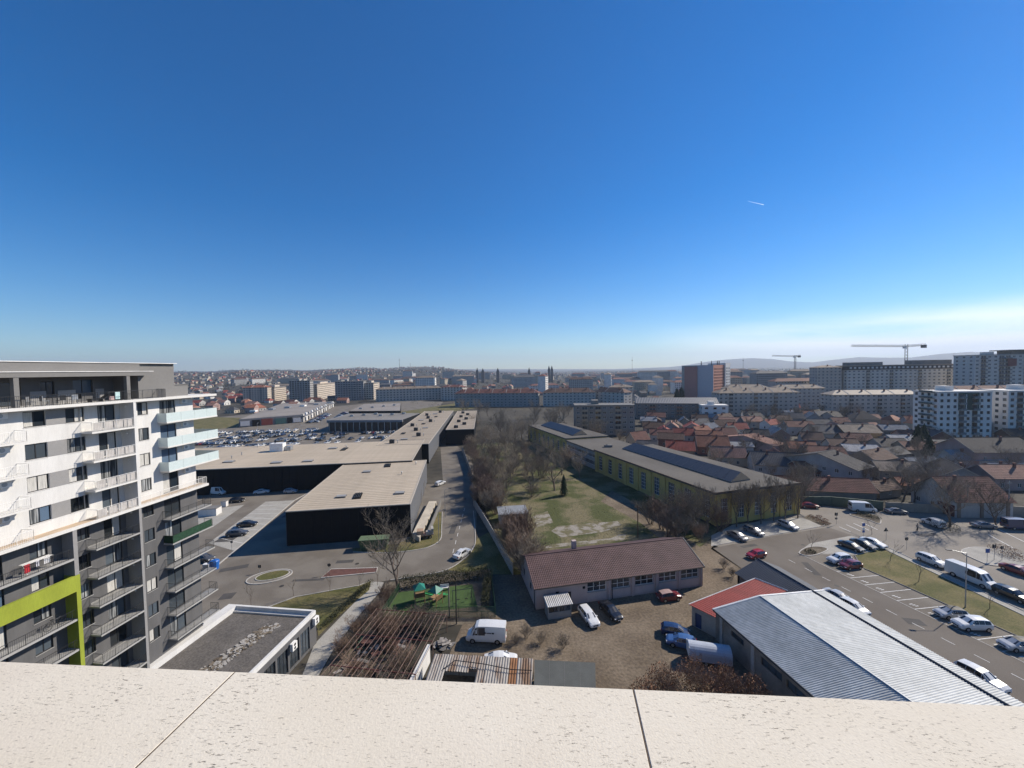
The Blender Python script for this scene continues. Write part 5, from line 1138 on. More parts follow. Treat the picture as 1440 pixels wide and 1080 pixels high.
while kf < 62 and tr_ < 6000:
    tr_ += 1; q_ = G(rh.uniform(900, 1440), rh.uniform(578, 692)); W_, D_ = rh.uniform(8, 13), rh.uniform(7, 9)
    if q_.x < 84 - .36 * (q_.y - 102) or q_.y < 118 - .1 * (q_.x - 100) or q_.y > 340: continue
    if any(math.hypot(q_.x - c_[0], q_.y + 4 - c_[1]) < (c_[2] + W_) * .5 + .6 for c_ in cen) or any(math.hypot(q_.x - c_[0], q_.y - c_[1]) < c_[2] * .8 for c_ in BLK): continue
    cen.append((q_.x, q_.y + 4, W_)); wa, ro = rh.choice(list(wn)), rh.choice(list(rn0)); kf += 1; he = rh.uniform(2.8, 4.4)
    house(q_.x, q_.y, W_, D_, he, he + rh.uniform(2, 3.4), rh.choice((-14, -8, 20, 70, -20)) + rh.uniform(-5, 5), wa, ro, '%s old house with %s roof crowded among its neighbours' % (wn[wa], rn0[ro]), nw=2, coarse=(.6, .6), tiles=ro != 'sheet', group='%s old houses with %s roofs' % (wn[wa], rn0[ro]), chim=rh.random() < .7)
# the garage house on the street
p0 = G(1344, 728); gh = house(p0.x, p0.y, 13.5, 12, 4.4, 9.0, -4, 'pale', 'redbrown', 'garage house with striped tiled roof, grey gable and two pale gates on the street', nw=0, centre=False, coarse=(.42, .6))
for (u0, u1) in ((1.0, 5.6), (6.6, 11.6)):
    b = MB(); b.box(u0, u1, -.06, -.004, .1, 3.6); b.build('garage_door', M('pale_gate', (.36, .345, .32), rough=.8, var=.12), gh)
for u in (.3, 5.75, 11.9):
    b = MB(); b.box(u, u + .7, -.22, -.003, 0, 4.1); b.build('pilaster', M('brownish_plaster', (.2, .155, .12), rough=.9), gh)
b = MB(); b.box(-.08, -.004, 0.3, 4.5, .05, 3.0); b.build('red_gate', M('maroon_gate', (.1, .03, .03), rough=.7), gh)
# street walls
def panel_wall(name, label, pts, h, mat, pw=3.0, cap=None, cat='wall', post=None):
    t = thing(name, label, cat, (pts[0][0], pts[0][1], 0), 0); o = Vector((pts[0][0], pts[0][1]))
    for i in range(len(pts) - 1):
        A_, B2 = Vector(pts[i][:2]) - o, Vector(pts[i + 1][:2]) - o; d = B2 - A_; n = max(1, int(d.length / pw)); u = d / n; ang = math.atan2(u.y, u.x)
        bb = MB(); bb.box(.02, u.length - .02, -.12, .12, 0, h); me = bb.mesh('wall_panel', [mat]); bc = MB(); bc.box(0, u.length, -.17, .17, h, h + .08); mc = bc.mesh('cap', [cap or mat])
        bp = MB(); bp.box(-.18, .18, -.18, .18, 0, h + .15); mpo = bp.mesh('post', [post or mat])
        for k in range(n):
            p = A_ + u * k; link('wall_panel', me, t, (p.x, p.y, 0), ang); link('cap', mc, t, (p.x, p.y, 0), ang); link('post', mpo, t, (p.x, p.y, 0), ang)
    return t
swm = M('street_wall', (.25, .225, .19), rough=.93, var=.25, scale=.3)
panel_wall('street_wall', 'weathered plaster wall along the street before the walled yard', [(101, 103.0), (113.5, 100.5)], 2.3, swm, 3.1)
panel_wall('street_wall', 'plaster wall running on from the garage house along the street', [(128.2, 98), (150, 92), (190, 82)], 2.6, swm, 3.1)
panel_wall('green_fence', 'green sheet fence beside the ragged rust roof', [(77.5, 108.5), (90, 107.8), (100.5, 103.4)], 2.4, M('green_sheet', (.07, .095, .07), rough=.75, var=.2, scale=.5), 2.4, cat='fence')
# ------------------------------------------------------------------ apartment blocks
def block(x, y, x2, y2, D, h, floors, bays_, wall, label, roof='flat', roofm=None, rise=2.6, frac=.48, frame=None, indiv=True, sidebays=None, balc=(), balm=None, name='apartment_block', group=None, z0=0, zstart=1.1, pan=None, parapet=True):
    A_, B2 = Vector((x, y)), Vector((x2, y2)); W_ = (B2 - A_).length; t = thing(name, label, 'building', (x, y, z0), math.atan2(y2 - y, x2 - x), group)
    S = sides(W_, D); wm = wall if not isinstance(wall, str) else WM(wall); fh = h / floors; b = MB(); wins = []; fr = frame or frame_white
    wh = min(1.5, fh * .5)
    sb_ = sidebays or max(2, int(D / (W_ / bays_)))
    for sd in ('front', 'right', 'left'):
        P, Ln, turn = S[sd]; n = bays_ if sd == 'front' else sb_; wd = min(2.2, Ln / n * frac); ops = []
        for f_ in range(floors):
            for k in range(n):
                if sd == 'front' and k in balc and f_ > 0:
                    ops.append(((k + .5) * Ln / n - Ln / n * .42, (k + .5) * Ln / n + Ln / n * .42, f_ * fh + .12, f_ * fh + fh - .35)); continue
                u = (k + .5) * Ln / n; ops.append((u - wd / 2, u + wd / 2, f_ * fh + zstart, f_ * fh + zstart + wh))
        wall_open(b, 0, Ln, 0, h, ops, .22, P); wins += [(P, o, turn, sd) for o in ops]
    b.face([(W_, D, 0), (0, D, 0), (0, D, h), (W_, D, h)]); b.build('wall', wm, t)
    if indiv:
        for P, o, turn, sd in wins: put_window(t, P, (o[0] + o[1]) / 2, o[2], o[1] - o[0], o[3] - o[2], fr, pan or pane_m, turn, .22, 1, 0, .09, two=False)
    else:
        g = MB()
        for P, o, turn, sd in wins: g.face([P(o[0], .2, o[2]), P(o[1], .2, o[2]), P(o[1], .2, o[3]), P(o[0], .2, o[3])])
        stuff(g.build('window', pan or pane_m, t))
    if balc:
        u = W_ / bays_; bb = MB(); bb.box(-u * .46, u * .46, -1.2, -.004, -.12, .04); bb.box(-u * .46, u * .46, -1.2, -1.12, .04, 1.0); bb.box(-u * .46, -u * .46 + .08, -1.12, -.004, .04, 1.0); bb.box(u * .46 - .08, u * .46, -1.12, -.004, .04, 1.0); me = bb.mesh('balcony', [balm or concrete])
        for f_ in range(1, floors):
            for k in balc: link('balcony', me, t, ((k + .5) * u, 0, f_ * fh))
    rm = roofm or RM('tan')
    if roof == 'flat':
        b = MB(); b.box(-.25, W_ + .25, -.25, D + .25, h + .002, h + .55); b.build('roof', rm, t)
        b = MB(); b.box(W_ * .3, W_ * .3 + 4, D * .35, D * .75, h + .55, h + 3.0); b.build('stair_head', wm, t)
    elif roof == 'hip':
        b = MB(); e = .6; A4 = [(-e, -e, h), (W_ + e, -e, h), (W_ + e, D + e, h), (-e, D + e, h)]; g_ = D / 2; r0, r1 = (min(g_, W_ * .4), D / 2, h + rise), (W_ - min(g_, W_ * .4), D / 2, h + rise)
        b.face([A4[0], A4[1], r1, r0]); b.face([A4[1], A4[2], r1]); b.face([A4[2], A4[3], r0, r1]); b.face([A4[3], A4[0], r0]); b.face(A4[::-1]); rf = b.build('roof', rm, t)
        for k in range(max(1, int(W_ / 14))):
            u = W_ * (k + .6) / max(1, int(W_ / 14)) - 2; b = MB(); b.box(u, u + .9, D * .3, D * .3 + .7, h + rise * .3, h + rise + .7); b.build('chimney', WM('brick'), rf)
            b = MB(); b.box(u + 4, u + 4.15, -e * .5, D / 2, 0, .22); b.v = [(p[0], p[1], p[2] + h + (p[1] + e) / (D / 2 + e) * rise) for p in b.v]; b.build('fire_wall_coping', white_wall, rf)
    return t
beige_r = M('beige_sheet_roof', (.29, .235, .18), rough=.7, var=.12, scale=.2)
greyblk = M('grey_block', (.43, .395, .35), rough=.92, var=.12, scale=.15, fine=.06)
warmblk = M('warm_grey_block', (.45, .40, .345), rough=.92, var=.12, scale=.15, fine=.06)
newblk = M('pale_new_block', (.70, .665, .61), rough=.9, var=.05, scale=.2)
block(237.4, 284.7, 297, 277, 13, 17.4, 6, 16, greyblk, 'long grey six storey block with beige hipped roof behind the houses', 'hip', beige_r, 3.0, balc=(3, 8, 12), balm=concrete)
nb = block(218.9, 196.9, 243.2, 194.4, 14, 24.6, 8, 8, newblk, 'pale new apartment block with dark green panels and balconies', 'flat', slab_white, frame=frame_dark, balc=(3, 5), balm=M('balcony_grey', (.2, .215, .21), rough=.7), sidebays=4)
dgreen = M('dark_green_cladding', (.022, .06, .05), rough=.6)
u = 24.45 / 8
for (k0, k1) in ((2.95, 3.08), (3.92, 4.08), (4.3, 5.05), (5.92, 6.1)):
    b = MB(); b.box(k0 * u, k1 * u, -.1, -.003, 15.5, 24.3); b.build('green_panel', dgreen, nb)
b = MB(); b.box(3.09 * u, 5.9 * u, -.12, -.105, 23.6, 24.35); b.build('green_panel', dgreen, nb)
for f_ in range(8):
    b = MB(); b.box(-1.3, -.003, 2.0, 9.5, f_ * 3.075 + 3.0 - .12, f_ * 3.075 + 3.05); b.box(-1.3, -1.22, 2.0, 9.5, f_ * 3.075 + 3.06, f_ * 3.075 + 3.95); b.build('balcony', M('balcony_teal', (.06, .09, .09), rough=.5), nb)
block(253, 195.5, 284, 192, 14, 24.6, 8, 9, newblk, 'pale new apartment block beside the green panelled one', 'flat', slab_white, frame=frame_dark, balc=(1, 4), balm=MATS['balcony_grey'])
lw = block(245.5, 203, 253, 202, 10, 7.5, 2, 3, white_wall, 'low white building between the two new apartment blocks', 'flat', slab_white)
dd_ = block(328, 376, 446, 366, 16, 34, 11, 28, M('pale_long_block', (.56, .52, .46), rough=.92, var=.12, scale=.12), 'very long grey apartment block with dark mansard roof', 'flat', RM('dark'), balc=(4, 9, 15, 21), balm=concrete)
b = MB(); b.box(-.6, 118.8, -.6, 16.6, 34.56, 37.6); b.build('mansard', RM('dark'), dd_)
for k in range(30):
    b = MB(); b.box(1.6 + k * 3.95, 3.5 + k * 3.95, -.75, -.602, 35.2, 36.9); b.build('dormer', white_wall, dd_)
b = MB(); b.prism([(0, 0), (118.4, 0), (118.4, 16), (0, 16)], 37.602, 38.6); b.build('roof_top', beige_r, dd_)
for (u0, u1, z1) in ((4, 36, 41.5), (62, 98, 42.6)):
    b = MB(); b.box(u0, u1, 5, 12, 38.602, z1); b.build('roof_plant', conc_dark, dd_)
block(305, 384, 326, 380, 14, 37, 12, 6, warmblk, 'narrow warm grey tower left of the long mansard block', 'hip', RM('tan'), 2.0)
tw = block(398, 331, 452, 324, 18, 45.5, 14, 12, M('tower_grey', (.56, .53, .48), rough=.9), 'tall apartment tower with banded balconies and flat canopy roof', 'flat', slab_grey, balc=(1, 4, 5, 8), balm=M('balcony_dark', (.14, .14, .14), rough=.8))
b = MB(); b.box(24, 46, -2, 14, 49.0, 49.8); b.box(28, 42, 1, 12, 46.1, 49.0); b.build('roof_canopy', conc_dark, tw)
b = MB(); b.box(23.5, 30, -1.35, -1.25, 36, 42.4); b.build('red_panel', M('dull_red_panel', (.2, .06, .05), rough=.8), tw)
block(296, 263, 352, 255, 13, 19.6, 6, 14, warmblk, 'warm grey block with reddish hipped roof behind the new blocks', 'hip', RM('redbrown'), 4.0)
block(352, 262, 400, 256, 13, 19.6, 6, 12, warmblk, 'beige roofed block next to the reddish hipped roof', 'hip', beige_r, 4.0)
block(165.8, 308, 227, 304, 13, 18.4, 6, 16, greyblk, 'long grey block with tan hipped roof beyond the red roofs', 'hip', RM('tan'), 3.2, balc=(2, 7, 11), balm=concrete)
block(240, 350, 282, 346, 12, 18.7, 6, 11, greyblk, 'grey block end with sunlit side wall behind the tan roofed block', 'hip', RM('tan'), 3.2)
block(200, 358, 238, 354, 12, 19, 6, 10, warmblk, 'tan roofed block set back behind the long grey block', 'hip', RM('tan'), 3.4)
mb_ = block(98, 304, 156, 291, 14, 11.2, 4, 12, M('modern_brown', (.2, .17, .15), rough=.85, var=.2, scale=.1), 'modern terrace block with sloping ribbed slate roof and loggias', 'flat', slate, balc=(2, 6, 9), balm=M('loggia_rust', (.24, .12, .08), rough=.8))
b = MB(); Wm_ = math.hypot(58, 13); sbm = corr_surface(Wm_ + 1, 8.6, 1.2, .12); place_surface(sbm, (-.5, -.6, 11.75), (1, 0, 0), (0, 7.6, 4.0), 'roof_slope', M('ribbed_slate', (.155, .16, .17), rough=.55, metal=.2), mb_)
wb = block(140, 283, 157, 279, 10, 11, 3, 3, newblk, 'white gridded house with large dark windows beside the slate roof', 'flat', slab_white, frame=frame_dark, frac=.8)
ib = block(37.5, 230, 72.3, 226.5, 14, 17.5, 6, 9, M('block_taupe', (.26, .235, .205), rough=.92, var=.15, scale=.2), 'five storey taupe block with cream balcony stacks behind the factory', 'flat', conc_dark, balc=(1, 3, 6), balm=M('cream_balcony', (.38, .31, .23), rough=.9), sidebays=5)
block(108, 424, 132, 419, 14, 19, 6, 6, greyblk, 'grey block with blank gable beyond the terrace block', 'hip', RM('tan'), 2.5)
block(33, 411, 88, 406, 13, 14.8, 5, 14, M('white_old_block', (.50, .46, .41), rough=.92, var=.15, scale=.15), 'white old block with brown tiled hipped roof beyond the trees', 'hip', RM('brown'), 4.4)
block(90, 415, 112, 385, 13, 15, 5, 7, M('white_old_block', (.50, .46, .41)), 'white gabled block with brown roof, turned to face the meadow', 'hip', RM('brown'), 4.4)
block(-63.5, 425.5, 28, 410, 13, 14.8, 5, 22, M('blue_grey_block', (.31, .30, .285), rough=.92, var=.15, scale=.1), 'long blue grey block with rust hipped roof beyond the trees', 'hip', RM('redbrown'), 4.2)
block(-183, 516, -99, 536, 13, 16.5, 5, 20, greyblk, 'long dark block behind the shopping car park', 'hip', RM('tan'), 3.0, indiv=False)
block(-96, 520, -66, 510, 14, 18, 6, 7, M('white_old_block', (.50, .46, .41)), 'pale block end beside the long dark block', 'hip', RM('redbrown'), 3.0, indiv=False)
sunw = M('cream_block', (.50, .43, .35), rough=.9, var=.08, scale=.15)
block(-379, 541, -347, 545, 14, 21, 7, 9, sunw, 'block with dark front and red hipped roof beyond the far houses', 'hip', RM('rust'), 3.0, indiv=False, sidebays=5, balc=(2, 6), balm=concrete)
block(-358, 556, -345, 558, 40, 20, 7, 4, sunw, 'cream block with sunlit long side', 'flat', conc_dark, indiv=False, sidebays=12, frac=.66)
block(-316, 545, -288, 548, 12, 29, 10, 8, M('blue_grey_block', (.31, .30, .285)), 'tall blue grey block with balcony stacks', 'flat', conc_dark, indiv=False, sidebays=4, balc=(1, 3, 6), balm=greyblk)
block(-302, 566, -288, 568, 90, 23, 8, 4, sunw, 'longest cream block with sunlit side behind the blue grey tower', 'flat', beige_r, indiv=False, sidebays=22, frac=.66)
block(-251, 545, -212, 549, 14, 27, 9, 11, M('blue_grey_block', (.31, .30, .285)), 'dark blue block with dense balconies beyond the car park', 'flat', conc_dark, indiv=False, balc=(1, 3, 5, 7, 9), balm=greyblk)
block(-214, 533 + 20, -200, 555, 44, 24, 8, 4, sunw, 'cream block with sunlit side by the dark blue block', 'flat', conc_dark, indiv=False, sidebays=12, frac=.66)
# pink and white office tower
pt = thing('office_tower', 'pink, grey and white office tower above the roofs', 'building', (222, 424, 0), R(42))
S = sides(47, 35); b = MB(); HT = 41.5
ops = [(2 + 3.4 * k, 4 + 3.4 * k, 3 + 3.3 * f, 4.8 + 3.3 * f) for k in range(9) for f in range(11)]
wall_open(b, 0, 32, 0, HT, ops, .3, S['front'][0]); b.build('wall', M('salmon_wall', (.46, .22, .16), rough=.9), pt)
g = MB(); [g.face([S['front'][0](o[0], .28, o[2]), S['front'][0](o[1], .28, o[2]), S['front'][0](o[1], .28, o[3]), S['front'][0](o[0], .28, o[3])]) for o in ops]; stuff(g.build('window', pane_m, pt))
b = MB(); b.box(32, 47, -1.5, 18, 0, HT + 2); b.build('stair_tower', white_wall, pt)
for f in range(11):
    for k in range(3): b = MB(); b.box(34 + k * 4.4, 36 + k * 4.4, -1.56, -1.502, 3.4 + 3.3 * f, 5.4 + 3.3 * f); b.build('window', pane_m, pt)
b = MB(); b.box(-.02, .3, 0, 17, 0, HT); b.build('grey_wall', M('cool_grey_wall', (.42, .42, .45), rough=.9), pt); b = MB(); b.box(-1.5, .28, 17.002, 31, 0, HT - 1.5); b.build('pink_wall', M('dusty_pink_wall', (.38, .18, .155), rough=.9), pt)
b = MB(); b.box(.31, 32, .5, 35, 0, HT - .1); b.build('core', concrete, pt)
for (x, y) in ((3, 3), (3, 14), (20, 3), (28, 4)): b = MB(); b.tube((x, y, HT - .1), (x, y, HT + 4.5), .6, .4, n=6); b.build('roof_stack', conc_dark, pt)
# ------------------------------------------------------------------ vehicles
def car_shape(kind):
    """stations along the length: x, half width factor, bottom, shoulder, top, top half width factor"""
    if kind == 'sedan': L_, W_ = 4.65, 1.82; st = [(-2.32, .80, .35, .62, .66, .70), (-2.22, .93, .28, .90, .97, .78), (-1.72, 1, .25, .95, 1.03, .78), (-.98, 1, .22, .95, 1.38, .66), (-.25, 1, .22, .94, 1.45, .68), (.38, 1, .22, .93, 1.41, .66), (1.18, 1, .22, .92, 1.0, .80), (1.95, .95, .25, .80, .88, .76), (2.24, .88, .28, .66, .72, .68), (2.33, .74, .34, .52, .56, .58)]
    elif kind == 'hatch': L_, W_ = 4.1, 1.76; st = [(-2.05, .84, .34, .66, .72, .70), (-1.97, .95, .26, .94, 1.02, .74), (-1.62, 1, .22, .96, 1.36, .68), (-.9, 1, .22, .95, 1.47, .68), (-.2, 1, .22, .94, 1.49, .68), (.35, 1, .22, .93, 1.43, .66), (1.08, 1, .22, .92, 1.0, .80), (1.72, .95, .25, .80, .87, .76), (1.98, .88, .28, .66, .72, .68), (2.05, .74, .34, .52, .56, .58)]
    elif kind == 'wagon': L_, W_ = 4.7, 1.82; st = [(-2.35, .84, .34, .66, .72, .70), (-2.27, .95, .26, .94, 1.04, .74), (-1.98, 1, .22, .96, 1.38, .68), (-1.1, 1, .22, .95, 1.47, .68), (-.2, 1, .22, .94, 1.48, .68), (.4, 1, .22, .93, 1.42, .66), (1.2, 1, .22, .92, 1.0, .80), (1.98, .95, .25, .80, .88, .76), (2.26, .88, .28, .66, .72, .68), (2.35, .74, .34, .52, .56, .58)]
    elif kind == 'suv': L_, W_ = 4.5, 1.86; st = [(-2.25, .86, .42, .80, .86, .74), (-2.18, .96, .34, 1.08, 1.2, .76), (-1.86, 1, .30, 1.1, 1.58, .70), (-1.0, 1, .28, 1.09, 1.68, .71), (-.2, 1, .28, 1.08, 1.69, .71), (.38, 1, .28, 1.07, 1.63, .69), (1.05, 1, .28, 1.05, 1.14, .82), (1.86, .96, .30, .96, 1.04, .80), (2.18, .90, .34, .80, .86, .72), (2.26, .78, .42, .62, .66, .62)]
    elif kind == 'smallvan': L_, W_ = 4.4, 1.84; st = [(-2.2, .95, .32, .9, 1.5, .82), (-2.14, .99, .28, 1.0, 1.78, .82), (-1.3, 1, .24, 1.0, 1.84, .83), (-.4, 1, .24, 1.0, 1.85, .83), (.3, 1, .24, .99, 1.82, .80), (.55, 1, .24, .98, 1.72, .78), (1.3, 1, .24, .97, 1.08, .82), (1.95, .95, .26, .86, .94, .76), (2.14, .88, .30, .70, .76, .68), (2.2, .76, .36, .55, .58, .60)]
    elif kind == 'van': L_, W_ = 5.9, 2.02; st = [(-2.95, .95, .38, 1.1, 2.3, .84), (-2.9, .99, .34, 1.15, 2.5, .85), (-1.4, 1, .30, 1.15, 2.56, .86), (0, 1, .30, 1.15, 2.56, .86), (1.1, 1, .30, 1.15, 2.5, .84), (1.55, 1, .30, 1.15, 2.3, .80), (2.2, 1, .30, 1.12, 1.3, .84), (2.72, .95, .32, .95, 1.04, .78), (2.88, .88, .36, .75, .82, .70), (2.95, .78, .42, .58, .62, .62)]
    elif kind == 'bus': L_, W_ = 7.0, 2.1; st = [(-3.5, .95, .38, 1.15, 2.5, .86), (-3.44, .99, .34, 1.2, 2.66, .88), (-1.8, 1, .30, 1.2, 2.7, .88), (0, 1, .30, 1.2, 2.7, .88), (1.8, 1, .30, 1.2, 2.66, .86), (2.35, 1, .30, 1.18, 2.4, .82), (2.9, 1, .30, 1.12, 1.35, .84), (3.28, .95, .32, .95, 1.04, .78), (3.44, .88, .36, .75, .82, .70), (3.5, .78, .42, .58, .62, .62)]
    else: raise ValueError(kind)
    return L_, W_, st
def car_rings(kind):
    L_, W_, st = car_shape(kind); h = W_ / 2; rings = []
    for (x, wf, zb, zs, zr, wr) in st:
        w_ = h * wf; rings.append([Vector((x, -w_ * .92, zb)), Vector((x, -w_, zb + (zs - zb) * .45)), Vector((x, -w_ * .97, zs)), Vector((x, -h * wr * min(1, wf * 1.02), zr)), Vector((x, 0, zr + .035)), Vector((x, h * wr * min(1, wf * 1.02), zr)), Vector((x, w_ * .97, zs)), Vector((x, w_, zb + (zs - zb) * .45)), Vector((x, w_ * .92, zb))])
    return L_, W_, st, rings
def car_body_mesh(kind, mat, extra=()):
    def fn():
        L_, W_, st, rg = car_rings(kind); b = MB()
        for r in rg: b.v.extend([tuple(p) for p in r])
        n = 9
        for i in range(len(rg) - 1):
            for k in range(n - 1): b.f.append((i * n + k, i * n + k + 1, (i + 1) * n + k + 1, (i + 1) * n + k)); b.m.append(0)
            b.f.append((i * n + n - 1, i * n, (i + 1) * n, (i + 1) * n + n - 1)); b.m.append(1)
        b.f.append(tuple(reversed(range(n)))); b.m.append(0); b.f.append(tuple((len(rg) - 1) * n + k for k in range(n))); b.m.append(0)
        me = b.mesh('body', [mat, trim], smooth=False); return me
    return cached(('cb', kind, mat.name), fn)
def shrink(q, f, out=.012):
    c = sum(q, Vector()) / len(q); n = (q[1] - q[0]).cross(q[2] - q[0]).normalized()
    r = [c + (p - c) * f for p in q]
    return r, n
def car_glass_meshes(kind, panel_from=99):
    def fn():
        L_, W_, st, rg = car_rings(kind); res = []; N = len(st)
        tall = [s[4] - s[3] > .28 for s in st]
        def add(name, q, fx, ctr):
            c = sum(q, Vector()) / len(q); n = (q[1] - q[0]).cross(q[-1] - q[0]).normalized()
            if n.dot(c - ctr) < 0: n = -n
            b = MB(); r = [c + (p - c) * fx + n * .014 for p in q]; b.face(r); 
            res.append((name, b.mesh(name, [car_glass])))
        ctr = Vector((0, 0, .9))
        vanlike = kind in ('van', 'smallvan', 'bus')
        for i in range(N - 1):
            a, c = rg[i], rg[i + 1]
            if tall[i] and tall[i + 1]:
                if vanlike and kind != 'bus' and st[i + 1][0] < (.9 if kind == 'van' else .2): continue
                if i == 0: continue
                for (p, q) in ((2, 3), (6, 5)): add('side_window', [a[p].lerp(a[q], .08), c[p].lerp(c[q], .08), c[p].lerp(c[q], .92), a[p].lerp(a[q], .92)], .93, ctr)
            elif tall[i] and not tall[i + 1]:
                q = [a[3], a[5], c[5], c[3]]; add('windscreen', q, .9, ctr)
                for (p, s_) in ((2, 3), (6, 5)): add('side_window', [a[p].lerp(a[s_], .12), c[p].lerp(a[p], .35), a[p].lerp(a[s_], .85).lerp(c[s_], .05)], .86, ctr)
            elif tall[i + 1] and not tall[i]:
                q = [a[3], a[5], c[5], c[3]]; add('rear_window', q, .86, ctr)
                if kind == 'sedan':
                    for (p, s_) in ((2, 3), (6, 5)): add('side_window', [c[p].lerp(c[s_], .12), a[p].lerp(c[p], .45), c[p].lerp(c[s_], .85)], .84, ctr)
        if vanlike:
            a, c = rg[0], rg[1]; q = [a[2].lerp(a[3], .2), a[6].lerp(a[5], .2), a[6].lerp(a[5], .9), a[2].lerp(a[3], .9)]; add('rear_window', q, .8, ctr)
        return res
    return cached(('cg', kind), fn)
def wheel_meshes(r, wd):
    def fn():
        b = MB(); n = 16; b.tube((0, -wd / 2, 0), (0, wd / 2, 0), r, n=n); t = b.mesh('tyre', [rubber])
        g = MB(); g.tube((0, -wd / 2 - .012, 0), (0, wd / 2 + .012, 0), r * .62, n=12)
        for k in range(5):
            a = 2 * math.pi * k / 5
        return t, g.mesh('rim', [rim_m])
    return cached(('wh', r, wd), fn)
def car(px, py, az, kind, colour, label, z=.05, zp=0.0, cat='car', group=None, name=None, world=None, roof=None, seat=None):
    p = world or G(px, py, zp); L_, W_, st, rg = car_rings(kind); mat = paint('car_paint_' + colour, PAINT[colour])
    t = thing(name or {'sedan': 'parked_car', 'hatch': 'parked_car', 'wagon': 'parked_car', 'suv': 'parked_car', 'smallvan': 'parked_van', 'van': 'parked_van', 'bus': 'minibus'}[kind], label, cat, (p[0], p[1], z), R(90 - az), group)
    bd = link('body', car_body_mesh(kind, mat), t)
    for nm, me in car_glass_meshes(kind): link(nm, me, t)
    r = .33 if kind not in ('van', 'bus') else .36; wm_ = wheel_meshes(r, .22); fx = L_ / 2 - (.88 if kind not in ('van', 'bus') else 1.05); rx_ = -L_ / 2 + (.82 if kind not in ('van', 'bus') else 1.2)
    for x in (fx, rx_):
        for s_ in (-1, 1):
            w_ = link('wheel', wm_[0], t, (x, s_ * (W_ / 2 - .10), r)); link('rim', wm_[1], w_)
            def ar():
                b = MB(); n = 10; pts = [(r * 1.16 * math.cos(math.pi * k / n), 0, r * 1.16 * math.sin(math.pi * k / n)) for k in range(n + 1)]; b.face(pts + [(-r * 1.16, 0, -.1), (r * 1.16, 0, -.1)]); return b.mesh('wheel_arch', [trim])
            link('wheel_arch', cached(('arch', r), ar), t, (x, s_ * (W_ / 2 + .004), r))
    def hl(m, nm):
        def f():
            b = MB(); b.box(-.06, .06, -.17, .17, -.07, .07); return b.mesh(nm, [m])
        return cached(('hl', nm), f)
    for s_ in (-1, 1):
        zf = st[-2][3] - .02; link('headlight', hl(lamp_w, 'headlight'), t, (st[-2][0] - .03, s_ * W_ * .34, zf)); link('tail_light', hl(lamp_r, 'tail_light'), t, (st[1][0] - .02, s_ * W_ * .37, st[1][3] - .1))
        def mi():
            b = MB(); b.box(-.08, .08, -.1, .1, -.07, .07); return b.mesh('mirror', [mat])
        wx = [i for i in range(len(st) - 1) if st[i][4] - st[i][3] > .28 and st[i + 1][4] - st[i + 1][3] <= .28][-1]
        link('mirror', cached(('mi', mat.name), mi), t, (st[wx][0] * .45 + st[wx + 1][0] * .55, s_ * (W_ / 2 + .06), st[wx][3] + .06))
    def gr():
        b = MB(); b.box(-.02, .02, -.42, .42, -.09, .09); return b.mesh('grille', [trim])
    link('grille', cached('grille', gr), t, (st[-1][0] - .008, 0, .55))
    def pl():
        b = MB(); b.box(-.01, .01, -.26, .26, -.055, .055); return b.mesh('number_plate', [frame_white])
    link('number_plate', cached('plate', pl), t, (st[-1][0] + .025, 0, .42)); link('number_plate', cached('plate', pl), t, (st[0][0] - .012, 0, st[0][2] + .2))
    if roof:
        b = MB(); i0 = [i for i in range(len(st)) if st[i][4] - st[i][3] > .28]; q = [Vector((rg[i][k].x, rg[i][k].y * .97, rg[i][k].z + .012)) for i in (i0[0], i0[-1]) for k in (3, 5)]
        for a_, c_ in zip(i0[:-1], i0[1:]):
            A, C = rg[a_], rg[c_]; up = Vector((0, 0, .012)); b.face([A[3] + up, A[4] + up, C[4] + up, C[3] + up]); b.face([A[4] + up, A[5] + up, C[5] + up, C[4] + up])
        b.build('roof_panel', roof, t)
    return t
PAINT = {'white': (.64, .64, .62), 'silver': (.42, .43, .44), 'grey': (.16, .165, .17), 'black': (.012, .012, .014), 'red': (.32, .012, .016), 'maroon': (.15, .015, .02), 'navy': (.012, .03, .09), 'blue': (.05, .11, .26), 'paleblue': (.30, .38, .48), 'beige': (.45, .40, .33), 'darkgrey': (.06, .062, .066)}
# yard
car(828, 872, 164, 'wagon', 'white', 'white estate car parked before the pink workshop')
car(859, 864, 160, 'sedan', 'black', 'black saloon parked beside the white estate car in the yard')
car(941, 843, 80, 'hatch', 'maroon', 'dark red car with pale roof against the pink workshop wall', roof=M('faded_roof', (.36, .25, .23), rough=.5))
van_w = car(684, 900, -85, 'van', 'white', 'white delivery van with small dark lettering standing in the yard', cat='van')
b = MB()
for (x0, x1, z0, z1) in ((-.9, -.2, 1.62, 1.72), (-.1, .3, 1.6, 1.8), (-1.3, -1.0, 1.58, 1.78)): b.box(x0, x1, 1.0, 1.02, z0, z1)
b.build('lettering', trim, van_w)
car(704, 921, 88, 'sedan', 'white', 'white car half hidden behind the tin lean-to', world=(*G(704, 921, 1.3)[:2], 0))
car(950, 893, 110, 'hatch', 'navy', 'dark blue car beside the red roofed shed')
car(958, 908, -70, 'hatch', 'blue', 'blue car parked against the pale panel van')
p = G(997, 931); ct = thing('covered_trailer', 'silver round topped covered trailer beside the barn wall', 'trailer', (p.x, p.y, .05), R(-14))
b = MB(); n = 10; prof = [(-1.1, .6)] + [(-1.1 * math.cos(math.pi * k / n), 1.5 + .95 * math.sin(math.pi * k / n)) for k in range(n + 1)] + [(1.1, .6)]
for k in range(len(prof) - 1): b.face([(-2.6, *prof[k]), (2.6, *prof[k]), (2.6, *prof[k + 1]), (-2.6, *prof[k + 1])])
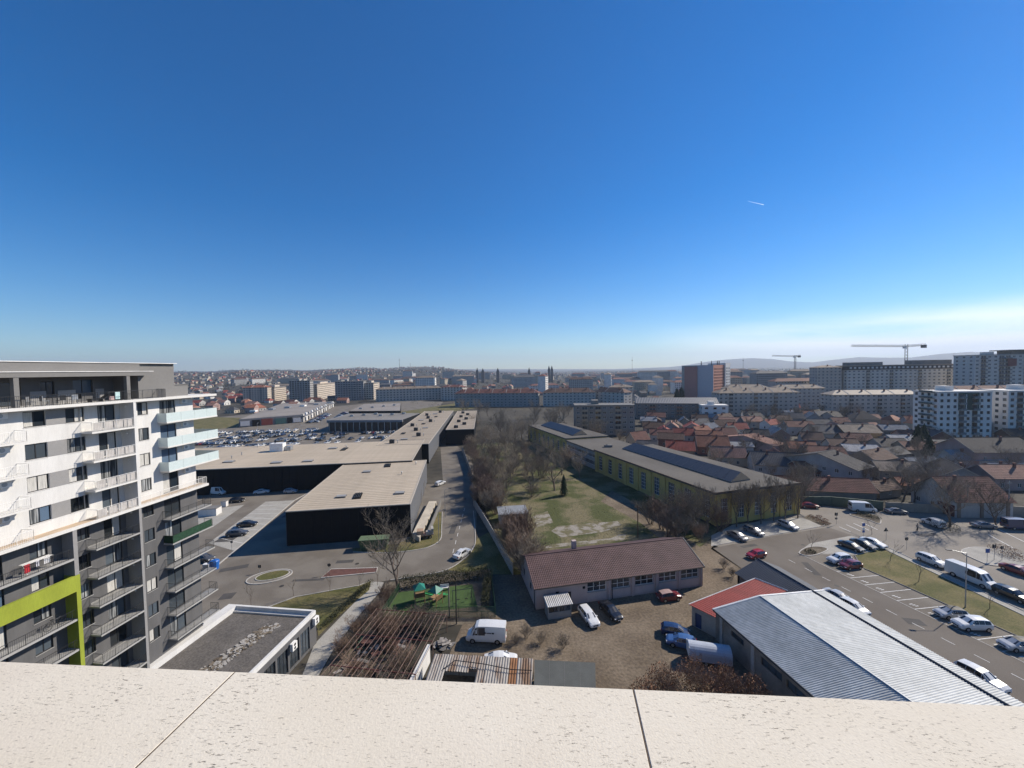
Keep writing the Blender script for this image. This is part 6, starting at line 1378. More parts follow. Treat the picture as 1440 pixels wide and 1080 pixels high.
b.face([(-2.6, *q) for q in prof]); b.face([(2.6, *q) for q in prof][::-1]); b.build('cover', M('silver_cover', (.40, .43, .48), rough=.45, var=.08, scale=.6), ct)
b = MB(); b.box(-2.66, -2.602, -.9, .9, .7, 2.2); b.build('front_panel', frame_white, ct); b = MB(); b.box(-2.5, 2.5, -1.0, 1.0, .45, .598); b.build('chassis', metal_dark, ct)
for x in (-.6, .6):
    for s_ in (-1, 1): w_ = link('wheel', wheel_meshes(.33, .22)[0], ct, (x, s_ * .95, .33)); link('rim', wheel_meshes(.33, .22)[1], w_)
b = MB(); b.tube((-2.6, 0, .5), (-3.9, 0, .45), .05, n=6); b.build('drawbar', metal_dark, ct)
# road right of the warehouse
car(650, 782, 32, 'sedan', 'white', 'white car driving up the road beside the hedge', name='car')
pu = car(619, 682, 28, 'wagon', 'white', 'white pickup like car by the grey warehouse wall', name='car')
# left car park
car(348, 740, 80, 'sedan', 'black', 'black saloon in the paved bays below the warehouse')
car(334, 753, 80, 'wagon', 'darkgrey', 'dark grey estate in the paved bays below the warehouse')
car(334, 706, 84, 'hatch', 'black', 'black hatchback alone on the asphalt near the long black shed')
car(368, 694, 70, 'sedan', 'white', 'white car facing the long black wall')
car(409, 693, 84, 'hatch', 'silver', 'silver hatchback by the long black wall')
car(306, 695, 100, 'van', 'white', 'white box van parked beside the apartment building', cat='van')
car(287, 789, 100, 'hatch', 'darkgrey', 'dark grey car beside the blue bin')
# right parking and street
car(1337, 868, -86, 'hatch', 'silver', 'silver hatchback with black roof in the roadside bays', roof=trim)
car(1366, 884, -86, 'suv', 'white', 'white crossover with panoramic glass roof in the roadside bays', roof=None)
car(1431, 913, -86, 'hatch', 'silver', 'silver car with dark roof in the bay next to white crossover', roof=trim)
car(1197, 772, 165, 'sedan', 'black', 'black saloon at the end of the paved bays')
car(1214, 769, 165, 'sedan', 'darkgrey', 'dark grey saloon between the black saloon and the white car')
car(1228, 767, 165, 'sedan', 'white', 'white saloon at the verge end of the paved bays')
car(1180, 791, -100, 'suv', 'white', 'white sport utility car next to the red hatchback')
car(1196, 799, -100, 'hatch', 'maroon', 'red hatchback at the edge of the grass verge')
car(1180, 834, 166, 'sedan', 'silver', 'silver car half hidden by the blue grey shed roof', world=(*G(1180, 834, 1.35)[:2], 0))
car(1201, 847, 166, 'hatch', 'white', 'white car half hidden by the blue grey shed roof', world=(*G(1201, 847, 1.4)[:2], 0))
car(1380, 943, 166, 'suv', 'white', 'white car roof showing above the blue grey shed near its end', world=(*G(1380, 943, 1.6)[:2], 0))
car(1310, 793, 172, 'suv', 'white', 'white sport utility car driving on the street ahead of the van', name='car')
vv = car(1366, 818, 172, 'van', 'white', 'tall white van on the street with dark side windows', cat='van', name='van')
for s_ in (-1, 1):
    b = MB(); b.box(-.2, .75, s_ * 1.0 - .035, s_ * 1.0 + .035, 1.45, 1.95); b.build('side_window', car_glass, vv)
vv.scale = (1.12, 1.05, 1.02)
car(1424, 842, 172, 'suv', 'black', 'black sport utility car on the street behind the white van', name='car')
car(1432, 807, 172, 'sedan', 'maroon', 'dark red car on the far lane of the street', name='car')
car(1063, 784, 253, 'hatch', 'red', 'bright red car standing at the yard entrance', z=.05)
car(1037, 757, 163, 'sedan', 'grey', 'grey saloon on the pale pavers by the factory, nearest the yard')
car(1060, 750, 163, 'wagon', 'grey', 'grey estate on the pale pavers by the factory')
car(1108, 742, 163, 'wagon', 'silver', 'silver estate on the pale pavers nearest the planting bed')
car(1138, 714, 105, 'sedan', 'maroon', 'dark red saloon beside the factory corner')
car(1213, 719, 102, 'van', 'white', 'white camper van parked at the green fence', cat='van', name='camper_van')
car(1260, 722, 100, 'sedan', 'grey', 'blue grey saloon driving past the street wall', name='car')
car(1312, 739, 0, 'smallvan', 'white', 'small white van with its back doors to the camera side', cat='van', name='van')
car(1383, 742, 98, 'sedan', 'grey', 'long grey saloon before the garage house')
car(1432, 744, 98, 'van', 'navy', 'dark blue van parked near the garage house', cat='van')
# shopping car park: plain copies, each one car
def small_car(kind, colour):
    def fn():
        L_, W_, st, rg = car_rings(kind); b = MB(); n = 9; mat = paint('car_paint_' + colour, PAINT[colour])
        for r in rg: b.v.extend([tuple(p) for p in r])
        for i in range(len(rg) - 1):
            ta, tb2 = st[i][4] - st[i][3] > .28, st[i + 1][4] - st[i + 1][3] > .28
            for k in range(n - 1):
                g = 1 if ((k in (2, 5) and ta and tb2) or (k in (3, 4) and ta != tb2)) else 0
                b.f.append((i * n + k, i * n + k + 1, (i + 1) * n + k + 1, (i + 1) * n + k)); b.m.append(g)
            b.f.append((i * n + n - 1, i * n, (i + 1) * n, (i + 1) * n + n - 1)); b.m.append(1)
        b.f.append(tuple(reversed(range(n)))); b.m.append(0); b.f.append(tuple((len(rg) - 1) * n + k for k in range(n))); b.m.append(0)
        for x in (L_ / 2 - .88, -L_ / 2 + .82):
            for s_ in (-1, 1): b.tube((x, s_ * (W_ / 2 - .2), .33), (x, s_ * (W_ / 2 + .01), .33), .33, n=8, m=2)
        return b.mesh('parked_car', [mat, car_glass, rubber])
    return cached(('sc', kind, colour), fn)
rc = random.Random(11); cols = ['white', 'white', 'white', 'silver', 'silver', 'silver', 'grey', 'grey', 'darkgrey', 'darkgrey', 'black', 'black', 'black', 'navy', 'maroon', 'beige']
spots = []
for j, y in enumerate((186, 192, 205, 211, 224, 230, 243, 249, 262, 268)):
    for i in range(52):
        x = -212 + i * 2.75; yy = y - (x + 140) * -.0 + (x + 140) * .12
        if x > -64: continue
        if yy > 252 and x > -134: continue
        if yy > 285 + (x + 205) * .7 - 8: continue
        if x < -150 and yy < 178: continue
        spots.append((x, yy, 7 + (180 if j % 2 else 0)))
for i in range(22):
    for x0 in (-163, -158, -146, -141):
        y = 306 + i * 3.4; spots.append((x0 - (y - 306) * .27, y, 84))
rc.shuffle(spots)
cname = {'white': 'white', 'silver': 'silver', 'grey': 'grey', 'darkgrey': 'dark grey', 'black': 'black', 'navy': 'navy blue', 'maroon': 'dark red', 'blue': 'blue', 'red': 'red', 'beige': 'beige'}
for (x, y, a) in spots[:298]:
    c = rc.choice(cols); k = rc.choice(('sedan', 'hatch', 'suv', 'wagon')); o = link('parked_car', small_car(k, c), None, (x + rc.uniform(-.2, .2), y + rc.uniform(-.4, .4), .03), R(90 - a + rc.uniform(-2, 2)))
    tag(o, '%s %s parked in rows in the shopping car park' % (cname[c], {'sedan': 'saloon', 'hatch': 'hatchback', 'suv': 'sport utility car', 'wagon': 'estate car'}[k]), 'car', '%s %s cars in the shopping car park' % (cname[c], k))
# ------------------------------------------------------------------ trees
def bare_tree(seed, h=9.0, spread=1.0, levels=5, stems=1, r0=.2, tw=None, trunk_h=.25, kids=(5, 4, 4, 3), rmin=.014):
    rr = random.Random(seed); tr, cr_ = MB(), MB()
    def br(p, d, ln, r, lv):
        m = tr if lv <= (1 if stems == 1 else 0) else cr_
        n = 6 if lv == 0 else (4 if lv == 1 else 3)
        q = p; dd = d.copy(); segs = 3 if lv < 3 else 2; rr0 = r
        pts = [(p, r)]
        for s_ in range(segs):
            dd = (dd + Vector((rr.uniform(-.18, .18), rr.uniform(-.18, .18), rr.uniform(-.02, .16)))).normalized(); q2 = q + dd * (ln / segs); r2 = max(rmin * .6, r * (1 - (s_ + 1) / segs * .5)); m.tube(q, q2, rr0, r2, n, cap=False); rr0 = r2; q = q2; pts.append((q, r2))
        if lv >= levels: return
        k = kids[min(lv, len(kids) - 1)]
        for c in range(k):
            t = .35 + .65 * (c + rr.random()) / k if lv > 0 else trunk_h + (1 - trunk_h) * (c + rr.random() * .6) / k
            i = min(segs - 1, int(t * segs)); f_ = t * segs - i; pp = pts[i][0].lerp(pts[i + 1][0], f_); a = rr.uniform(0, 6.28) if lv > 0 else (c * 2.4 + rr.uniform(-.5, .5))
            side = Vector((math.cos(a), math.sin(a), 0)); up = .55 if lv < 2 else .25
            nd = (dd * (.45 if lv else .3) + side * (.75 * spread) + Vector((0, 0, up * rr.uniform(.4, 1.3)))).normalized()
            br(pp, nd, ln * rr.uniform(.48, .68) * (1.1 if lv == 0 else 1), max(rmin, pts[i][1] * .58), lv + 1)
        if lv < levels and lv > 0: br(q, (dd + Vector((rr.uniform(-.3, .3), rr.uniform(-.3, .3), .2))).normalized(), ln * .55, max(rmin, rr0 * .8), lv + 1)
    if stems == 1: br(Vector((0, 0, -.05)), Vector((0, 0, 1)), h * .62, r0, 0)
    else:
        for s_ in range(stems):
            a = rr.uniform(0, 6.28); d = Vector((math.cos(a) * .38 * spread, math.sin(a) * .38 * spread, 1)).normalized(); o = Vector((math.cos(a) * rr.uniform(0, .5), math.sin(a) * rr.uniform(0, .5), -.05)); br(o, d, h * rr.uniform(.45, .7), r0, 0)
    return tr.mesh('trunk', [bark]), cr_.mesh('crown', [tw or twig])
TREES = {}
def tree_kind(k):
    if k not in TREES:
        TREES[k] = {'big': lambda: bare_tree(1, 11.5, .9, 5, 1, .24, None, .22, (7, 4, 4, 3), .013), 'oak0': lambda: bare_tree(2, 10, 1.15, 5, 1, .26, None, .2, (6, 4, 4, 2), .018), 'oak1': lambda: bare_tree(3, 10, 1.0, 5, 1, .24, None, .25, (6, 4, 4, 2), .018), 'oak2': lambda: bare_tree(4, 10, .8, 5, 1, .22, None, .2, (7, 4, 3, 3), .017),
                     'bush0': lambda: bare_tree(5, 5, .9, 4, 7, .06, twig_red, .2, (4, 3, 3, 3), .016), 'bush1': lambda: bare_tree(6, 5, 1.1, 4, 8, .06, twig, .2, (4, 3, 3, 3), .016), 'bush2': lambda: bare_tree(8, 5, .8, 4, 8, .05, twig_red, .1, (4, 4, 3), .016),
                     'sapling': lambda: bare_tree(9, 4, .5, 3, 1, .05, None, .35, (4, 3, 2), .012), 'slim': lambda: bare_tree(10, 10, .55, 5, 1, .18, None, .2, (7, 4, 3, 3), .017)}[k]()
    return TREES[k]
TG = {}
def tree(x, y, kind, sc_, label, group=None, z=0.0, cat='tree', name='bare_tree', rz=None):
    tm, cm = tree_kind(kind); o = thing(name, label, cat, (x, y, z), random.uniform(0, 6.28) if rz is None else rz, group); o.scale = (sc_, sc_, sc_)
    link('trunk', tm, o); link('crown', cm, o); return o
def conifer_tree(x, y, h, r, label, group=None, z=0.0, seed=0):
    def fn():
        rr = random.Random(21); b = MB()
        for i in range(1500):
            t = rr.random() ** .8; zz = .06 + .94 * t; rad = (1 - t) ** .8 * rr.uniform(.35, 1.0) * (1 + .25 * math.sin(i * .7)); a = rr.uniform(0, 6.28); c = Vector((rad * math.cos(a), rad * math.sin(a), zz)); s_ = .10 * rr.uniform(.6, 1.4)
            d = Vector((math.cos(a), math.sin(a), -.35)).normalized(); e = Vector((-math.sin(a), math.cos(a), rr.uniform(-.3, .3))); b.face([c - e * s_ * .6, c + d * s_ * 1.6, c + e * s_ * .6, c - d * s_ * .4 + Vector((0, 0, s_ * .25))])
        return b.mesh('crown', [conifer])
    o = thing('conifer', label, 'tree', (x, y, z), random.uniform(0, 6), group); cr_ = link('crown', cached('conifer', fn), o); cr_.scale = (r, r, h)
    b = MB(); b.tube((0, 0, 0), (0, 0, h * .9), h * .022, .02, 6); b.build('trunk', bark, o); return o
def T(px, py, kind, s_, label, group=None, **k):
    p = G(px, py); return tree(p.x, p.y, kind, s_, label, group, **k)
T(560, 829, 'big', 1.0, 'tall bare tree at the corner of the playground hedge', rz=1.0)
T(780, 690, 'oak0', 1.12, 'spreading bare tree in the meadow beside the dark conifer')
p = G(793, 697); conifer_tree(p.x, p.y, 6.6, 1.5, 'small dark conifer beside the spreading bare tree')
T(703, 703, 'oak1', .92, 'bare many branched tree by the small grey meadow shed'); T(692, 690, 'slim', .9, 'slim bare tree behind the concrete wall'); T(722, 664, 'oak2', .95, 'bare tree in the middle of the meadow thicket')
for i, (x, y, k, s_) in enumerate(((756, 648, 'oak0', 1.0), (742, 668, 'oak1', .85), (770, 655, 'oak2', 1.0), (700, 652, 'oak1', .8), (735, 640, 'oak0', .9), (790, 668, 'oak1', 1.0), (815, 672, 'oak2', .8), (764, 672, 'bush1', 1.4), (800, 655, 'bush0', 1.4))):
    T(x, y, k, s_, 'bare tree of the thicket at the top of the meadow', 'bare trees of the meadow thicket')
rm2 = random.Random(8); POLY = [(-13, 160), (-9, 116), (0, 110), (9, 122), (13, 150), (6, 205), (-22, 204)]; km = 0
while km < 34:
    x, y = rm2.uniform(-24, 18), rm2.uniform(104, 206)
    ok_ = False; j = len(POLY) - 1
    for i in range(len(POLY)):
        if (POLY[i][1] > y) != (POLY[j][1] > y) and x < (POLY[j][0] - POLY[i][0]) * (y - POLY[i][1]) / (POLY[j][1] - POLY[i][1]) + POLY[i][0]: ok_ = not ok_
        j = i
    if not ok_: continue
    km += 1; tree(x, y, rm2.choice(('oak0', 'oak1', 'oak2', 'bush0', 'bush1')), rm2.uniform(.7, 1.1), 'bare tree of the thicket at the top of the meadow', 'bare trees of the meadow thicket')
# thicket along the concrete wall
rt = random.Random(5)
wallpts = [Vector((-.2, 74)), Vector((-5.4, 94)), Vector((-10.8, 112)), Vector((-14.6, 144)), Vector((-24, 190))]
for i in range(52):
    t = rt.random() ** 1.25 * 3.999; k = int(t); p = wallpts[k].lerp(wallpts[k + 1], t - k) + Vector((rt.uniform(.8, 4.5), rt.uniform(-1, 1)))
    if 90 < p.y < 104: p.y += 15; p.x -= 3
    tree(p.x, p.y, rt.choice(('bush0', 'bush1', 'bush2')), rt.uniform(.75, 1.5), 'leafless reddish bush in the thicket along the concrete wall', 'bushes along the concrete wall', cat='bush', name='bare_bush')
# before the factory hall
for i, (x, y, k, s_) in enumerate(((948, 753, 'oak2', .95), (962, 748, 'bush1', 1.7), (978, 754, 'oak1', .9), (930, 745, 'bush0', 1.5), (995, 750, 'slim', .95), (915, 738, 'bush1', 1.2), (1012, 748, 'bush2', 1.2), (938, 758, 'bush2', 1.4), (972, 742, 'oak0', .8), (955, 760, 'bush1', 1.3), (985, 762, 'bush0', .8))):
    T(x, y, k, s_, 'bare tree crowding the near corner of the ochre factory hall', 'bare trees at the factory corner')
for i, (x, y, s_) in enumerate(((1036, 741, .85), (1052, 738, .9), (1070, 737, .8), (1088, 733, .9), (1104, 731, .85), (1122, 729, .9))):
    T(x, y, 'slim', s_, 'slim bare tree in the row before the factory end wall', 'row of bare trees before the factory end wall')
for (x, y, s_) in ((1126, 715, 1.0), (1132, 705, 1.0), (1116, 700, .9)): T(x, y, 'oak1', s_, 'bare tree in the gap beside the factory corner', 'bare trees beside the factory corner')
# among the houses
ht = random.Random(9)
for i in range(46):
    px, py = ht.uniform(1010, 1440), ht.uniform(600, 690); T(px, py, ht.choice(('oak0', 'oak1', 'oak2', 'bush1', 'slim')), ht.uniform(.55, .95), 'bare tree in a back garden among the old houses', 'bare trees among the old houses')
for (px, py, s_) in ((1270, 705, 1.0), (1285, 708, .9), (1300, 706, 1.0), (1316, 704, .8), (1262, 692, .9), (1326, 722, 1.0)): T(px, py, 'oak0', s_, 'bare tree overhanging the street wall', 'bare trees over the street wall')
p = G(1336, 741); tree(p.x, p.y, 'oak1', 1.05, 'bare tree on the near side of the street before the garage house')
p = G(1401, 741); tree(p.x, p.y, 'oak2', .9, 'bare tree on the pavement by the garage house gates')
for (x, y, h, r) in ((1290, 640, 13, 3.4), (1299, 633, 12, 3.0), (1306, 646, 10, 3)): p = G(x, y); conifer_tree(p.x, p.y, h, r, 'dark conifer beside the green panelled block', 'conifers by the green panelled block')
for (x, y, h, r) in ((952, 566, 16, 5), (958, 564, 17, 5)): p = G(x, y); conifer_tree(p.x, p.y, h, r, 'dark conifer left of the pink office tower', 'conifers by the office tower')
for i in range(26):
    px = ht.uniform(640, 890); py = ht.uniform(582, 630); T(px, py, ht.choice(('oak0', 'oak1', 'oak2')), ht.uniform(.8, 1.3), 'bare tree before the old blocks beyond the meadow', 'bare trees before the old blocks')
for i in range(16):
    px = ht.uniform(1040, 1290); py = ht.uniform(586, 596); T(px, py, ht.choice(('oak0', 'oak1', 'slim')), ht.uniform(.7, 1.1), 'bare tree at the foot of the grey blocks', 'bare trees at the foot of the grey blocks')
# saplings with stakes
for i, (x, y) in enumerate(((413, 838), (464, 832), (353, 852), (343, 880), (506, 826), (531, 823))): T(x, y, 'sapling', .8, 'thin young tree beside the roundabout lawn', 'young trees by the roundabout', name='sapling')
for i, (x, y) in enumerate(((1292, 818), (1252, 789), (1392, 856), (1140, 776), (1226, 752))): T(x, y, 'sapling', .95, 'thin young street tree on verge or island', 'young street trees', name='sapling')
# leafy masses
def leaf_mass(name, label, cat, pts_fn, n, size, mat, loc, seed, stem=None, tilt=1.0):
    rr = random.Random(seed); b = MB()
    for i in range(n):
        c = pts_fn(rr); s_ = size * rr.uniform(.6, 1.4); a = Vector((rr.gauss(0, 1), rr.gauss(0, 1), rr.gauss(0, 1) * tilt)).normalized(); e = a.orthogonal().normalized(); f_ = a.cross(e); b.face([c - e * s_, c - f_ * s_ * .5, c + e * s_, c + f_ * s_ * .5])
    t = thing(name, label, cat, loc); o = b.build('foliage', mat, t)
    return t
p0, p1 = Vector((-21.0, 69.6)), Vector((-5.4, 72.6))
def hp(rr):
    t = rr.random(); p = p0.lerp(p1, t); return Vector((p.x + rr.uniform(-.7, .7), p.y + rr.uniform(-.7, .7), 2.1 * rr.random() ** .7 * (1 + .12 * math.sin(t * 40))))
leaf_mass('hedge', 'clipped dark hedge along the back of the playground', 'hedge', hp, 6500, .1, hedge_m, (0, 0, .05), 2)
p2, p3 = Vector((-5.3, 72.4)), Vector((-5.0, 63.0))
leaf_mass('hedge', 'thin dark hedge at the side of the playground', 'hedge', lambda rr: Vector((p2.lerp(p3, rr.random()).x + rr.uniform(-.7, .7), p2.y + (p3.y - p2.y) * rr.random(), 1.9 * rr.random() ** .7)), 3000, .1, hedge_m, (0, 0, .05), 3)
a0_, a1_ = Vector((-27.2, 71.4)), Vector((-30.0, 58.8))
leaf_mass('hedge', 'low dark hedge between the lawn and the paved footpath', 'hedge', lambda rr: (lambda t: Vector((a0_.x + (a1_.x - a0_.x) * t + rr.uniform(-.5, .5), a0_.y + (a1_.y - a0_.y) * t, 1.0 * rr.random() ** .7)))(rr.random()), 2600, .09, hedge_m, (0, 0, .04), 4)
def brown(rr):
    k = rr.choice(((17.6, 44.6, 2.4, 4.2), (21.5, 45.2, 2.4, 4.6), (25.0, 44.6, 2.2, 4.0), (27.6, 43.0, 2.2, 3.8), (15.0, 43.0, 2.2, 3.6), (23.0, 42.0, 3.0, 4.0)))
    a = Vector((rr.gauss(0, 1), rr.gauss(0, 1), abs(rr.gauss(0, 1)))).normalized() * (rr.random() ** .4); return Vector((k[0] + a.x * k[2], k[1] + .6 + a.y * k[2], .2 + a.z * k[3] * .95))
lm = leaf_mass('shrub', 'large shrub with dry brown leaves beside the barn', 'shrub', brown, 13000, .095, dryleaf, (0, 0, 0), 6)
for (x, y, s_) in ((17.6, 44.6, .7), (21.5, 45.2, .8), (25, 44.6, .72), (27.6, 43, .68)):
    tm, cm = tree_kind('bush0'); o = link('stem', cm, lm, (x, y, 0)); o.scale = (s_, s_, s_)
def tuft(px, py, r, h, label, mat=hedge_m, n=500, zb=.12, size=.08, group=None):
    p = G(px, py); t = leaf_mass('planting', label, 'bush', lambda rr: (lambda a, q: Vector((r * q * math.cos(a), r * q * math.sin(a), h * rr.random() ** .8 * (1.15 - q * .6))))(rr.uniform(0, 6.28), rr.random() ** .5), n, size, mat, (p.x, p.y, zb), int(px)); 
    if group: t['group'] = group
tuft(1328, 745, 2.6, 2.2, 'dark bush beside the small white van', hedge_m, 1600); tuft(1413, 778, 2.4, 1.6, 'reddish bush on the traffic island', dryleaf, 900); tuft(1425, 785, 2.0, 1.0, 'low bush at the end of the traffic island', dryleaf, 600)
tuft(1215, 725, 1.6, .9, 'low dark shrub on the small island by the camper van', hedge_m, 700); tuft(1229, 729, 1.5, .9, 'rounded shrub at the tip of the small island', hedge_m, 600); tuft(1140, 777, 1.1, .5, 'low shrub round the young tree on the island', hedge_m, 400)
for (x, y) in ((1141, 728), (1147, 731), (1154, 735), (1160, 733), (1152, 728), (1162, 738)): tuft(x, y, .8, .7, 'small brown shrub in the planting bed by the factory', dryleaf, 220, group='shrubs in the planting bed')
# grass tufts on the meadow and verges so that the ground is not flat
gt = MB(); rg_ = random.Random(12)
blade = M('grass_blades', (.13, .125, .05), rough=.95, c2=(.23, .2, .12), scale=.15, t0=.4, t1=.6)
def in_poly(x, y, P):
    c = False; j = len(P) - 1
    for i in range(len(P)):
        if (P[i][1] > y) != (P[j][1] > y) and x < (P[j][0] - P[i][0]) * (y - P[i][1]) / (P[j][1] - P[i][1]) + P[i][0]: c = not c
        j = i
    return c
MEAD = [(-5, 95), (1.5, 73.8), (34, 78), (42.5, 85), (46, 88.5), (50, 93), (14, 214), (-26, 206), (-15, 160), (-8, 107)]
for P, n in ((MEAD, 9000), ([(-9, 90), (-9.2, 85), (-10.3, 80.7), (-13.3, 75.9), (-7, 74), (1, 73.6), (-5.4, 95)], 700)):
    xs, ys = [p[0] for p in P], [p[1] for p in P]
    for i in range(n):
        x, y = rg_.uniform(min(xs), max(xs)), min(ys) + (max(ys) - min(ys)) * rg_.random() ** 1.4
        if not in_poly(x, y, P): continue
        a = rg_.uniform(0, 6.28); s_ = rg_.uniform(.08, .26); h = rg_.uniform(.04, .1); dx, dy = math.cos(a) * s_, math.sin(a) * s_; gt.face([(x - dx, y - dy, .03), (x + dx, y + dy, .03), (x + dx * .6 + dy * .3, y + dy * .6, h), (x - dx * .6, y - dy * .6 + dx * .3, h)])
tag(gt.build('grass_tufts', blade), 'tufts of dry winter grass on meadow and verges', 'grass', kind='stuff')
# ------------------------------------------------------------------ street furniture and yard things
def lamp_post(x, y, h, arm, az, label, group=None, z=.05):
    t = thing('street_lamp', label, 'lamp post', (x, y, z), R(90 - az), group)
    b = MB(); b.tube((0, 0, 0), (0, 0, h), .09, .05, 8); b.build('pole', metal_grey, t)
    b = MB(); b.tube((0, 0, h - .05), (arm, 0, h + .35), .04, .035, 6); b.build('arm', metal_grey, t)
    b = MB(); b.box(arm - .1, arm + .65, -.16, .16, h + .3, h + .42); b.build('lamp_head', metal_dark, t)
    return t
lamp_post(73.3, 61.3, 9.0, 2.2, -80, 'grey street lamp with long arm on the grass verge')
for i, (x, y) in enumerate(((-128, 232), (-160, 240), (-96, 214), (-180, 222), (-112, 250), (-90, 236), (-150, 300), (-146, 340))): lamp_post(x, y, 9, 1.2, 0 if i % 2 else 180, 'tall car park lamp among the parked cars', 'car park lamps')
for (x, y, az) in ((-18.9, 104, 90), (-17.6, 88, 100)): lamp_post(x, y, 7.5, 1.2, az, 'slim lamp at the kerb beside the warehouse road', 'lamps beside the warehouse road')
def sign(px, py, kind, h, label, mat, az=180, size=.35):
    p = G(px, py); t = thing('road_sign', label, 'sign', (p.x, p.y, .05), R(90 - az)); b = MB(); b.tube((0, 0, 0), (0, 0, h), .035, n=6); b.build('post', metal_grey, t)
    b = MB()
    if kind == 'round': pts = [(0, size * math.cos(a), size * math.sin(a)) for a in [2 * math.pi * k / 16 for k in range(16)]]
    elif kind == 'tri': pts = [(0, -size, -size * .6), (0, size, -size * .6), (0, 0, size * 1.1)]
    else: pts = [(0, -size, -size), (0, size, -size), (0, size, size), (0, -size, size)]
    f_ = [(.045, p_[1], p_[2] + h - size) for p_ in pts]; r_ = [(.065, p_[1], p_[2] + h - size) for p_ in pts]; n = len(pts)
    b.face(r_, 0); b.face(f_[::-1], 1)
    for k in range(n): b.face([f_[k], f_[(k + 1) % n], r_[(k + 1) % n], r_[k]], 1)
    b.build('plate', [mat, metal_dark], t); return t
sblue = M('sign_blue', (.03, .10, .32), rough=.4); sred = M('sign_red', (.4, .03, .03), rough=.4); sdark = M('sign_back', (.06, .06, .065), rough=.6)
sign(1246, 760, 'tri', 2.9, 'triangular road sign seen from behind at the crossing', sdark, 0, .55); sign(1275, 773, 'round', 2.7, 'round road sign seen from behind beside the crossing', sdark, 0, .4)
sign(1388, 792, 'square', 2.9, 'blue square road sign on the traffic island', sblue, 180, .42); sign(1398, 788, 'square', 3.2, 'dark square road sign on the traffic island', sdark, 0, .4); sign(1409, 788, 'round', 2.9, 'round dark road sign on the traffic island', sdark, 0, .36)
s_ = sign(1176, 738, 'square', 3.0, 'two plate dark road sign by the planting bed', sdark, 0, .38); b = MB(); b.box(.045, .065, -.3, .3, 1.3, 1.75); b.build('lower_plate', sdark, s_)
s_ = sign(1214, 755, 'square', 3.2, 'blue and white arrow sign post at the crossing', sblue, 180, .35)
for k, m in enumerate((frame_white, sblue)): b = MB(); b.box(.045, .06, -.28, .28, 1.6 - .6 * k, 2.1 - .6 * k); b.build('lower_plate', m, s_)
sign(463, 808, 'round', 2.2, 'dark round sign at the tip of the red paved median', sdark, 0, .34); sign(365, 806, 'square', 1.6, 'small dark keep-right plate on the roundabout rim', sdark, 0, .3); sign(326, 777, 'square', 2.6, 'narrow dark sign at the corner of the paved bays', sdark, 0, .25)
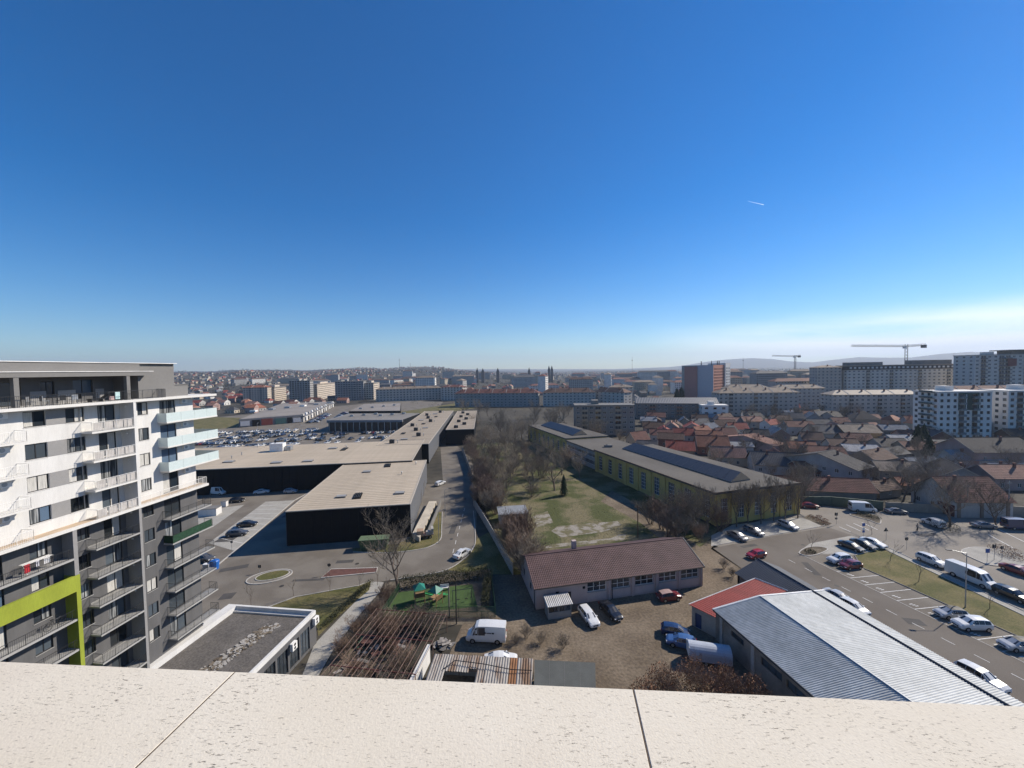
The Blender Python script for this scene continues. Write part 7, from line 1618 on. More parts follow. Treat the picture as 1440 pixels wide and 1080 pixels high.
# person crossing the street
def person(px, py, label, az):
    p = G(px, py); t = thing('person', label, 'person', (p.x, p.y, .03), R(90 - az)); me = bpy.data.meshes.new('body')
    V = [(0, 0, .95), (0, 0, 1.15), (0, 0, 1.42), (.01, 0, 1.52), (.03, 0, 1.66), (.02, 0, 1.76), (0, .1, .92), (.14, .1, .5), (.06, .1, .08), (.2, .1, .03), (0, -.1, .92), (-.1, -.1, .5), (-.32, -.1, .12), (-.2, -.1, .05), (0, .19, 1.40), (-.1, .23, 1.12), (.02, .24, .88), (.06, .24, .8), (0, -.19, 1.40), (.06, -.23, 1.12), (.2, -.23, .92), (.25, -.23, .85)]
    E_ = [(0, 1), (1, 2), (2, 3), (3, 4), (4, 5), (0, 6), (6, 7), (7, 8), (8, 9), (0, 10), (10, 11), (11, 12), (12, 13), (2, 14), (14, 15), (15, 16), (16, 17), (2, 18), (18, 19), (19, 20), (20, 21)]
    me.from_pydata(V, E_, []); rad = [.14, .14, .15, .06, .1, .08, .1, .07, .05, .05, .1, .07, .05, .05, .07, .05, .04, .035, .07, .05, .04, .035]
    o = link('body', me, t); md = o.modifiers.new('skin', 'SKIN'); 
    if not me.skin_vertices: me.skin_vertices.new()
    for i, sv in enumerate(me.skin_vertices[0].data): sv.radius = (rad[i], rad[i]); sv.use_root = (i == 0)
    o.modifiers.new('sub', 'SUBSURF').levels = 1; o.modifiers['sub'].render_levels = 1; me.materials.append(M('skin_tone', (.42, .26, .19), rough=.6))
    b = MB(); n = 12; prof = [(.86, .17, .21), (1.0, .165, .2), (1.2, .17, .22), (1.4, .16, .225), (1.5, .09, .12)]
    for z_, a_, c_ in prof: b.v.extend([(a_ * math.cos(2 * math.pi * k / n), c_ * math.sin(2 * math.pi * k / n), z_) for k in range(n)])
    for i in range(len(prof) - 1):
        for k in range(n): b.f.append((i * n + k, i * n + (k + 1) % n, (i + 1) * n + (k + 1) % n, (i + 1) * n + k)); b.m.append(0)
    for s_, pts in ((1, ((0, .2, 1.42), (-.1, .24, 1.12), (.02, .25, .9))), (-1, ((0, -.2, 1.42), (.06, -.24, 1.12), (.19, -.24, .94)))):
        b.tube(pts[0], pts[1], .085, .07, 8); b.tube(pts[1], pts[2], .07, .055, 8)
    b.build('jacket', M('beige_jacket', (.36, .30, .24), rough=.9), t)
    b = MB(); [b.tube(p_, q_, r0_, r1_, 8) for p_, q_, r0_, r1_ in (((0, .1, .96), (.14, .1, .5), .13, .09), ((.14, .1, .5), (.06, .1, .09), .09, .07), ((0, -.1, .96), (-.1, -.1, .5), .13, .09), ((-.1, -.1, .5), (-.31, -.1, .13), .09, .07))]; b.build('trousers', M('dark_trousers', (.03, .03, .035), rough=.9), t)
    b = MB(); 
    for i in range(7):
        a0 = math.pi / 2 * i / 6
    n = 10; rings = [(1.70, .118), (1.78, .11), (1.83, .07), (1.845, .01)]
    for z_, r_ in rings: b.v.extend([(.015 + r_ * math.cos(2 * math.pi * k / n), r_ * .9 * math.sin(2 * math.pi * k / n), z_) for k in range(n)])
    for i in range(3):
        for k in range(n): b.f.append((i * n + k, i * n + (k + 1) % n, (i + 1) * n + (k + 1) % n, (i + 1) * n + k)); b.m.append(0)
    b.build('hair', M('dark_hair', (.03, .022, .018), rough=.8), t)
person(1290, 747, 'person in a beige jacket and dark trousers walking across the street', 110)
# timber pole in the meadow
p = G(897, 756); ep_ = thing('utility_pole', 'dark wooden utility pole at the edge of the meadow', 'pole', (p.x, p.y, 0)); b = MB(); b.tube((0, 0, 0), (0, 0, 7.8), .15, .1, 8); b.build('pole', frame_brown, ep_); b = MB(); b.box(-.8, .8, -.06, .06, 7.2, 7.32); b.build('crossarm', frame_brown, ep_)
for (px, py, h) in ((1145, 690, 8), (1322, 700, 9), (1418, 728, 9.5), (1360, 727, 8.5)):
    p = G(px, py); u_ = thing('utility_pole', 'slim concrete utility pole among the old houses by the street', 'pole', (p.x, p.y, 0), group='utility poles among the houses'); b = MB(); b.tube((0, 0, 0), (0, 0, h), .14, .09, 8); b.build('pole', concrete, u_); b = MB(); b.box(-.7, .7, -.05, .05, h - .6, h - .5); b.build('crossarm', concrete, u_)
# bins, skip, boxes
p = G(527, 771); sk = thing('skip_container', 'green steel skip with flat lid in the warehouse shadow', 'container', (p.x - 3.2, p.y - 1.2, .03), R(6))
gm = M('green_skip', (.05, .095, .045), rough=.6, var=.15); b = MB(); b.v = [(0.5, 0, .2), (5.9, 0, .2), (5.9, 2.4, .2), (0.5, 2.4, .2), (0, 0, 2.2), (6.4, 0, 2.2), (6.4, 2.4, 2.2), (0, 2.4, 2.2)]; b.f = [(0, 3, 2, 1), (4, 5, 6, 7), (0, 1, 5, 4), (1, 2, 6, 5), (2, 3, 7, 6), (3, 0, 4, 7)]; b.m = [0] * 6; b.build('body', gm, sk)
b = MB(); b.box(-.1, 6.5, -.1, 2.5, 2.21, 2.32); b.build('lid', M('pale_green_lid', (.115, .16, .095), rough=.7), sk)
for x in (1.0, 2.6, 4.2, 5.4): b = MB(); b.box(x, x + .12, -.09, -.005, .25, 2.15); b.build('rib', gm, sk)
p = G(302, 800); bn = thing('waste_bin', 'tall bright blue recycling bin beside the apartment building', 'bin', (p.x, p.y, .03)); b = MB(); n = 12
for z_, r_ in ((0, .72), (1.5, .86), (1.62, .86), (1.8, .7), (1.88, .1)): b.v.extend([(r_ * math.cos(2 * math.pi * k / n), r_ * math.sin(2 * math.pi * k / n), z_) for k in range(n)])
for i in range(4):
    for k in range(n): b.f.append((i * n + k, i * n + (k + 1) % n, (i + 1) * n + (k + 1) % n, (i + 1) * n + k)); b.m.append(0)
b.build('body', M('bin_blue', (.02, .12, .42), rough=.4), bn); b = MB(); b.box(-.25, .25, -.8, -.66, 1.62, 1.8); b.build('slot', trim, bn)
p = G(292, 803); bx_ = thing('utility_cabinet', 'white cabinet beside the blue bin', 'cabinet', (p.x, p.y, .03)); b = MB(); b.box(-.7, .5, -.4, .4, 0, 1.5); b.build('body', metal_white, bx_); b = MB(); b.box(-.6, .4, -.42, -.402, .1, 1.4); b.build('door', metal_grey, bx_)
p = G(296, 724); bx_ = thing('transformer_box', 'white low transformer box at the edge of the car park', 'cabinet', (p.x, p.y, .03), R(8)); b = MB(); b.box(-3.2, 2.2, -1.2, 1.4, 0, 2.0); b.build('body', white_wall, bx_); b = MB(); b.box(-3.35, 2.35, -1.35, 1.55, 2.0, 2.12); b.build('roof', conc_dark, bx_)
p = G(316, 712); bx_ = thing('ticket_box', 'small white box beside the transformer box', 'cabinet', (p.x, p.y, .03), R(8)); b = MB(); b.box(-.7, .7, -.6, .6, 0, 1.6); b.build('body', white_wall, bx_); b = MB(); b.box(-.8, .8, -.7, .7, 1.6, 1.68); b.build('roof', conc_dark, bx_)
# loading platform along the warehouse
ld = thing('loading_platform', 'pale concrete loading platform with low wall along the warehouse', 'platform', (-22.0, 88.5, 0), R(2.2))
b = MB(); b.prism([(-2.4, 2.5), (-.2, 0), (-.2, 25), (-2.4, 25)], 0, 1.2); b.build('platform', M('pale_concrete', (.46, .41, .33), rough=.9, var=.15, scale=.4), ld)
b = MB(); b.box(1.0, 1.25, 2, 25, 0, 1.5); b.build('retaining_wall', conc_dark, ld)
for k in range(6): b = MB(); b.box(-.22, -.08, 3 + k * 4, 3.3 + k * 4, .3, 1.19); b.build('bumper', rubber, ld)
tl = thing('trailer', 'tan flatbed trailer with crates at the end of the loading platform', 'trailer', (*G(598, 756)[:2], .03), R(14))
b = MB(); b.box(-2.0, 2.0, -1.0, 1.0, .8, 1.0); b.build('bed', M('tan_steel', (.36, .25, .17), rough=.7, var=.2), tl)
for (x0, x1, y0, y1, h) in ((-1.9, -.4, -.9, .9, 1.0), (.2, 1.3, -.9, 0, .7), (1.4, 1.95, -.9, .9, 1.3)): b = MB(); b.box(x0, x1, y0, y1, 1.002, 1.0 + h); b.build('crate', M('tan_steel', (.36, .25, .17)) if x0 < 0 else concrete, tl)
for x in (-1.2, 1.2):
    for s_ in (-1, 1): w_ = link('wheel', wheel_meshes(.36, .22)[0], tl, (x, s_ * .85, .38)); link('rim', wheel_meshes(.36, .22)[1], w_)
# playground
def play_tower(px, py, label, seed):
    p = G(px, py); t = thing('play_tower', label, 'playground', (p.x, p.y, .06), R(20 * seed)); tm_ = M('teal_canopy', (.02, .17, .125), rough=.5); wd = M('play_wood', (.3, .19, .1), rough=.8)
    for x in (-.8, .8):
        for y in (-.8, .8): b = MB(); b.tube((x, y, 0), (x, y, 2.5), .06, n=6); b.build('post', wd, t)
    b = MB(); b.box(-.85, .85, -.85, .85, 1.1, 1.2); b.build('deck', wd, t)
    b = MB(); e = .98
    for q in (((-e, -e), (e, -e)), ((e, -e), (e, e)), ((e, e), (-e, e)), ((-e, e), (-e, -e))): b.face([(*q[0], 2.45), (*q[1], 2.45), (0, 0, 3.3)])
    b.face([(-e, e, 2.44), (e, e, 2.44), (e, -e, 2.44), (-e, -e, 2.44)]); b.build('canopy', tm_, t)
    b = MB(); b.face([(.85, -.3, 1.2), (2.9, -.3, .2), (2.9, .3, .2), (.85, .3, 1.2)]); b.face([(.85, -.3, 1.2), (.85, -.3, 1.4), (2.9, -.3, .4), (2.9, -.3, .2)]); b.face([(.85, .3, 1.2), (2.9, .3, .2), (2.9, .3, .4), (.85, .3, 1.4)]); b.build('slide', M('slide_green', (.05, .3, .12), rough=.4), t)
    b = MB(); b.box(-.85, .85, -.88, -.84, 1.2, 1.9); b.build('side_panel', M('play_panel', (.16, .10, .05), rough=.6), t)
play_tower(590, 846, 'play tower with teal pyramid roof on the turf by the tall tree', 1); play_tower(613, 850, 'play tower with teal pyramid roof and slide at the middle of the turf', 3)
p = G(650, 847); sw = thing('swing_set', 'dark swing frame on the playground turf', 'playground', (p.x, p.y, .06), R(10))
b = MB()
for x in (-1.6, 1.6): b.tube((x, -.9, 0), (x, 0, 2.2), .04, n=6); b.tube((x, .9, 0), (x, 0, 2.2), .04, n=6)
b.tube((-1.7, 0, 2.2), (1.7, 0, 2.2), .05, n=6); b.build('frame', metal_dark, sw)
for x in (-.7, .7):
    b = MB(); b.tube((x - .2, 0, 2.2), (x - .2, 0, .55), .012, n=4); b.tube((x + .2, 0, 2.2), (x + .2, 0, .55), .012, n=4); b.build('chain', metal_grey, sw); b = MB(); b.box(x - .25, x + .25, -.1, .1, .5, .55); b.build('seat', rubber, sw)
p = G(625, 830); be = thing('park_bench', 'white bench against the playground hedge', 'bench', (p.x, p.y, .06), R(8)); b = MB(); b.box(-.8, .8, -.22, .22, .42, .48); b.build('seat', white_wall, be); b = MB(); b.box(-.8, .8, .2, .26, .5, .95); b.build('backrest', white_wall, be)
for x in (-.65, .65): b = MB(); b.box(x - .05, x + .05, -.2, .2, 0, .42); b.build('leg', concrete, be)
# green mesh fence
def mesh_fence(pts, h, label, mat, pw=2.5, dens=.1):
    t = thing('mesh_fence', label, 'fence', (pts[0].x, pts[0].y, .04)); o = Vector(pts[0][:2])
    for i in range(len(pts) - 1):
        A_, B2 = Vector(pts[i][:2]) - o, Vector(pts[i + 1][:2]) - o; d = B2 - A_; n = max(1, int(d.length / pw)); u = d / n
        bb = MB(); k = int(u.length / dens)
        for j in range(k): bb.box(j * dens, j * dens + .03, -.01, .01, .05, h - .05)
        for z_ in (.1, h * .5, h - .1): bb.box(0, u.length, -.02, .02, z_, z_ + .05)
        me = bb.mesh('mesh_panel', [mat]); bp = MB(); bp.box(-.03, .03, -.03, .03, 0, h); mp_ = bp.mesh('post', [mat])
        for j in range(n + 1):
            p = A_ + u * j; link('post', mp_, t, (p.x, p.y, 0), math.atan2(u.y, u.x))
            if j < n: link('mesh_panel', me, t, (p.x, p.y, 0), math.atan2(u.y, u.x))
    return t
fg = M('fence_green', (.025, .065, .035), rough=.6)
mesh_fence([G(540, 871), G(645, 868), G(697, 868)], 1.8, 'green mesh fence along the yard side of the playground', fg)
mesh_fence([G(697, 868), G(690, 810)], 1.8, 'green mesh fence at the lane side of the playground', fg)
mesh_fence([G(538, 869), G(562, 830)], 1.5, 'green mesh fence by the paved footpath', fg)
# skeletal steel roof frame over the scrap yard
fr = thing('steel_frame', 'rusty skeletal roof frame of thin rods over the scrap yard', 'frame', (0, 0, 0)); rust = M('rusty_steel', (.19, .125, .10), rough=.8, var=.3, scale=1.5); FZ_ = 2.8
A_, B2 = G(530, 856, FZ_), G(628, 864, FZ_); dr_ = G(575.5, 955, FZ_) - G(625.5, 862, FZ_); dr_.z = 0; dr_.normalize(); RL_ = 17.0
for k in range(16):
    p = A_.lerp(B2, k / 15); b = MB(); jj = random.uniform(-.12, .12); b.tube(p + Vector((0, 0, jj)), p + dr_ * (RL_ * random.uniform(.82, 1.0)) + Vector((random.uniform(-.15, .15), 0, -jj)), .035, n=5); b.build('rod', rust, fr)
for f_ in (0, .34, .68, .98):
    b = MB(); p, q = A_ + dr_ * RL_ * f_, B2 + dr_ * RL_ * f_; b.tube(p - Vector((0, 0, .1)), q - Vector((0, 0, .1)), .06, n=6); b.build('beam', M('maroon_beam', (.13, .045, .04), rough=.8), fr)
    for g in (0, .33, .66, 1): c = p.lerp(q, g); b = MB(); b.tube((c.x, c.y, 0), (c.x, c.y, FZ_ - .1), .06, n=6); b.build('post', rust, fr)
p = G(632, 868); b = MB(); b.tube((p.x, p.y, 0), (p.x, p.y, 5.0), .12, .1, 8); tag(b.build('timber_post', M('grey_timber', (.2, .17, .14), rough=.9)), 'tall grey timber post between the steel frame and the van', 'post')
p = G(642, 878); b = MB(); b.tube((p.x, p.y, 0), (p.x, p.y, 6.5), .1, .08, 8); tag(b.build('lamp_mast', metal_dark), 'thin dark mast beside the green mesh fence', 'post')
# scrap
rs_ = random.Random(31)
scrapm = [M('scrap_red', (.15, .075, .06), rough=.8, var=.3, scale=1), M('scrap_grey', (.15, .14, .13), rough=.8, var=.3, scale=1), M('scrap_pale', (.25, .23, .21), rough=.8, var=.2, scale=1), M('scrap_dark', (.06, .05, .045), rough=.9), M('scrap_green', (.05, .11, .07), rough=.7)]
def scrap_pile(px, py, n, r, label, ms, h=1.2):
    p = G(px, py); t = thing('scrap_pile', label, 'scrap', (p.x, p.y, .03))
    for i in range(n):
        a = rs_.uniform(0, 6.28); q = rs_.random() ** .6 * r; L_ = rs_.uniform(.5, 1.9); W_ = rs_.uniform(.15, .8); T_ = Matrix.Translation((q * math.cos(a), q * math.sin(a) * .7, rs_.uniform(.08, h * (1 - q / r * .7)))) @ Matrix.Rotation(rs_.uniform(0, 3.1), 4, 'Z') @ Matrix.Rotation(rs_.uniform(-.3, .3), 4, 'Y') @ Matrix.Rotation(rs_.uniform(-.3, .3), 4, 'X')
        b = MB(); b.box(-L_ / 2, L_ / 2, -W_ / 2, W_ / 2, -.03, .03, T=T_); b.build('board', scrapm[rs_.choice(ms)], t)
    b = MB(); n_ = 10; [b.face([(0, 0, h * .55), (r * .8 * math.cos(2 * math.pi * k / n_), r * .55 * math.sin(2 * math.pi * k / n_), 0), (r * .8 * math.cos(2 * math.pi * (k + 1) / n_), r * .55 * math.sin(2 * math.pi * (k + 1) / n_), 0)]) for k in range(n_)]; b.build('heap', soil, t)
scrap_pile(530, 908, 30, 3.0, 'heap of pinkish red sheets under the steel frame', (0, 0, 0, 1, 2), 1.3)
scrap_pile(565, 912, 20, 2.4, 'heap of pale and grey boards under the steel frame', (1, 2, 2, 0, 3), 1.0)
scrap_pile(520, 935, 24, 2.6, 'mixed dark and red scrap heap at the foot of the frame', (0, 3, 3, 1, 4), 1.1)
scrap_pile(497, 946, 18, 2.2, 'stack of whitish boards at the edge of the scrap yard', (2, 2, 1), .9); scrap_pile(622, 908, 22, 1.2, 'small heap of pale rubble by the timber post', (2, 2, 1), .8)
scrap_pile(508, 905, 18, 1.6, 'green and dark sheets leaning by the scrap yard fence', (4, 4, 3), 1.2); scrap_pile(575, 890, 30, 2.6, 'dark brushwood and scrap beside the playground fence', (3, 3, 0), 1.0)
rv = random.Random(41)
for i in range(20):
    p = A_.lerp(B2, rv.random()) + dr_ * RL_ * rv.uniform(.02, .85); tree(p.x, p.y, rv.choice(('bush0', 'bush1', 'bush2')), rv.uniform(.42, .66), 'tangled leafless vine climbing through the steel frame', 'vines in the steel frame', cat='vine', name='bare_vine')
for i in range(12):
    t_ = i / 11; p = G(543, 838).lerp(G(474, 928), t_); tree(p.x + .8, p.y, ('bush0', 'bush1', 'bush2')[i % 3], .34 + .12 * (i % 3), 'scrubby leafless bush beside the paved footpath', 'bushes beside the footpath', cat='bush', name='bare_bush')
# yard scrub
for (x, y, s_) in ((740, 898, .35), (760, 905, .3), (792, 912, .35), (725, 905, .25), (1030, 812, .3), (1018, 800, .35), (690, 880, .3), (560, 885, .5), (590, 880, .55), (610, 885, .5), (545, 880, .5)): T(x, y, 'bush1', s_, 'scrubby leafless weed clump in the yard', 'weed clumps in the yard', cat='bush', name='weed_clump')
# cranes, masts and towers on the skyline
def lattice(b, p, q, w_, n, r):
    p, q = Vector(p), Vector(q); d = (q - p).normalized(); a = d.orthogonal().normalized() * w_ / 2; c = d.cross(a); off = [a + c, a - c, -a - c, -a + c]
    for o in off: b.tube(p + o, q + o, r, n=4)
    for k in range(n):
        u0, u1 = p.lerp(q, k / n), p.lerp(q, (k + 1) / n)
        for j in range(4): b.tube(u0 + off[j], u1 + off[(j + 1) % 4], r * .7, n=3, cap=False)
def crane(px, Y, h, back, front, label, az):
    x = at_depth(px, Y); t = thing('tower_crane', label, 'crane', (x, Y, 0), R(90 - az)); m = M('crane_paint', (.23, .2, .17), rough=.6)
    b = MB(); lattice(b, (0, 0, 0), (0, 0, h + 2), 2.2, 18, .2); b.build('mast', m, t); b = MB(); lattice(b, (1, 0, h), (front, 0, h + 1.5), 1.6, 22, .16); b.build('jib', m, t); b = MB(); lattice(b, (-1, 0, h), (-back, 0, h + 1.0), 1.6, 6, .18); b.build('counter_jib', m, t)
    b = MB(); b.box(-back, -back + 4, -1.3, 1.3, h - 2.5, h + .8); b.build('counterweight', conc_dark, t); b = MB(); b.box(.6, 3, -1.2, 1.2, h - 2.8, h - .4); b.build('cab', metal_white, t)
crane(1118, 700, 56, 9, 40, 'tower crane with short counter jib beyond the grey blocks', -86); crane(1274, 430, 59, 20, 58, 'long jibbed tower crane behind the mansard block', -86)
def mast(px, Y, h, label, r=.6, z=None):
    x = at_depth(px, Y); zb = terr(x, Y) - 1 if z is None else z; t = thing('radio_mast', label, 'mast', (x, Y, zb)); b = MB(); b.tube((0, 0, 0), (0, 0, h), r, r * .4, 6); b.build('mast', M('mast_steel', (.1, .09, .09), rough=.7), t); b = MB(); b.box(-r * 2, r * 2, -r * 2, r * 2, h * .8, h * .84); b.build('platform', M('mast_steel', (.1, .09, .09)), t)
mast(889, 1400, 82, 'thin radio mast on the skyline beyond the blocks'); mast(562, 3200, 80, 'tall thin mast on the distant hill', 2.2); mast(577, 3300, 40, 'short mast on the distant hill', 2.0); mast(1045, 1800, 80, 'slender mast beyond the office tower', 1.0)
def spire(px, Y, h, w_, label):
    x = at_depth(px, Y); t = thing('church_tower', label, 'church tower', (x, Y, terr(x, Y) - 1)); m = M('church_stone', (.14, .12, .11), rough=.9); b = MB(); b.box(-w_, w_, -w_, w_, 0, h * .72); b.build('tower', m, t); b = MB(); q = [(-w_ * 1.1, -w_ * 1.1, h * .72), (w_ * 1.1, -w_ * 1.1, h * .72), (w_ * 1.1, w_ * 1.1, h * .72), (-w_ * 1.1, w_ * 1.1, h * .72)]
    for k in range(4): b.face([q[k], q[(k + 1) % 4], (0, 0, h)])
    b.build('spire', M('copper_dark', (.05, .055, .05), rough=.7), t)
for (px, h, w_, lb) in ((671, 47, 3.5, 'dark church spire left of the old town'), (679, 45, 4.5, 'broad church tower with low spire in the old town'), (700, 46, 4.5, 'square church tower in the old town'), (744, 47, 3.5, 'pointed spire in the middle of the old town'), (772, 52, 3.5, 'left tower of the twin towered church'), (776, 52, 3.5, 'right tower of the twin towered church')): spire(px, 1150, h, w_, lb)
# ------------------------------------------------------------------ the town beyond
rf_ = random.Random(77)
TREEC = []
def busy(x, y):
    r = math.hypot(x, y)
    if r < 235: return True
    az = math.degrees(math.atan2(x, y))
    if -60 < az < -12 and y < 470 and x > -335 - (y - 250) * .1 and not (x < -215 and y > 380): return True            # shopping centre, grass
    for (cx, cy, rr) in BLK:
        if (x - cx) ** 2 + (y - cy) ** 2 < rr * rr: return True
    return False
def simple_house(W_, D_, he, hr, wall, roof, key):
    def fn():
        b = MB(); b.box(0, W_, 0, D_, 0, he, 0); e = .4; A = [(-e, -e, he - .1), (W_ + e, -e, he - .1), (W_ + e, D_ + e, he - .1), (-e, D_ + e, he - .1)]; r0, r1 = (-e, D_ / 2, hr), (W_ + e, D_ / 2, hr)
        if key % 3 == 0: r0, r1 = (D_ * .4, D_ / 2, hr), (W_ - D_ * .4, D_ / 2, hr)
        b.face([A[0], A[1], r1, r0], 1); b.face([A[2], A[3], r0, r1], 1); b.face([A[1], A[2], r1], 0 if key % 3 else 1); b.face([A[3], A[0], r0], 0 if key % 3 else 1); b.face(A[::-1], 1)
        for u in range(int(W_ / 3)):
            x = 1.2 + u * 3; b.face([(x, -.03, 1), (x + 1.1, -.03, 1), (x + 1.1, -.03, 2.4), (x, -.03, 2.4)], 2)
        for u in range(int(D_ / 4)):
            y = 1.5 + u * 4; b.face([(W_ + .03, y, 1), (W_ + .03, y + 1.1, 1), (W_ + .03, y + 1.1, 2.4), (W_ + .03, y, 2.4)], 2)
        return b.mesh('house', [WM(wall), RM(roof), pane_m])
    return cached(('sh', W_, D_, he, hr, wall, roof, key), fn)
combos = [(w_, r_) for w_ in ('white', 'cream', 'pale', 'stone', 'pink') for r_ in ('red', 'rust', 'redbrown', 'terracotta', 'brown', 'slate')]
cn = {'white': 'white', 'cream': 'cream', 'pale': 'pale grey', 'stone': 'stone coloured', 'pink': 'pinkish'}; rn = {'red': 'bright red', 'rust': 'rust', 'redbrown': 'red brown', 'terracotta': 'terracotta', 'brown': 'brown', 'slate': 'grey'}
def rnd_spot(azlo, azhi, rlo, rhi, pw=1.0):
    az = R(rf_.uniform(azlo, azhi)); r = rlo + (rhi - rlo) * rf_.random() ** pw; return r * math.sin(az), r * math.cos(az)
count = 0
zones = [(-50, -22, 430, 900, 120), (-22, 12, 560, 900, 60), (12, 36, 470, 900, 60), (36, 56, 330, 700, 50)]
near = []
for (a0, a1, r0, r1, n) in zones:
    k = 0; tries = 0
    while k < n and tries < 4000:
        tries += 1; x, y = rnd_spot(a0, a1, r0, r1)
        if busy(x, y) or any((x - q[0]) ** 2 + (y - q[1]) ** 2 < 200 for q in near): continue
        near.append((x, y)); wa, ro = rf_.choice(combos); key = rf_.randrange(6); W_, D_, he, hr = ((10, 8, 3.6, 6.6), (13, 9, 4.2, 7.4), (9, 9, 6, 9))[key % 3]
        o = link('house', simple_house(W_, D_, he, hr, wa, ro, key), None, (x, y, terr(x, y) - .3), R(rf_.choice((-15, 5, 12, 70, 95)) + rf_.uniform(-8, 8))); k += 1
        tag(o, '%s house with %s roof in the far suburb' % (cn[wa], rn[ro]), 'house', '%s houses with %s roofs in the suburb' % (cn[wa], rn[ro]))
# farther roofs read as one mass
fm = MB(); fmats = [WM('pale'), WM('stone'), WM('cream'), RM('red'), RM('redbrown'), RM('rust'), RM('brown'), RM('slate'), RM('sheet')]
def far_house(x, y, z, W_, D_, he, hr, rz, wm_, rm_):
    c, s = math.cos(rz), math.sin(rz); T_ = lambda p: (x + c * p[0] - s * p[1], y + s * p[0] + c * p[1], z + p[2]); i = len(fm.v)
    fm.v.extend([T_(p) for p in ((0, 0, -4), (W_, 0, -4), (W_, D_, -4), (0, D_, -4), (0, 0, he), (W_, 0, he), (W_, D_, he), (0, D_, he), (0, D_ / 2, hr), (W_, D_ / 2, hr))])
    for f_, m in (((0, 1, 5, 4), wm_), ((1, 2, 6, 9, 5), wm_), ((2, 3, 7, 6), wm_), ((3, 0, 4, 8, 7), wm_), ((4, 5, 9, 8), rm_), ((6, 7, 8, 9), rm_)): fm.f.append(tuple(i + k for k in f_)); fm.m.append(m)
for (a0, a1, r0, r1, n, pw) in ((-58, -20, 880, 2600, 1000, .8), (-24, 14, 900, 3800, 650, .8), (10, 58, 880, 4500, 1200, .9)):
    for i in range(n):
        x, y = rnd_spot(a0, a1, r0, r1, pw)
        if busy(x, y): continue
        q = rf_.random(); W_, D_, he = rf_.uniform(7, 12), rf_.uniform(6, 9), rf_.uniform(3, 5.5)
        far_house(x, y, terr(x, y), W_, D_, he, he + rf_.uniform(2, 4), rf_.uniform(0, 3.1), rf_.choice((0, 1, 1, 2, 2)), rf_.choice((3, 4, 4, 5, 6, 6, 6, 7, 7, 8)))
stuff(tag(fm.build('far_houses', fmats), 'mass of distant houses over plain and hillside', 'houses'))
# distant blocks on the plain
bl = 0
for (a0, a1, r0, r1, n) in ((-36, -4, 640, 1500, 40), (-4, 16, 560, 1500, 26), (14, 34, 570, 1300, 56), (30, 55, 420, 1200, 62)):
    k = 0; tries = 0
    while k < n and tries < 600:
        tries += 1; x, y = rnd_spot(a0, a1, r0, r1)
        if busy(x, y) or any((x - q[0]) ** 2 + (y - q[1]) ** 2 < 400 for q in near): continue
        near.append((x, y)); W_ = rf_.uniform(18, 60); h = rf_.choice((12, 15, 15, 18, 24, 30)) if r0 > 0 else 12; fl = int(h / 3); D_ = 12; z = terr(x, y) - 1; tn = rf_.choice(('white', 'white', 'pale', 'cream', 'pale', 'grey')); rn_ = rf_.choice(('tan', 'brown', 'slate', 'redbrown')); rz = R(rf_.choice((-12, 0, 8, 20, 75)))
        t = thing('distant_block', '%s distant apartment block with %s roof on the plain' % ({'white': 'white', 'pale': 'pale grey', 'grey': 'dark grey', 'cream': 'cream'}[tn], {'tan': 'tan', 'brown': 'brown', 'slate': 'grey', 'redbrown': 'red brown'}[rn_]), 'building', (x, y, z), rz, '%s distant blocks with %s roofs' % (tn, rn_))
        b = MB(); b.box(0, W_, 0, D_, 0, h); b.build('wall', WM(tn), t); b = MB(); e = .6; A = [(-e, -e, h), (W_ + e, -e, h), (W_ + e, D_ + e, h), (-e, D_ + e, h)]; r0_, r1_ = (D_ * .5, D_ / 2, h + 3), (W_ - D_ * .5, D_ / 2, h + 3); b.face([A[0], A[1], r1_, r0_]); b.face([A[1], A[2], r1_]); b.face([A[2], A[3], r0_, r1_]); b.face([A[3], A[0], r0_]); b.build('roof', RM(rn_), t)
        g = MB()
        for f_ in range(fl):
            for u in range(int(W_ / 3)): g.face([(1 + u * 3, -.05, f_ * 3 + 1), (2.5 + u * 3, -.05, f_ * 3 + 1), (2.5 + u * 3, -.05, f_ * 3 + 2.4), (1 + u * 3, -.05, f_ * 3 + 2.4)])
            for v in range(3): g.face([(W_ + .05, 1.5 + v * 3.6, f_ * 3 + 1), (W_ + .05, 3 + v * 3.6, f_ * 3 + 1), (W_ + .05, 3 + v * 3.6, f_ * 3 + 2.4), (W_ + .05, 1.5 + v * 3.6, f_ * 3 + 2.4)])
        stuff(g.build('window', pane_m, t)); k += 1
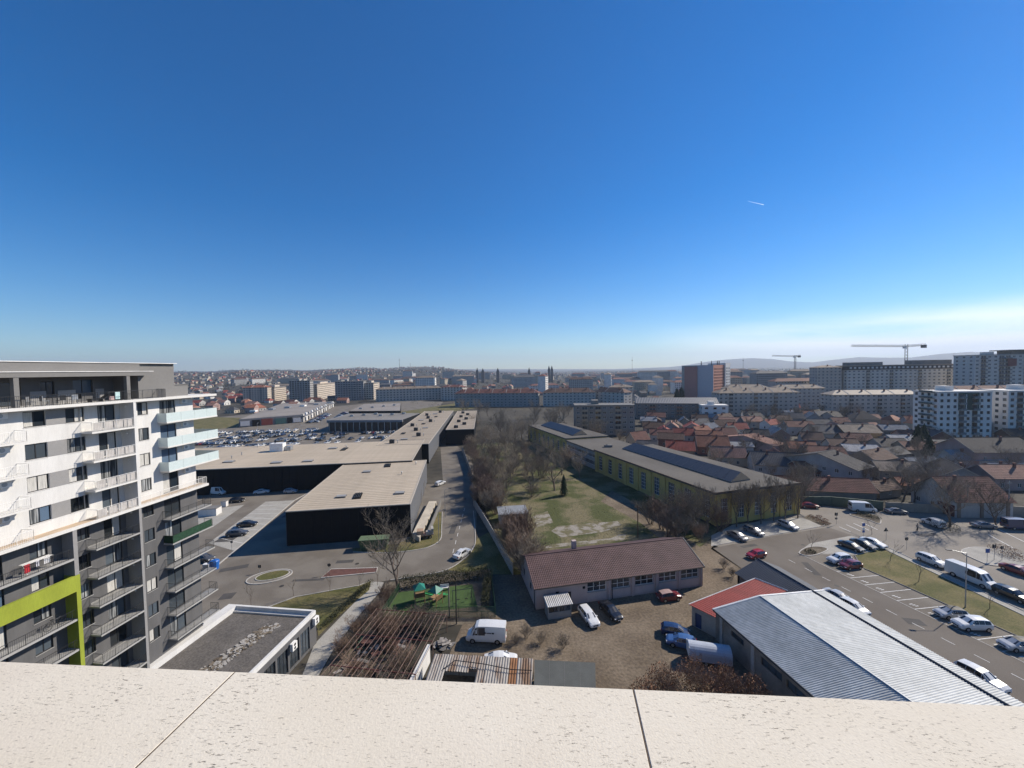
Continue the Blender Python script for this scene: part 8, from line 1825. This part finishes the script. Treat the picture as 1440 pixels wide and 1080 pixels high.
# far-off trees: dark leafless crowns
ft_ = MB()
def crown_clump(x, y, z, r, h, n):
    fine_ = n > 20
    for i in range(n):
        a = rf_.uniform(0, 6.28); q = rf_.random() ** .5 * r; c = Vector((x + q * math.cos(a), y + q * math.sin(a), z + h * (.25 + .75 * rf_.random()) * (1 - .4 * q / r))); s_ = r * (rf_.uniform(.12, .3) if fine_ else rf_.uniform(.18, .34)); d = Vector((rf_.gauss(0, 1), rf_.gauss(0, 1), rf_.gauss(0, 1.2 if fine_ else .6))).normalized(); e = d.orthogonal().normalized() * (.09 if fine_ else .55); ft_.face([c - d * s_, c + e * s_, c + d * s_, c - e * s_])
for (a0, a1, r0, r1, n, pw) in ((-58, 58, 240, 900, 1000, 1.0), (-58, 58, 850, 2600, 5600, .9), (-58, 58, 2500, 7000, 1800, .9)):
    for i in range(n):
        x, y = rnd_spot(a0, a1, r0, r1, pw)
        if busy(x, y): continue
        k = 1 if r1 < 3000 else 2.4; crown_clump(x, y, terr(x, y) - .5, rf_.uniform(2.5, 5) * k, rf_.uniform(5, 10) * (1 if k == 1 else 1.5), (60 if r1 < 1000 else 15) if r1 < 3000 else 10)
stuff(tag(ft_.build('far_trees', M('far_twigs', (.052, .044, .036), rough=.95, c2=(.035, .04, .026), scale=.01, t0=.45, t1=.6)), 'mass of distant leafless trees between the houses', 'trees'))
# contrail high in the sky
cp = Vector((0, 0, EYE)) + ray(1052, 283) * 16000; cq = Vector((0, 0, EYE)) + ray(1074, 288) * 16000
b = MB(); N_ = 24
for k in range(N_): b.tube(cp.lerp(cq, k / N_), cp.lerp(cq, (k + 1) / N_), 3 + 4.5 * k / N_, None, 5, cap=False)
ice = bpy.data.materials.new('ice_cloud'); ice.use_nodes = True; n = ice.node_tree; n.nodes.clear(); o_ = n.nodes.new('ShaderNodeOutputMaterial'); t1, t2, a1 = n.nodes.new('ShaderNodeBsdfTranslucent'), n.nodes.new('ShaderNodeBsdfDiffuse'), n.nodes.new('ShaderNodeAddShader')
t1.inputs[0].default_value = (.75, .75, .75, 1); t2.inputs[0].default_value = (.75, .75, .75, 1); n.links.new(t1.outputs[0], a1.inputs[0]); n.links.new(t2.outputs[0], a1.inputs[1]); n.links.new(a1.outputs[0], o_.inputs[0])
tag(b.build('contrail', ice), 'short white vapour trail high in the blue sky', 'contrail')
# ------------------------------------------------------------------ haze over the plain
hz = MB(); hz.box(-12600, 12600, -12600, 12600, -12, 470); ho = hz.build('haze', None); ho.data.materials.clear()
hm = bpy.data.materials.new('haze'); hm.use_nodes = True; n = hm.node_tree; n.nodes.clear(); o_ = n.nodes.new('ShaderNodeOutputMaterial'); v_ = n.nodes.new('ShaderNodeVolumePrincipled'); v_.inputs['Color'].default_value = (.72, .84, 1.0, 1); v_.inputs['Density'].default_value = 0.000105; v_.inputs['Anisotropy'].default_value = 0.2; n.links.new(v_.outputs[0], o_.inputs['Volume']); ho.data.materials.append(hm); stuff(tag(ho, 'thin blue haze over the town and the distant hills', 'haze'))
